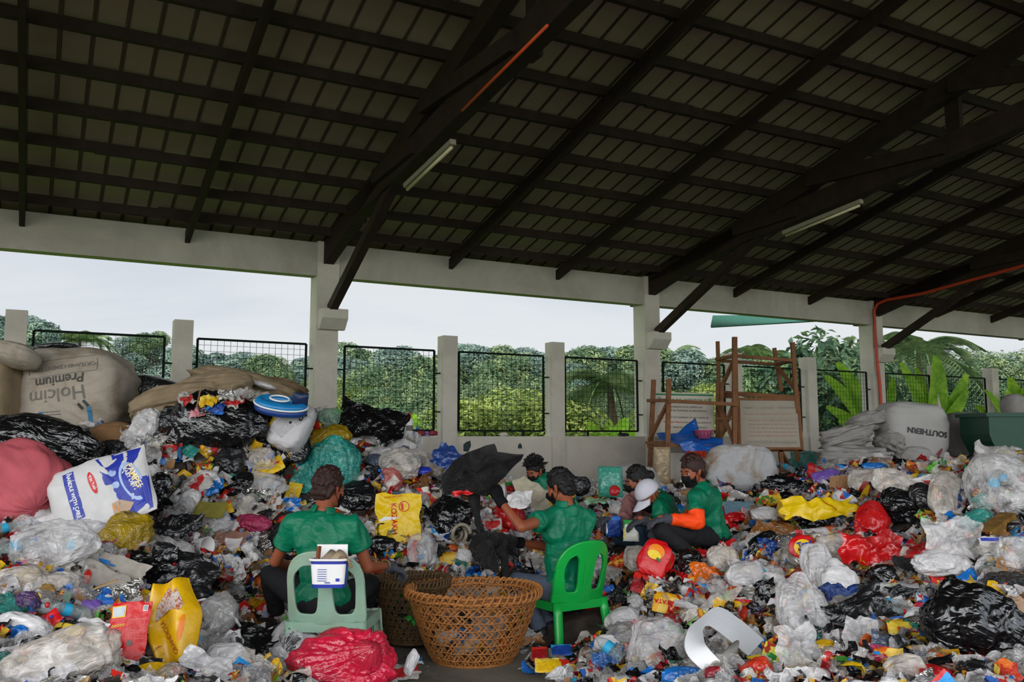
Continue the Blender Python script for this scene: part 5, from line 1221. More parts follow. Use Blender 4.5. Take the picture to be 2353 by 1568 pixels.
# =================================================================== PEOPLE
def V3(*a): return Vector(a)
class Blob:
    """limbs and masses grown into one continuous skin"""
    def __init__(s): s.g=G()
    def cap(s,p,q,r0,r1,n=14,m=10,flat=None):
        p=Vector(p);q=Vector(q); L=(q-p).length
        if L<1e-5: return s.ball(p,r0)
        d=(q-p)/L; x=d.orthogonal().normalized(); y=d.cross(x)
        prof=[]
        for i in range(5): a=-PI/2+PI/2*i/4; prof.append((r0*math.cos(a),r0*math.sin(a)))
        for i in range(1,m): prof.append((r0+(r1-r0)*i/m,L*i/m))
        for i in range(5): a=PI/2*i/4; prof.append((r1*math.cos(a),L+r1*math.sin(a)))
        v=[p+d*z+(x*math.cos(2*PI*k/n)+y*math.sin(2*PI*k/n))*max(r,.0005) for r,z in prof for k in range(n)]
        f=[(i*n+k,i*n+(k+1)%n,(i+1)*n+(k+1)%n,(i+1)*n+k) for i in range(len(prof)-1) for k in range(n)]
        f+=[tuple(range(n-1,-1,-1)),tuple((len(prof)-1)*n+k for k in range(n))]
        s.g.add(v,f); return s
    def ball(s,c,r,M=None): s.g.ball(c,r,16,M); return s
    def cut(s,p,q,r0,r1,n=18):
        """flat-ended tapering sleeve"""
        s.g.tube([p,Vector(p).lerp(Vector(q),.5),q],[r0,(r0+r1)/2,r1],n); return s
    def build(s,name,mat,parent,voxel=.009,smooth=6,wr=0,wseed=0,ws=(9,9,9),label=None,loc=None):
        l=parent.matrix_world.translation if loc is None else loc
        me=bpy.data.meshes.new(name)
        me.from_pydata([tuple(Vector(v)-Vector(l)) for v in s.g.v],[],s.g.f)
        o=bpy.data.objects.new(name,me); C.objects.link(o)
        a=o.modifiers.new('r','REMESH'); a.mode='VOXEL'; a.voxel_size=voxel; a.use_smooth_shade=True
        if smooth: b=o.modifiers.new('s','SMOOTH'); b.factor=.5; b.iterations=smooth
        dg=bpy.context.evaluated_depsgraph_get(); m2=bpy.data.meshes.new_from_object(o.evaluated_get(dg))
        o.modifiers.clear(); o.data=m2; m2.name=name; bpy.data.meshes.remove(me)
        if wr:
            nn_=[v.normal.copy() for v in m2.vertices]
            for v,n in zip(m2.vertices,nn_):
                q=Vector((v.co.x*ws[0],v.co.y*ws[1],v.co.z*ws[2]))
                v.co+=n*.0045+n*wr*((ridged(q,1.,wseed,2)-.5)*1.6+.6*noise.noise(q*.6+Vector((wseed,0,0))))
        m2.materials.clear(); m2.materials.append(mat); m2.shade_smooth(); o.parent=parent
        if label: o['label']=label
        return o
M_skin=plain('skin','#88492f',.5,.35,var=.08,vscale=10); M_skin.node_tree.nodes['Principled BSDF'].inputs['Subsurface Weight'].default_value=.06
M_shirt=film('green_polo','#00694a',1,.55,.3,9,.08,.06); M_shirt.node_tree.nodes['Principled BSDF'].inputs['Specular IOR Level'].default_value=.3
M_trb=plain('black_trousers','#1c1c1e',.8,.2,var=.15,bmp=.2); M_jean=plain('grey_jeans','#4c5564',.85,.2,var=.15,vscale=10,bmp=.2); M_jeanb=plain('dark_jeans','#1e2c3a',.85,.2)
M_hair=plain('black_hair','#0f0b0a',.5,.4,var=.3,vscale=60,bmp=.6,bscale=120); M_hairb=plain('brown_hair','#2c130c',.5,.4,var=.4,vscale=40,bmp=.6,bscale=120)
M_mask=plain('black_mask','#0a0a0c',.8,.2); M_gl=plain('grey_glove','#45464c',.9,.1,var=.2,vscale=60,bmp=.4,bscale=80); M_glb=plain('black_glove','#111113',.85,.15,bmp=.3)
M_or=plain('orange_sleeve','#f2460c',.65,.3,var=.06,bmp=.3,bscale=20); M_pk=plain('pink_striped_shirt','#8e6260',.85,.2,var=.25,vscale=5)
M_cap=plain('white_cap','#c2bfc8',.75,.2,var=.04); M_eye=plain('eye_white','#b8aea6',.3,.5); M_iris=plain('iris','#120a08',.2,.6); M_shoe=plain('black_shoe','#19191b',.6,.3); M_sole=plain('white_sole','#b2aeac',.6,.3)
def orient(fwd,up=UP):
    f=Vector(fwd).normalized(); r=f.cross(Vector(up)).normalized(); u=r.cross(f)
    return Matrix((r,f,u)).transposed()      # x right, y forward(face), z up
def add_head(b,c,M,s=1.):
    """c = centre of the skull; face along M's y"""
    P=lambda x,y,z:c+M@(Vector((x,y,z))*s)
    b.ball(P(0,-.012,.02),(.076*s,.094*s,.092*s),M); b.ball(P(0,.02,-.045),(.062*s,.072*s,.07*s),M)
    b.cap(P(-.03,.045,-.092),P(.03,.045,-.092),.022*s,.022*s); b.ball(P(0,.062,-.098),(.022*s,.02*s,.018*s),M)
    b.cap(P(-.035,.074,.012),P(.035,.074,.012),.012*s,.012*s)                       # brow
    b.cap(P(0,.082,.0),P(0,.1,-.04),.008*s,.013*s); b.ball(P(-.012,.088,-.044),.009*s); b.ball(P(.012,.088,-.044),.009*s)
    for q in (-1,1):
        b.cap(P(q*.045,.06,-.03),P(q*.05,.045,-.02),.02*s,.02*s)                       # cheek
        b.cap(P(q*.026,.072,-.003),P(q*.036,.07,-.004),.0105*s,.0095*s)                # lids
        b.cap(P(q*.076,-.002,.012),P(q*.078,.0,-.03),.013*s,.008*s); b.cap(P(q*.082,-.014,.015),P(q*.082,-.008,-.01),.008*s,.006*s)  # ear
    b.cap(P(-.02,.084,-.068),P(.02,.084,-.068),.008*s,.008*s)
    return P
def head_extras(root,P,M,s,hair=M_hair,mask=True,style='short',seed=1,eyes=True,hat=False,mask_col=M_mask):
    if eyes:
        for q in (-1,1):
            e=part(root,'eye',G().ball(P(q*.031,.0735,-.004),(.0125*s,.010*s,.0065*s),12,M),M_eye,True,world=True)
            p2=G().ball(P(q*.030,.0825,-.004),(.0058*s,.004*s,.0058*s),10,M); p2.v=[tuple(Vector(v)-root.location) for v in p2.v]; part(e,'iris',p2,M_iris,True)
            part(root,'eyebrow',G().tube([P(q*.014,.088,.017),P(q*.03,.087,.022),P(q*.046,.078,.018)],[.003*s,.0042*s,.002*s],8),hair,True,world=True)
    r=random.Random(seed)
    if not hat or style=='short':
        h=Blob()
        h.ball(P(0,-.022,.034),(.083*s,.097*s,.09*s),M)
        if style!='cap':
            for i in range(300 if style=='spiky' else 420):
                a=r.uniform(0,2*PI); t=r.uniform(0,1)
                el=PI/2*(t**.8); fx=math.cos(a)*math.cos(el); fy=math.sin(a)*math.cos(el); fz=math.sin(el)
                if fy>0.15 and fz<.42: continue                      # keep the face free
                base=P(fx*.078,-.02+fy*.092,.03+fz*.088)
                out=M@Vector((fx,fy,fz)); dn=M@Vector((0,0,-1)); fw=M@Vector((0,1,0))
                L=(.05 if style=='spiky' else .026)*s*r.uniform(.6,1.3)
                d=(out*(.9 if style=='spiky' else .22)+fw*(.25 if fz>.5 else -.1)+dn*(.5 if fz<.6 else -.1)*(1 if style!='spiky' else .2)+Vector((r.uniform(-.3,.3),r.uniform(-.3,.3),r.uniform(-.2,.3)))*(1 if style=='spiky' else .5)).normalized()
                h.g.tube([base-out*.01,base+d*L*.5,base+d*L+dn*.004],[.009*s,.0065*s,.002*s],6)
            for q in (-1,1): h.cap(P(q*.074,-.04,.0),P(q*.06,-.055,-.05),.02*s,.016*s)
            h.cap(P(-.045,-.075,-.03),P(.045,-.075,-.03),.026*s,.026*s); h.cap(P(-.035,-.07,-.06),P(.035,-.07,-.06),.016*s,.016*s)
        if style=='bun': h.ball(P(0,-.125,.02),.04*s); h.cap(P(0,-.1,-.02),P(0,-.11,-.09),.035*s,.02*s)
        h.build('hair',hair,root,.0048,2,.0016,seed,(70,70,25))
    if mask:
        g=G()
        def fn(u,v):
            a=(u-.5)*2.5; z=.0-.012-.1*v; rr=.068+.03*math.exp(-((u-.5)*5)**2)*math.exp(-((v-.3)*3)**2)-.018*v*v
            x=math.sin(a)*.071*(1-.12*v); y=.012+math.cos(a)*(rr+.012)*1.02
            return P(x,y,z-.0+.016*abs(u-.5)*2*(0 if v>.5 else 1)*-1+.004*math.sin(v*18)*.3)
        g.grid(fn,22,12); o2=len(g.v); g.v+=[tuple(Vector(v)-M@Vector((0,.004,0))) for v in g.v]; g.f+=[tuple(i+o2 for i in q[::-1]) for q in g.f[:]]
        mk_=part(root,'face_mask',g,mask_col,True,world=True)
        for q in (-1,1):
            t=G().tube([P(q*.068,.03,-.02),P(q*.078,.0,.02),P(q*.084,-.018,.018),P(q*.08,-.016,-.03),P(q*.06,.04,-.09)],.0018*s,6); t.v=[tuple(Vector(v)-root.location) for v in t.v]; part(mk_,'ear_loop',t,mask_col,True)
def add_hand(b,w,d,pn,s=1.,curl=.6,thumb=1,k=1.12):
    """wrist w, direction d of the fingers, pn = palm normal; five separate fingers"""
    d=Vector(d).normalized(); pn=Vector(pn); pn=(pn-d*pn.dot(d)).normalized(); sd=d.cross(pn)*thumb
    palm=w+d*.05*s
    for i,o in enumerate((-.028,-.010,.009,.027)): b.cap(w+d*.012*s+sd*o*.6*s,w+d*.085*s+sd*o*s,.0165*k*s,.0125*k*s)
    for i,(o,L) in enumerate(((-.03,.062),(-.0105,.078),(.0095,.084),(.029,.074))):
        p=w+d*.088*s+sd*o*s*1.08; a=0; c=curl*(1+.15*i-.2)
        for j,f in enumerate((.45,.32,.23)):
            a+=c*(.55 if j==0 else .8); q=p+(d*math.cos(a)+pn*math.sin(a)+sd*o*.6)*L*f*s
            b.cap(p,q,(.0092-.0008*j)*k*s,(.0086-.001*j)*k*s,10,5); p=q
    p=w+d*.025*s+sd*.03*s
    for j,(L,a) in enumerate(((.035,.35),(.03,.6),(.024,.85))):
        q=p+(d*math.cos(.75-a*.3)+sd*math.sin(.75)*(1-.3*j)+pn*.5*a)*L*s; b.cap(p,q,(.0125-.0012*j)*k*s,(.011-.0015*j)*k*s,10,5); p=q
def person(label,J,face,hair=M_hair,style='short',shirt=M_shirt,trous=M_trb,glove=M_gl,seed=1,mask=True,extra=None,headscale=1.,hat=False,sleeve=.55,collar=True,sleeves_long=False,face_up=UP,eyes=True,sh=.19,chest=(.165,.105),hips=(.155,.115)):
    """J: joint name -> place"""
    root=thing('person',label,'person',(J['pelvis'].x,J['pelvis'].y,J['pelvis'].z-.1))
    bpy.context.view_layer.update()
    M=orient(face,face_up); hs=headscale
    b=Blob(); P=add_head(b,J['head'],M,hs)
    neckb=J['neck']; b.cap(neckb,J['head']+M@Vector((0,-.02,-.06))*hs,.058,.052)
    pel=J['pelvis']; mid=pel.lerp(neckb,.5); ax=(J['shR']-J['shL']).normalized(); up=(neckb-pel).normalized(); fr=up.cross(ax)*-1
    TM=Matrix((ax,fr,up)).transposed()
    up_c=pel.lerp(neckb,.72)
    b.ball(pel,(hips[0]-.02,hips[1]-.01,.11),TM); b.ball(mid,(.13,.085,.17),TM); b.ball(up_c,(chest[0]-.022,chest[1]-.02,.15),TM)
    for k in 'LR':
        s,e,w=J['sh'+k],J['el'+k],J['wr'+k]
        b.cap(neckb-up*.05,s,.036,.04); b.cap(s,e,.044,.036); b.ball(e,.038); b.cap(e,w,.037,.025)
        b.cap(w,w+(w-e).normalized()*.05,.025,.022)
        if 'knee'+k in J:
            h=pel+ax*(.085 if k=='R' else -.085); b.cap(h,J['knee'+k],.075,.052); b.cap(J['knee'+k],J['ank'+k],.05,.033)
    b.build('body',M_skin,root,.008,8)
    # shirt
    t=Blob(); t.ball(pel+up*.02,(hips[0]+.012,hips[1]+.018,.12),TM); t.ball(mid,(.15,.107,.2),TM); t.ball(up_c,(chest[0]+.012,chest[1]+.01,.17),TM); t.ball(pel.lerp(neckb,.3),(.152,.112,.16),TM)
    t.cut(neckb-up*.06,neckb+up*.008,.1,.066)
    for k in 'LR':
        s,e=J['sh'+k],J['el'+k]
        t.cap(neckb-up*.035,s,.058,.062); t.cap(s,s.lerp(e,.3),.066,.062); t.cut(s.lerp(e,.1),s.lerp(e,sleeve),.064,.066 if not sleeves_long else .055)
        t.cap(up_c+ax*(.1 if k=='R' else -.1)-up*.02,s,.09,.062)
        if sleeves_long: t.cap(s.lerp(e,.4),e,.056,.048); t.cut(e,e.lerp(J['wr'+k],.9),.048,.036)
    t.build('shirt',shirt,root,.0085,5,.017,seed,(8,8,4.2))
    if collar:
        g=G(); n=Vector(J['head']-neckb).normalized(); nM=orient(TM@Vector((0,1,0)),n); 
        def cf(u,v):
            a=2*PI*u*.86+.14*PI+PI/2; rr=.062+.02*v; return neckb+nM@Vector((math.cos(a)*rr,math.sin(a)*rr*.95,.036-.04*v))
        g.grid(cf,26,6); c2=part(root,'collar',g,shirt,True,world=True)
        m=c2.modifiers.new('t','SOLIDIFY'); m.thickness=.005
        for k in 'LR':
            if not sleeves_long:
                s,e=J['sh'+k],J['el'+k]; g=G(); g.tube([s.lerp(e,sleeve-.06),s.lerp(e,sleeve+.005)],[.0685,.0685],20,False); c3=part(root,'sleeve_cuff',g,shirt,True,world=True); m=c3.modifiers.new('t','SOLIDIFY'); m.thickness=.006
    if 'kneeL' in J:
        t=Blob(); t.ball(pel-up*.02,(hips[0]+.005,hips[1]+.01,.11),TM)
        for k in 'LR':
            h=pel+ax*(.085 if k=='R' else -.085); t.cap(h,J['knee'+k],.092,.066); t.cap(J['knee'+k],J['knee'+k].lerp(J['ank'+k],.3),.066,.06); t.cut(J['knee'+k],J['knee'+k].lerp(J['ank'+k],.93),.064,.05)
        t.build('trousers',trous,root,.009,6,.006,seed+3,(10,10,10))
        for k in 'LR':
            a=J['ank'+k]; td=J.get('toe'+k,a+Vector((0,.12,-.05))); d=(td-a); d=Vector((d.x,d.y,0)).normalized()
            t=Blob(); t.cap(a-UP*.05,a-UP*.055+d*.15,.038,.036); t.cap(a,a-UP*.05,.045,.04); t.build('shoe',M_shoe,root,.007,3)
            part(root,'sole',G().bar(a-UP*.085-d*.03,a-UP*.085+d*.18,.085,.022),M_sole,world=True)
    for k in 'LR':
        w,e=J['wr'+k],J['el'+k]; t=Blob(); d=J.get('hd'+k,(w-e).normalized()); pn=J.get('pn'+k,Vector((0,0,-1)))
        t.cut(w-(w-e).normalized()*.035,w+Vector(d).normalized()*.02,.036,.033); add_hand(t,w,d,pn,1.0,J.get('curl'+k,.55),1 if k=='R' else -1)
        gl=t.build('glove',glove,root,.0045,2,.0012,seed,(70,70,70))
        g=G(); e2=(w-e).normalized(); 
        if glove is M_gl:
            g.tube([w-e2*.042,w-e2*.03],[.038,.038],18,False); g.v=[tuple(Vector(v)-root.location) for v in g.v]; cf_=part(gl,'cuff_band',g,plain('yellow_cuff','#b08a1c',.7,.2),True,label='yellow elastic cuff'); m=cf_.modifiers.new('t','SOLIDIFY'); m.thickness=.004
    head_extras(root,P,M,hs,hair,mask,style,seed,eyes,hat)
    if extra: extra(root,P,M,J)
    return root
A=at
# 1 seated in the pale chair, back to us
Y=5.28
J=dict(pelvis=A(742,1378,Y+.02),neck=A(742,1178,Y+.06),head=A(757,1122,Y+.12),shL=A(676,1207,Y+.04),shR=A(808,1207,Y+.04),elL=A(633,1290,Y+.14),wrL=A(672,1304,Y+.42),elR=A(845,1305,Y+.1),wrR=A(892,1300,Y+.33),
 hdL=V3(.25,.9,-.3),hdR=V3(.75,.6,-.45),pnR=V3(-.2,-.1,-1),kneeL=A(622,1322,Y+.5),ankL=A(640,1440,Y+.75),kneeR=A(850,1345,Y+.6),ankR=A(830,1440,Y+.75))
J['toeL']=J['ankL']+V3(-.05,.2,0); J['toeR']=J['ankR']+V3(.05,.2,0)
person('person seen from behind in a green polo and grey gloves, seated on the pale chair',J,V3(.62,.76,-.12),M_hairb,'short',seed=2,sh=.2,trous=M_trb,hips=(.165,.12))
HARD.append((J['pelvis'].x,J['pelvis'].y+.15,.42)); HARD.append((J['kneeL'].x,J['kneeL'].y,.2)); HARD.append((J['wrR'].x,J['wrR'].y,.14))
# 2 on the green chair, shaking the net
Y=6.15
J=dict(pelvis=A(1296,1360,Y+.04),neck=A(1302,1160,Y-.02),head=A(1286,1120,Y+.03),shL=A(1262,1190,Y-.1),shR=A(1352,1195,Y+.08),elL=A(1198,1212,Y-.3),wrL=A(1150,1152,Y-.18),elR=A(1262,1258,Y+.28),wrR=A(1192,1247,Y+.1),
 hdL=V3(-.45,.1,.7),pnL=V3(-.5,.5,.0),hdR=V3(-.95,-.1,.05),pnR=V3(0,-.2,-1),kneeL=A(1190,1338,Y+.08),ankL=A(1245,1455,Y+.02),kneeR=A(1215,1352,Y+.25),ankR=A(1262,1440,Y+.1),curlL=1.1,curlR=1.1)
J['toeL']=J['ankL']+V3(-.2,-.03,0); J['toeR']=J['ankR']+V3(-.2,0.05,0)
person('person in a green polo and grey jeans on the green chair, shaking a black net',J,V3(-.86,.42,-.28),M_hair,'short',glove=M_glb,trous=M_jean,seed=5,sleeve=.5)
for a,rad in ((J['pelvis'],.34),(J['kneeL'],.24),(J['ankL'],.2),(J['wrL'],.12),(J['wrR'],.15)): HARD.append((a.x,a.y,rad))
# 3 crouching by the wall
Y=8.9
J=dict(pelvis=A(1262,1185,Y+.1),neck=A(1258,1102,Y),head=A(1228,1082,Y-.03),shL=A(1222,1120,Y-.12),shR=A(1290,1115,Y+.12),elL=A(1200,1165,Y-.2),wrL=A(1170,1180,Y-.2),elR=A(1290,1160,Y+.1),wrR=A(1250,1190,Y),hdL=V3(-.8,0,-.4),hdR=V3(-.8,-.2,-.3))
person('person in a green shirt crouching low against the white wall, head bowed',J,V3(-.55,-.72,-.42),M_hair,'spiky',seed=8,sleeve=.5)
HARD.append((J['neck'].x,J['neck'].y,.25))
# 4 in the pink striped shirt
Y=7.5
J=dict(pelvis=A(1475,1235,Y+.05),neck=A(1474,1140,Y+.02),head=A(1463,1106,Y),shL=A(1447,1156,Y-.12),shR=A(1498,1156,Y+.15),elL=A(1432,1200,Y-.3),wrL=A(1408,1190,Y-.45),elR=A(1455,1205,Y-.1),wrR=A(1420,1200,Y-.3),hdL=V3(-.8,-.5,-.1),hdR=V3(-.85,-.3,-.2),kneeL=A(1425,1235,Y-.35),ankL=A(1470,1250,Y-.4),kneeR=A(1420,1228,Y+.1),ankR=A(1465,1250,Y-.1))
person('person in a pink striped long-sleeved shirt and black mask, leftmost of the seated trio',J,V3(-.93,-.2,-.22),M_hair,'bun',shirt=M_pk,trous=M_jeanb,seed=11,sleeves_long=True,collar=False)
for a,rad in ((J['pelvis'],.22),(J['kneeL'],.17),(J['wrL'],.15)): HARD.append((a.x,a.y,rad))
# 5 white cap
Y=7.1
def capx(root,P,M,J):
    g=G(); 
    def fn(u,v):
        a=2*PI*u; t=PI/2*v; return P(math.sin(t)*math.cos(a)*.092,-.016+math.sin(t)*math.sin(a)*.109,.022+math.cos(t)*.104)
    g.grid(fn,32,12,True); c=part(root,'cap_crown',g,M_cap,True,world=True,label='white cap'); m=c.modifiers.new('t','SOLIDIFY'); m.thickness=.004
    g=G()
    def br(u,v):
        a=(u-.5)*2.3; r=.085+.085*v; return P(math.sin(a)*(.078+.01*v),.0+math.cos(a)*(.09+.1*v*math.cos(a*.6))-.0,.022-.035*v-.035*abs(math.sin(a))*.6)
    g.grid(br,20,6); g.v=[tuple(Vector(v)-root.location) for v in g.v]; c2=part(c,'cap_brim',g,M_cap,True); m=c2.modifiers.new('t','SOLIDIFY'); m.thickness=.004
J=dict(pelvis=A(1570,1238,Y+.2),neck=A(1510,1146,Y),head=A(1489,1140,Y-.08),shL=A(1515,1170,Y-.18),shR=A(1535,1155,Y+.2),elL=A(1515,1212,Y-.25),wrL=A(1480,1196,Y-.35),elR=A(1500,1200,Y+.1),wrR=A(1468,1195,Y-.1),hdL=V3(-.9,-.3,-.2),hdR=V3(-.9,-.1,-.2),kneeL=A(1462,1218,Y-.3),ankL=A(1490,1285,Y-.2),kneeR=A(1470,1215,Y+.1),ankR=A(1480,1280,Y-.1))
person('person in a white cap and green polo bending over, middle of the trio',J,V3(-.78,-.42,-.62),M_hair,'cap',trous=M_jeanb,seed=14,extra=capx,hat=True,sleeve=.5,face_up=V3(-.5,-.2,.8),hips=(.14,.11))
for a,rad in ((J['pelvis'],.22),(J['kneeL'],.17),(J['wrL'],.15)): HARD.append((a.x,a.y,rad))
# 6 orange sleeves
Y=6.85
def orange(root,P,M,J):
    for k in 'LR':
        s,e,w=J['sh'+k],J['el'+k],J['wr'+k]; t=Blob(); t.cut(s.lerp(e,.5),e,.06,.056); t.ball(e,.056); t.cut(e,e.lerp(w,.86),.055,.04)
        t.build('arm_sleeve',M_or,root,.007,4,.006,3 if k=='L' else 4,(14,14,14),label='bright orange arm sleeve')
J=dict(pelvis=A(1640,1232,Y+.1),neck=A(1615,1122,Y),head=A(1590,1083,Y-.04),shL=A(1596,1146,Y-.2),shR=A(1638,1140,Y+.18),elL=A(1602,1200,Y-.28),wrL=A(1530,1192,Y-.35),elR=A(1580,1195,Y+.1),wrR=A(1525,1210,Y-.1),hdL=V3(-.9,-.3,-.15),hdR=V3(-.75,-.5,-.3),kneeL=A(1520,1222,Y-.35),ankL=A(1600,1285,Y-.3),kneeR=A(1515,1225,Y+.1),ankR=A(1560,1285,Y-.1))
person('person in a green polo with bright orange sleeves, rightmost of the seated trio',J,V3(-.8,-.55,-.22),M_hairb,'short',trous=M_trb,seed=17,extra=orange,sleeve=.55)
for a,rad in ((J['pelvis'],.28),(J['kneeL'],.17),(J['wrL'],.15),(A(1570,1235,Y),.18)): HARD.append((a.x,a.y,rad))
# =================================================================== CHAIRS
M_pale=plain('pale_green_plastic','#8fae98',.45,.4,var=.05,vscale=8,dirt='#8d7a62',dirtamt=.35); M_grn=plain('green_plastic','#0f9a3c',.3,.5,var=.04,vscale=8)
def chair(loc,rotz,mat,label,holes,w=.44,H=.8):
    """monobloc chair; local +y is the way the sitter faces, back at y=0"""
    t=thing('plastic_chair',label,'chair',loc,(0,0,rotz))
    cu=bpy.data.curves.new('back','CURVE'); cu.dimensions='2D'; cu.fill_mode='BOTH'; cu.extrude=.009; cu.bevel_depth=.004; cu.bevel_resolution=1; cu.resolution_u=6
    def spl(pts):
        s=cu.splines.new('POLY'); s.points.add(len(pts)-1); s.use_cyclic_u=True
        for p,q in zip(s.points,pts): p.co=(q[0],q[1],0,1)
    def rounded(pts,n=4,r=.3):
        out=[]; N=len(pts)
        for i in range(N):
            p0,p1,p2=[Vector(pts[j%N]) for j in (i-1,i,i+1)]
            a=p1.lerp(p0,r); b=p1.lerp(p2,r)
            for k in range(n+1): s=k/n; out.append(tuple((a*(1-s)**2+p1*2*s*(1-s)+b*s*s)))
        return out
    z0=.40; hw=w/2
    spl([(-hw*.98,z0-.01),(hw*.98,z0-.01)]+[(hw*(1.0-.02*i/6),z0+.2*i/6) for i in range(1,7)]+[(hw*.98*math.cos(a)**.75 if math.cos(a)>0 else -hw*.98*abs(math.cos(a))**.75,H-.2+.2*math.sin(a)**.8) for a in [PI*i/24 for i in range(1,24)]]+[(-hw*(1.0-.02*i/6),z0+.2*i/6) for i in range(6,0,-1)])
    for h in holes: spl(rounded(h))
    ob=bpy.data.objects.new('back',cu); C.objects.link(ob); dg=bpy.context.evaluated_depsgraph_get(); me=bpy.data.meshes.new_from_object(ob.evaluated_get(dg)); bpy.data.objects.remove(ob)
    bm=bmesh.new(); bm.from_mesh(me); bmesh.ops.triangulate(bm,faces=bm.faces[:])
    for _ in range(3):
        ed=[e for e in bm.edges if e.calc_length()>.05]
        if ed: bmesh.ops.subdivide_edges(bm,edges=ed,cuts=1); bmesh.ops.triangulate(bm,faces=bm.faces[:])
    for v in bm.verts:
        x,y,z=v.co; v.co=Vector((x,z+ .06*(x/hw)**2-.10*(y-z0)/(H-z0),y))
    bm.to_mesh(me); bm.free(); me.materials.clear(); me.materials.append(mat)
    b=bpy.data.objects.new('backrest',me); C.objects.link(b); b.parent=t
    g=G(); g.grid(lambda u,v:Vector(((u-.5)*(w+.02*v),.0+.42*v,z0+.02*math.sin(PI*v)*-1-.015*math.cos((u-.5)*PI)+ (-.03 if v>.97 else 0))),14,14); o2=len(g.v); g.v+=[(x,y,z-.014) for x,y,z in g.v]; g.f+=[tuple(i+o2 for i in q[::-1]) for q in g.f[:]]
    part(t,'seat',g,mat,True)
    for a,bb in (((-hw,.0),(hw,.0)),((-hw,.42),(hw,.42)),((-hw,0),(-hw,.42)),((hw,0),(hw,.42))): part(t,'apron',G().bar((a[0],a[1],z0-.03),(bb[0],bb[1],z0-.03),.014,.055),mat)
    for sx in (-1,1):
        for y,dy in ((.02,-.07),(.4,.05)):
            g=G()
            def leg(u,v,sx=sx,y=y,dy=dy):
                a=PI*1.25*(u-.5)+ (PI*1.5 if y<.2 else PI/2); r=.03-.006*v
                return Vector((sx*(hw-.025+.03*v)+math.cos(a)*r,y+dy*v+math.sin(a)*r*.8,z0*(1-v)))
            g.grid(leg,12,6); o2=len(g.v); c=(sx*(hw-.02),y)
            g.v+=[(x+(sx*(hw)-x)*.12,yy,z) for x,yy,z in g.v]; g.f+=[tuple(i+o2 for i in q[::-1]) for q in g.f[:]]
            p=part(t,'leg',g,mat,True); m=p.modifiers.new('t','SOLIDIFY'); m.thickness=.006
    if True:
        g=G(); g.tube([(math.copysign(1,math.cos(a))*hw*.97*abs(math.cos(a))**.75,(.045 if True else 0)*abs(math.cos(a))**2*1.3-.10*(H-.2+.2*math.sin(a)**.8-z0)/(H-z0)-.0,H-.2+.2*math.sin(a)**.8) for a in [PI*i/30 for i in range(31)]],.009,8); part(t,'rim',g,mat,True)
    return t
Y=5.02
P=at(745,1268,Y); H=.80
hw=.22
wide=[[(-.045,.47),(-.18,.47),(-.19,.60),(-.13,.70),(-.075,.72),(-.075,.62)],[(.045,.47),(.18,.47),(.19,.60),(.13,.70),(.075,.72),(.075,.62)]]
ch1=chair((P.x,Y+.06,P.z-H),math.radians(-4),M_pale,'pale green plastic chair with a white tub hung on its back',[[(-.04,.44),(-.175,.44),(-.185,.66),(-.12,.725),(-.03,.73),(-.02,.6)],[(.06,.44),(.175,.44),(.185,.66),(.12,.725),(.055,.73),(.045,.6)]],.45,H)
HARD.append((P.x,Y+.2,.42)); HARD.append((P.x,Y-.12,.3))
Y2=6.12
P=at(1335,1240,Y2)
ch2=chair((P.x,Y2-.05,P.z-.8),math.radians(34),M_grn,'bright green plastic chair with slotted splat behind the basket',[[(-.05,.46),(-.15,.46),(-.175,.62),(-.15,.69),(-.10,.72),(-.065,.68)],[(.05,.46),(.15,.46),(.175,.62),(.15,.69),(.10,.72),(.065,.68)],[(-.022,.48),(-.014,.48),(-.024,.66),(-.034,.66)],[(.022,.48),(.014,.48),(.024,.66),(.034,.66)]],.44,.8)
HARD.append((P.x,Y2+.05,.32))
# tub hung on the pale chair
P=at(758,1312,4.9); q=ppm(4.9)
t=thing('ice_cream_tub','white and blue plastic tub hanging on the pale chair back, full of tools','tub',P-Vector((0,0,.085)))
def tubf(u,v,ex=0):
    a=2*PI*u; c,s=math.cos(a),math.sin(a); k=.88+.12*v
    return Vector((math.copysign(abs(c)**.4,c)*(.1*k+ex),math.copysign(abs(s)**.4,s)*(.06*k+ex),.15*v))
g=G(); g.grid(lambda u,v:tubf(u,v),48,10,True); g.f.append(tuple(range(48))[::-1]); part(t,'body',g,M_prB,False)
g=G(); g.grid(lambda u,v:tubf(u,.13+.72*v,.0012) if abs(math.sin(2*PI*u))>.35 and math.sin(2*PI*u)<0 else tubf(u,.5,-.002),48,8,True); part(t,'paper_label',g,M_prW)
g=G(); g.tube([tubf(i/40,1,.004) for i in range(41)],.007,8,False); part(t,'rim',g,M_prW,True)
g=G(); g.box((0,-.0655,.07),(.05,.002,.05)); 
lb=[]; 
for i in range(6): lb.append(((-.03,-.0628,.10-.012*i),(.05,.001,.003)))
g=G(); [g.box(c,s) for c,s in lb]; g.box((.055,-.0628,.045),(.02,.001,.016)); g.box((-.0,-.0628,.03),(.03,.001,.005)); part(t,'label_print',g,M_prB)
r0=t.location
for i,(x,rr,l,m,nm,lab) in enumerate(((.0,.034,.12,plain('dull_roll','#8c7c68',.7,.2),'tape_roll','left brown roll in the tub on the pale chair'),(.045,.034,.12,plain('dull_roll2','#a08c74',.7,.2),'tape_roll','right pale roll in the tub on the pale chair'))):
    g=G().tube([r0+Vector((x-.02,-.02,.13)),r0+Vector((x+.015,.03,.17))],rr,18); solo(nm,g,m,lab,'roll',True)
g=G().bar(r0+Vector((-.07,-.02,.08)),r0+Vector((-.055,-.03,.22)),.02,.016); solo('wooden_tool',g,plain('brown_handle','#7a4630',.6,.3),'reddish brown wooden handle sticking out of the tub','tool')
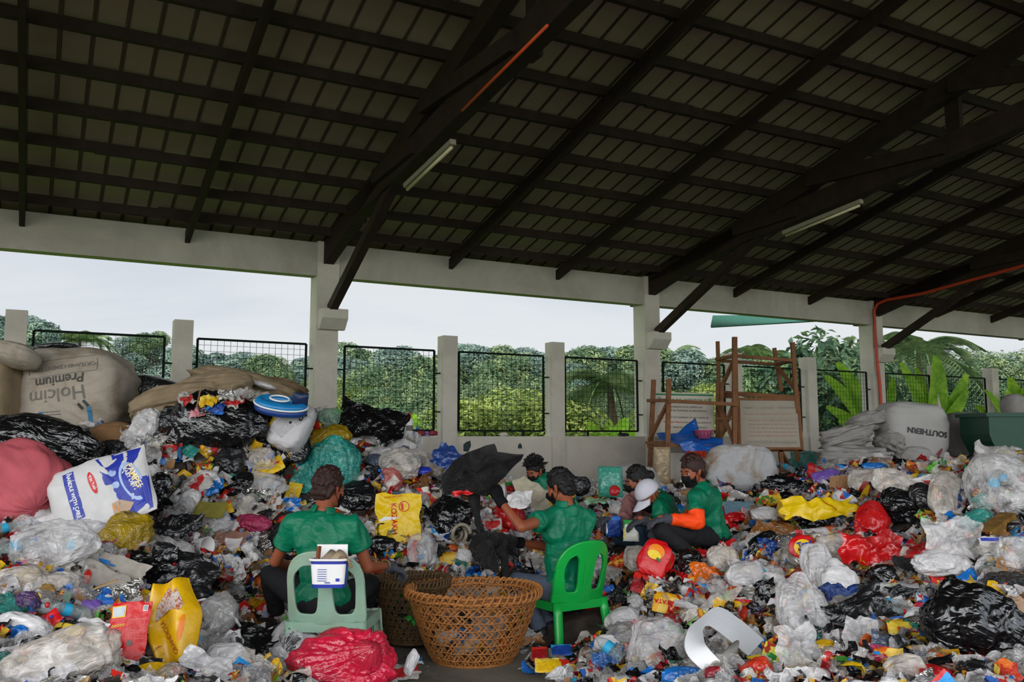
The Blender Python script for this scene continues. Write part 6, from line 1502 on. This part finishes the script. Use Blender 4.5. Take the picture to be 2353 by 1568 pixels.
g=G().box(r0+Vector((.0,.062,.17)),(.17,.012,.1)); solo('tub_lid',g,M_prW,'white tub lid standing behind the rolls','lid')
g=G().tube([r0+Vector((.06,-.03,.16)),r0+Vector((.11,-.05,.15)),r0+Vector((.13,-.055,.11))],.008,8); solo('string',g,M_stick,'knotted beige string at the right of the tub','string',True)
# =================================================================== BASKETS
M_rat=plain('rattan','#956030',.6,.3,var=.3,vscale=30,bmp=.3,bscale=60); M_ratd=plain('old_rattan','#4f3c26',.75,.2,var=.35,vscale=25,bmp=.3)
def basket(loc,rt,rb,H,mat,label,n=27,sq=.9):
    t=thing('woven_basket',label,'basket',loc)
    def R_(z): s=z/H; return rb+(rt-rb)*(s**.78)
    g=G(); 
    for dr in (1,-1):
        for k in range(n):
            for off in (0,.35):
                a0=2*PI*(k+off)/n; pts=[]; 
                v=[];f=[]; m=18
                for i in range(m+1):
                    z=H*i/m; a=a0+dr*1.15*(i/m); r=R_(z)+.0035*dr*math.cos(i*PI)+(.003 if dr>0 else 0)
                    tx=-math.sin(a);ty=math.cos(a)
                    for q in (-.0056,.0056): v.append((r*math.cos(a)+tx*q,(r*math.sin(a)+ty*q)*sq,z))
                    for q in (.0056,-.0056): v.append(((r-.003)*math.cos(a)+tx*q,((r-.003)*math.sin(a)+ty*q)*sq,z))
                for i in range(m):
                    for q in range(4): f.append((4*i+q,4*i+(q+1)%4,4*i+4+(q+1)%4,4*i+4+q))
                g.add(v,f)
    part(t,'diagonal_weave',g,mat)
    g=G(); m=9
    for j in range(1,m):
        for o in (0,):
            z=H*j/m+o; r=R_(z)+.004; g.tube([(r*math.cos(a),r*math.sin(a)*sq,z+.002*math.sin(a*17)) for a in [2*PI*i/72 for i in range(73)]],.0036,5,False)
    part(t,'hoop_strands',g,mat)
    g=G()
    for o,zz in ((.006,-.02),(-.008,-.02),(.0,.012)): g.tube([((rt+o)*math.cos(a),(rt+o)*math.sin(a)*sq,H+zz+.004*math.sin(a*9)) for a in [2*PI*i/90 for i in range(91)]],.009,7,False)
    for k in range(2):
        g.tube([((rt+.016*math.cos(a*27+k*PI))*math.cos(a),(rt+.016*math.cos(a*27+k*PI))*math.sin(a)*sq,H-.004+.03*math.sin(a*27+k*PI)) for a in [2*PI*i/620 for i in range(621)]],.008,6,False)
    part(t,'wrapped_rim',g,mat,True)
    g=G(); 
    for k in range(-9,10):
        c=rb*k/9.5; l=math.sqrt(max(0,rb*rb-c*c)); g.bar((c,-l*sq,.006),(c,l*sq,.006),.014,.004); g.bar((-l,c*sq,.01),(l,c*sq,.01),.014,.004)
    g.tube([(rb*math.cos(a),rb*math.sin(a)*sq,.008) for a in [2*PI*i/48 for i in range(49)]],.01,6,False)
    part(t,'base',g,mat); return t
P=at(1084,1545,5.5); bx,by=P.x,5.68
bk=basket((bx,by,0.0),.42,.25,.425,M_rat,'big golden rattan basket standing on the bare floor in the middle')
bk2=basket((bx-.43,by+.36,0.03),.25,.15,.40,M_ratd,'smaller old dark rattan basket behind the big one, at its left',26)
HARD.append((bx,by,.52)); HARD.append((bx-.42,by+.25,.3)); HARD.append((bx,by-.5,.35)); HARD.append((bx+.3,by-.6,.3)); HARD.append((bx-.45,by-.5,.3)); HARD.append((bx-.1,by-.8,.3))
rr=random.Random(4)
for i in range(26):
    a=rr.uniform(0,6.28); d=rr.uniform(0,.25); m,cn=rr.choices(BAGM,BAGW)[0]
    o=bpy.data.objects.new('plastic_bag',rr.choice(V_bag)); C.objects.link(o); s=rr.uniform(.1,.17)
    o.matrix_world=Matrix.Translation((bx+d*math.cos(a),by+d*math.sin(a)*.9,.06+rr.uniform(0,.2)))@Euler((rr.uniform(0,6),rr.uniform(0,6),rr.uniform(0,6))).to_matrix().to_4x4()@Matrix.Scale(s,4)
    o.material_slots[0].link='OBJECT'; o.material_slots[0].material=m; lab=cn+' plastic bag inside the big rattan basket'; tagit(o,lab,'bag',lab)
for i in range(12):
    a=rr.uniform(0,6.28); d=rr.uniform(0,.14); m,cn=rr.choices(BAGM,BAGW)[0]
    o=bpy.data.objects.new('plastic_bag',rr.choice(V_bag)); C.objects.link(o); s=rr.uniform(.08,.13)
    o.matrix_world=Matrix.Translation((bx-.43+d*math.cos(a),by+.28+d*math.sin(a)*.9,.1+rr.uniform(0,.25)))@Euler((rr.uniform(0,6),rr.uniform(0,6),rr.uniform(0,6))).to_matrix().to_4x4()@Matrix.Scale(s,4)
    o.material_slots[0].link='OBJECT'; o.material_slots[0].material=m; lab=cn+' plastic bag inside the old dark basket'; tagit(o,lab,'bag',lab)
# =================================================================== THE NET
M_net=film('black_netting','#141416',1,.55,1,60)
def netmat():
    m,nt,b=newmat('black_mesh_net'); v=coords(nt,1)
    n=noise_n(nt,v,9,3,.5,.5); w=nn(nt,'ShaderNodeTexWave',bands_direction='DIAGONAL'); w.inputs['Scale'].default_value=75; w.inputs['Distortion'].default_value=6; w.inputs['Detail'].default_value=3; nt.links.new(v,w.inputs['Vector'])
    cc=ramp(nt,w.outputs['Fac'],[(.25,'#0b0b0d'),(.6,'#1e1e20'),(.95,'#3c3a39')]); nt.links.new(cc,b.inputs['Base Color']); b.inputs['Roughness'].default_value=.5
    al=ramp(nt,w.outputs['Fac'],[(.1,(.8,.8,.8)),(.5,(1.,1.,1.))]); nt.links.new(al,b.inputs['Alpha']); bump(nt,b,w.outputs['Fac'],.8,.02); return m
M_net=netmat()
t=thing('net_bag','large black mesh net held up in the gloved hands of the green-chair worker','net',at(1100,1300,6.3))
Yn=6.0
outl=[(1010,1098,.1),(1040,1062,0),(1075,1040,-.05),(1110,1026,0),(1135,1022,.05),(1140,1040,0),(1200,1042,.25),(1195,1056,.25),(1172,1085,.15),(1150,1108,.05),(1135,1130,0),(1120,1140,-.05),(1085,1132,-.1),(1045,1136,-.05),(1022,1138,0),(1014,1118,.05)]
cp=at(1090,1088,Yn-.14)
def nett(u,v):
    n=len(outl); s=u*n; i=int(s)%n; f=s-int(s); a=at(outl[i][0],outl[i][1],Yn+outl[i][2]); b=at(outl[(i+1)%n][0],outl[(i+1)%n][1],Yn+outl[(i+1)%n][2])
    e=a.lerp(b,f); p=cp.lerp(e,v); q=p*5; p+=Vector((.02*noise.noise(q),-.09*math.sin(v*PI)*.6+.09*(ridged(q,.8,3)-.5),.02*noise.noise(q+Vector((5,0,0))))); return p
g=G(); g.grid(nett,64,22,True); n0=len(g.v)
def nettb(u,v): p=nett(u,v); p.y+=.02+.16*(1-v); return p
g2=G(); g2.grid(nettb,64,22,True); g.add(g2.v,[q[::-1] for q in g2.f]); part(t,'net_mouth',g,M_net,True,world=True)
b=Blob(); pts=[at(1085,1120,Yn),at(1092,1165,Yn),at(1100,1205,Yn-.02),at(1108,1245,Yn),at(1120,1285,Yn)]
rad=[.05,.022,.02,.045,.06]
for i in range(4): b.cap(pts[i],pts[i+1],rad[i],rad[i+1])
b.cap(at(1100,1240,Yn),at(1170,1243,Yn+.12),.045,.05); b.cap(at(1112,1262,Yn),at(1140,1312,Yn-.02),.07,.02); b.cap(at(1150,1250,Yn+.1),at(1165,1325,Yn+.05),.05,.02); b.cap(at(1095,1255,Yn),at(1100,1285,Yn),.05,.03)
bpy.context.view_layer.update(); b.build('net_tail',M_net,t,.008,3,.014,4,(14,14,9))
g=s_sheet(.16,.03,77,.2); g.v=[tuple(at(1065,1133,Yn-.1)+Matrix.Rotation(-.15,3,'Y')@Vector((x,z,y))) for x,y,z in g.v]; solo('plastic_scrap',g,plain('pack_red','#c40f16'),'red strip of film falling from under the black net','scrap',True)
# =================================================================== RACKS AND SIGNS
M_rw=plain('raw_timber','#6e4a30',.8,.2,var=.25,vscale=10,bmp=.2); M_sign=plain('sign_tarpaulin','#b6aea2',.6,.3,var=.06,vscale=4); M_sign2=plain('sign_tarpaulin_back','#8f8678',.7,.2,var=.06,vscale=4)
def rack(label,base,members):
    t=thing('wooden_rack',label,'rack',base)
    for nm,x0,y0,d0,x1,y1,d1,w in members: part(t,nm,G().bar(at(x0,y0,d0),at(x1,y1,d1),w,w*.8),M_rw,world=True)
    return t
Yr=11.0
rack('left wooden rack with a printed sign tied behind it',at(1560,1110,Yr),[
 ('post',1502,873,Yr+.5,1493,1090,Yr+.5,.07),('post',1537,871,Yr,1532,1120,Yr,.07),('post',1688,775,Yr+.05,1688,1060,Yr+.05,.07),('post',1650,880,Yr+.5,1649,1060,Yr+.5,.06),
 ('rail',1490,921,Yr+.5,1537,921,Yr,.055),('rail',1535,922,Yr-.05,1695,930,Yr,.055),('rail',1488,1018,Yr+.5,1537,1018,Yr,.06),('rail',1535,1022,Yr-.03,1690,1030,Yr,.06),('rail',1490,1026,Yr+.5,1535,1028,Yr,.04),
 ('brace',1535,925,Yr-.02,1492,1012,Yr+.4,.045),('brace',1652,930,Yr+.3,1688,1020,Yr+.05,.045),('brace',1686,930,Yr+.1,1648,1025,Yr+.4,.045),('rail',1648,962,Yr+.3,1690,964,Yr+.05,.03),('brace',1530,1030,Yr+.1,1510,1085,Yr+.4,.05),('post',1659,880,Yr+.4,1655,1050,Yr+.4,.05)])
Yq=11.3
rack('right wooden rack standing taller, behind the plain signboard',at(1760,1110,Yq),[
 ('post',1649,785,Yq+.5,1656,1030,Yq+.5,.055),('post',1779,800,Yq+.6,1795,900,Yq+.6,.055),('post',1821,787,Yq,1838,1040,Yq,.06),('post',1690,800,Yq,1695,1035,Yq,.05),
 ('rail',1646,826,Yq+.5,1690,818,Yq,.05),('rail',1690,818,Yq,1828,829,Yq,.05),('rail',1650,829,Yq+.5,1786,838,Yq+.6,.05),('rail',1785,838,Yq+.6,1828,828,Yq,.05),
 ('brace',1688,825,Yq,1653,900,Yq+.45,.045),('brace',1788,845,Yq+.6,1835,905,Yq,.045),('rail',1658,903,Yq+.3,1838,915,Yq,.07),('rail',1660,908,Yq+.4,1690,910,Yq,.09),('rail',1695,1036,Yq,1845,1033,Yq,.06),
 ('post',1793,1035,Yq,1797,1080,Yq,.06),('brace',1795,1040,Yq,1812,1070,Yq+.2,.05),('rail',1775,1083,Yq,1812,1083,Yq,.05),('post',1830,1035,Yq,1832,1060,Yq+.1,.05)])
def board(c4,mat,label,Yd):
    a,b,c,d=[at(x,y,Y_) for x,y,Y_ in c4]   # bl, br, tr, tl
    X=(b-a); w=X.length; X.normalize(); Zv=(d-a); h=Zv.length; N=X.cross(Zv).normalized(); Zv=N.cross(X)
    o=bpy.data.objects.new('signboard',None); 
    g=G(); n=12; g.grid(lambda u,v:Vector(((u-.5)*w,(v-.5)*h,.006*math.sin(u*6)*math.sin(v*5))),n,n); o2=len(g.v); g.v+=[(x,y,z-.012) for x,y,z in g.v]; g.f+=[tuple(i+o2 for i in q[::-1]) for q in g.f[:]]
    bpy.data.objects.remove(o)
    me=mesh_of('signboard',g,True); me.materials.append(mat); o=bpy.data.objects.new('signboard',me); C.objects.link(o)
    M=Matrix((X,Zv,N)).transposed().to_4x4(); o.matrix_world=Matrix.Translation((a+b+c+d)/4)@M; tagit(o,label,'sign'); return o,w,h
o,w,h=board([(1503,1042,Yr+.62),(1640,1045,Yr+.62),(1642,908,Yr+.62),(1504,900,Yr+.62)],M_sign,'white printed sign with green heading and rows of text in the left rack',0)
D_=lambda items,m,nm='printed_lettering':decal(o,items,m,nm,.004)
D_([Rr(0,.465*h,.98*w,.03*h)],M_prG,'green_border'); D_([Rr(.0,-.19*h,.84*w,.008*h)],M_prG,'green_line')
D_([T('BASURA KO, RITRITON KO!',.02*w,.375*h,.068*h,0,.02)],M_prG); D_([Rr(.43*w,.38*h,.05*w,.07*h)],plain('print_lime','#4c8c2a'),'green_mark'); D_([(disc2(.035*w,.035*w,.5),(-.42*w,.385*h),0)],M_prGr,'seal')
D_([T('nga basura aron makita nga',.02*w,.27*h,.05*h),T('ma dili na mogawas sa sementeryo',.02*w,.21*h,.05*h),T('Buhi ang paglaum ug pag-gamit sa',.06*w,.1*h,.05*h),T('mag dala ug kaugalingong',.22*w,.02*h,.045*h),T('pang gamit sa pagkaon ug ilimnon',.04*w,-.06*h,.05*h)],M_prGr)
D_([T('Single-use Plastics,',-.18*w,.02*h,.045*h),Dd(-.42*w,.1*h,.035*w,.03*w,.6),Dd(-.43*w,.02*h,.03*w,.025*w,.6),Dd(-.36*w,.08*h,.02*w,.02*w,.6)],plain('print_dull_red2','#a85048',.6,.2))
D_([T('"DILI SOUSAGOLON, MAG SEGREGATE"',0,-.26*h,.055*h)],plain('print_dark_green','#3f5c3a',.6,.2))
o,w,h=board([(1702,1028,Yq-.1),(1840,1028,Yq-.1),(1832,921,Yq+.0),(1698,919,Yq+.0)],M_sign2,'faded signboard seen from its back on the right rack',0)
def mir(items):
    return [(([(-x,y) for x,y in v],[q[::-1] for q in f]),(cx,cy),-r) for (v,f),(cx,cy),r in items]
Mfade=plain('print_faded','#7b7870',.7,.2); Mfader=plain('print_faded_red','#8f6f64',.7,.2)
decal(o,mir([T('NABUBULOK',.3*w,.33*h,.06*h),T('RECYCLE',-.02*w,.33*h,.06*h),T('RESIDU',-.33*w,.33*h,.06*h),T('BASURA KO RITRITON KO',0,-.4*h,.09*h)])+[Rr(0,.1*h,.94*w,.008*h)],Mfade,'printed_lettering',.004)
decal(o,lines(0,.2*h,.8*w,1,.05*h,.02*h,3)+lines(.05*w,-.1*h,.8*w,5,.08*h,.02*h,5),Mfader,'small_print',.004)
for a,b in (((1698,917,Yq),(1832,919,Yq)),((1702,1031,Yq-.1),(1843,1031,Yq-.1)),((1697,917,Yq),(1700,1031,Yq-.1)),((1834,919,Yq),(1843,1031,Yq-.1))):
    fr=G().bar(at(*a),at(*b),.035,.03); 
    fr.v=[tuple(o.matrix_world.inverted()@Vector(v)) for v in fr.v]; part(o,'frame_bar',fr,M_rw)
# blue tarp, pink basket, concrete block on the left rack
g=G(); c_=[(1508,995,Yr+.3),(1560,990,Yr+.1),(1597,962,Yr+.25),(1610,1000,Yr+.2),(1660,1010,Yr+.1),(1662,1035,Yr-.1),(1600,1045,Yr-.15),(1575,1045,Yr-.1),(1560,1022,Yr-.1),(1515,1008,Yr+.1)]
cc=at(1590,1015,Yr-.1)
def tarp(u,v):
    n=len(c_); s=u*n; i=int(s)%n; f=s-int(s); a=at(*c_[i]).lerp(at(*c_[(i+1)%n]),f); p=cc.lerp(a,v); q=p*3; return p+Vector((0,.1*(noise.noise(q)),.05*noise.noise(q*1.7)))
g.grid(tarp,60,14,True); o=solo('blue_tarp',g,film('tarp_blue','#0e4fa0',1,.4,.6,8),'blue tarpaulin draped over the left wooden rack','tarpaulin',True); m=o.modifiers.new('t','SOLIDIFY'); m.thickness=.006
P=at(1618,1008,Yr); t=thing('plastic_basin','small pink slotted basin on the blue tarpaulin','basin',P-UP*.0); 
g=G().lathe([(.001,0),(.07,0),(.115,.095),(.125,.1),(.125,.105),(.112,.1),(.066,.008)],28); part(t,'bowl',g,plain('pink_plastic','#a84e6c',.4,.4),True)
g=G(); [g.box((.105*math.cos(a),.105*math.sin(a),.06),(.006,.022,.04),Matrix.Rotation(a,3,'Z')) for a in [2*PI*i/16 for i in range(16)]]; part(t,'slots',g,plain('pink_dark','#7c3450',.5,.3))
for s_ in (-1,1):
    g=s_blob(.05,.19,.03,int(44+s_)); g.v=[tuple(at(1675+s_*7,1037,Yr-.3)+Matrix.Rotation(s_*.45,3,'Y')@Vector((x,z,y))) for x,y,z in g.v]; solo('pink_ribbon',g,plain('pale_pink','#b27a8e',.6,.3),('left' if s_<0 else 'right')+' ear of the pale pink bow hanging on the rack','ribbon',True)
g=G().lathe([(.001,0),(.3,0),(.3,.85),(.001,.85)],28); P=at(1566,1040,Yr+.45); g.v=[(x+P.x,y+P.y,z+P.z-.85) for x,y,z in g.v]; solo('concrete_cylinder',g,M_conc,'round pale concrete drum under the left rack','drum')
g=s_pack(.2,.5,91,.7,24,False); P=at(1522,1075,Yr-.2); g.v=[tuple(P+Vector((x,z,y))) for x,y,z in g.v]; solo('plastic_bag',g,film('yellowish_clear','#b09a78',.8,.25,.7,10),'yellowish bag hanging inside the left rack','bag',True)
g=s_sheet(.25,.07,5,.2); P=at(1600,1044,Yr-.3); g.v=[tuple(P+Vector((x,z,y))) for x,y,z in g.v]; solo('red_cloth',g,plain('dull_red_cloth','#9a2c18',.8,.2),'red cloth edge under the blue tarpaulin','cloth',True)
for (px,py,Y,c) in ((1440,1190,6.75,W_d),(1400,1180,7.0,W_c)):
    g=s_pack(.12,.16,int(px),.3); g.v=[tuple(at(px+10,py+30,Y)+Vector((x,z,y))) for x,y,z in g.v]; solo('snack_wrapper',g,c,'green and yellow wrapper held by the worker in the white cap' if c is W_d else 'blue packet held by the worker in the pink shirt','wrapper',True)
# =================================================================== RUBBISH: THE MASS
r=random.Random(5)
# lumpy ground of the heap with its thousands of small scraps: one object, nobody could count it
mats=[M_dirt,F_clear,F_clear2,F_milky,F_white,F_grey,F_black,F_blackm,W_a,W_b,W_c,W_d,W_e,W_f,W_g,W_h,W_k,F_foil,F_red,F_yel,F_blue,F_teal,M_paper,M_card,F_brown]
wts=[0,18,16,16,5,9,13,8,6,5,4,2.5,6,3.5,9,2,8,4,2.5,2,2,1.5,2.5,3,3]
nx,ny=150,130
xs=np.linspace(-6.5,10.5,nx); ys=np.linspace(2.2,14.5,ny)
XX,YY=np.meshgrid(xs,ys); Z=np.concatenate([hz_arr(np.stack([XX[j],YY[j]],1)) for j in range(ny)]).reshape(ny,nx)
VV=[];FF=[];MI=[]
vid={}
for j in range(ny):
    for i in range(nx):
        x,y=xs[i],ys[j]
        VV.append((x,y,Z[j,i]-.035+.03*noise.noise(Vector((x*6,y*6,0)))))
for j in range(ny-1):
    for i in range(nx-1):
        c=(xs[i]+.06,ys[j]+.05)
        if Z[j,i]<.05 and Z[j+1,i+1]<.05: continue
        if not (inside((xs[i],ys[j])) and inside((xs[i+1],ys[j+1])) and inside((xs[i],ys[j+1]))): continue
        FF.append((j*nx+i,j*nx+i+1,(j+1)*nx+i+1,(j+1)*nx+i)); MI.append(0)
VV=np.array(VV)
protos=[]
for k in range(14):
    g=s_sheet(1,r.uniform(.4,.9),k+100,.26,5 if k%2 else 7,.25)
    g=G(); m=max(.4,.5+.04*k)
    g.grid(lambda u,v:Vector(((u-.5)*(1+.3*noise.noise(Vector((v*3,k,0)))),(v-.5)*m,.42*(ridged(Vector((u*1.4,v*1.4,k)),1.2,k,2)-.6)+.16*math.sin(u*6+k))),8,7)
    protos.append((np.array([tuple(p) for p in g.v]),g.f))
AV=[VV];base=len(VV)
pts=heap_points(14500,77,0,.16,.45)
for (x,y,z,px,py) in pts:
    nrm=hnorm(x,y) if r.random()<.15 else Vector((0,-.25,1)).normalized()
    M=np.array(lay(nrm,r,.75)); pv,pf=protos[r.randrange(14)]
    s=r.uniform(.06,.18)*(.8+.05*y)
    mi=r.choices(range(len(mats)),wts)[0]; low=any((x-a)**2+(y-b)**2<c*c for a,b,c in KEEPX)
    if low: s*=.8; z-=.012
    v=(pv*s)@M.T+np.array((x,y,z+r.uniform(-.045,.03)))
    AV.append(v); FF+=[tuple(i+base for i in q) for q in pf]; MI+=[mi]*len(pf); base+=len(v)
V=np.concatenate(AV)
me=bpy.data.meshes.new('mixed_rubbish'); me.from_pydata(V.tolist(),[],FF)
for m in mats: me.materials.append(m)
me.polygons.foreach_set('material_index',np.array(MI,dtype=np.int32)); me.shade_smooth(); me.update()
o=bpy.data.objects.new('mixed_rubbish',me); C.objects.link(o)
tagit(o,'great heap of small mixed plastic scraps, sachets and film covering the hall floor','rubbish',None,'stuff')
def scatter(name,cat,variants,mlist,wl,n,size,seed,noun,gap,zoff=.02,tilt=.55,flat=1):
    rr=random.Random(seed)
    for (x,y,z,px,py) in heap_points(n,seed,gap):
        me=rr.choice(variants); m,cn=rr.choices(mlist,wl)[0]
        o=bpy.data.objects.new(name,me); C.objects.link(o)
        s=rr.uniform(*size)*(.75+.06*y)
        M=lay(hnorm(x,y)*.5+Vector((0,-.5,.7)),rr,tilt)
        o.matrix_world=Matrix.Translation((x,y,z+s*zoff))@M.to_4x4()@Matrix.Diagonal((s,s*rr.uniform(.7,1.1),s*flat,1))
        o.material_slots[0].link='OBJECT'; o.material_slots[0].material=m
        lab=cn+' '+noun+' '+region(px,py)
        tagit(o,lab,cat,lab)
scatter('plastic_bag','bag',V_bag,BAGM,BAGW,165,(.16,.3),31,'plastic bag lying crumpled',44,.04)
scatter('plastic_film','film',V_bag[:9],BAGM,BAGW,150,(.12,.26),36,'flattened plastic bag lying crumpled',40,.04)  # flattened bag shapes, kept under the film name
scatter('crumpled_film','film',V_wad,[b for b in BAGM[:7]],BAGW[:7],230,(.07,.16),32,'wad of crumpled film',22,.15)
scatter('snack_wrapper','wrapper',V_wrap,WRM,WRW,300,(.11,.22),33,'snack wrapper lying loose',22,.1,.6)
scatter('sachet','sachet',V_sach,WRM,WRW,300,(.06,.11),34,'empty sachet lying loose',16,.25,.7)
# bottles: shell > cap, label band
bt=thing('plastic_bottle','clear plastic drink bottle lying near the top of the left heap','bottle',(0,0,0),group='clear plastic drink bottles near the top of the left heap')
def bpart(nm,me_g,mat):
    p=part(bt,nm,me_g,mat,True); return p
p=bpy.data.objects.new('shell',V_bot); C.objects.link(p); p.parent=bt
bpart('cap',rotX(G().lathe([(0.001,.99),(.065,.99),(.065,.93),(.06,.93)],12)),M_cap_r)
bpart('label_band',rotX(G().lathe([(.164,.38),(.166,.4),(.166,.56),(.164,.58)],16)),M_lab_b)
rr=random.Random(8); first=True
for (x,y,z,px,py) in heap_points(46,35,60):
    s=rr.uniform(.16,.24); lab='clear plastic drink bottle lying '+region(px,py)
    M=Matrix.Translation((x,y,z+.05))@(Matrix.Rotation(rr.uniform(0,6.28),4,'Z')@Matrix.Rotation(rr.uniform(-.5,.5),4,'X'))
    b=bt if first else dup(bt)
    b.matrix_world=M@Matrix.Diagonal((s,s,s,1)); b['label']=lab; b['group']='clear plastic drink bottles '+region(px,py)
    if rr.random()<.5 and not first:
        for c in b.children:
            if c.name.startswith('cap'): c.material_slots[0].link='OBJECT'; c.material_slots[0].material=M_cap_b
    first=False
SKYBACK=3.4; SUNE=2.6; EXPO=.1
# =================================================================== LIGHT AND CAMERA
w=bpy.data.worlds.new('sky'); bpy.context.scene.world=w; w.use_nodes=True
nt=w.node_tree; bg=nt.nodes['Background']
tc=nn(nt,'ShaderNodeTexCoord'); sp=nn(nt,'ShaderNodeSeparateXYZ'); nt.links.new(tc.outputs['Generated'],sp.inputs[0])
mp=nn(nt,'ShaderNodeMapping'); mp.inputs['Scale'].default_value=(1,1,5); nt.links.new(tc.outputs['Generated'],mp.inputs['Vector'])
n1=noise_n(nt,mp.outputs['Vector'],1.6,5,.55,.5)
cl=ramp(nt,n1.outputs['Fac'],[(.38,'#b9c2cf'),(.5,'#cdd5de'),(.62,'#e4e7e9')])
hz_=ramp(nt,sp.outputs['Z'],[(.0,'#e4e4e0'),(.12,'#d6dce2'),(.3,'#c2cad6')])
mx=nn(nt,'ShaderNodeMix',data_type='RGBA',blend_type='MIX'); mx.inputs['Factor'].default_value=.55
nt.links.new(cl,mx.inputs[6]); nt.links.new(hz_,mx.inputs[7])
nt.links.new(mx.outputs[2],bg.inputs['Color'])
# overcast sky, made brighter behind the camera to light the heap
mr=nn(nt,'ShaderNodeMapRange'); nt.links.new(sp.outputs['Y'],mr.inputs['Value'])
mr.inputs['From Min'].default_value=.35; mr.inputs['From Max'].default_value=-.6
mr.inputs['To Min'].default_value=1.; mr.inputs['To Max'].default_value=SKYBACK
nt.links.new(mr.outputs['Result'],bg.inputs['Strength'])
sun=bpy.data.lights.new('sun','SUN'); sun.energy=SUNE; sun.angle=math.radians(75); sun.color=(1,.97,.92)
so=bpy.data.objects.new('sun',sun); C.objects.link(so); so.rotation_euler=Vector((.35,1,-.42)).to_track_quat('-Z','Y').to_euler()
cam=bpy.data.cameras.new('camera'); co=bpy.data.objects.new('camera',cam); C.objects.link(co)
cam.sensor_width=36; cam.lens=36*FPX/2353; co.location=(0,0,CH); co.rotation_euler=(PI/2+PIT,0,0); cam.clip_end=600
cam.dof.use_dof=False
sc=bpy.context.scene; sc.camera=co
sc.view_settings.view_transform='Standard'; sc.view_settings.look='None'; sc.view_settings.gamma=1; sc.view_settings.use_curve_mapping=False
sc.view_settings.exposure=EXPO
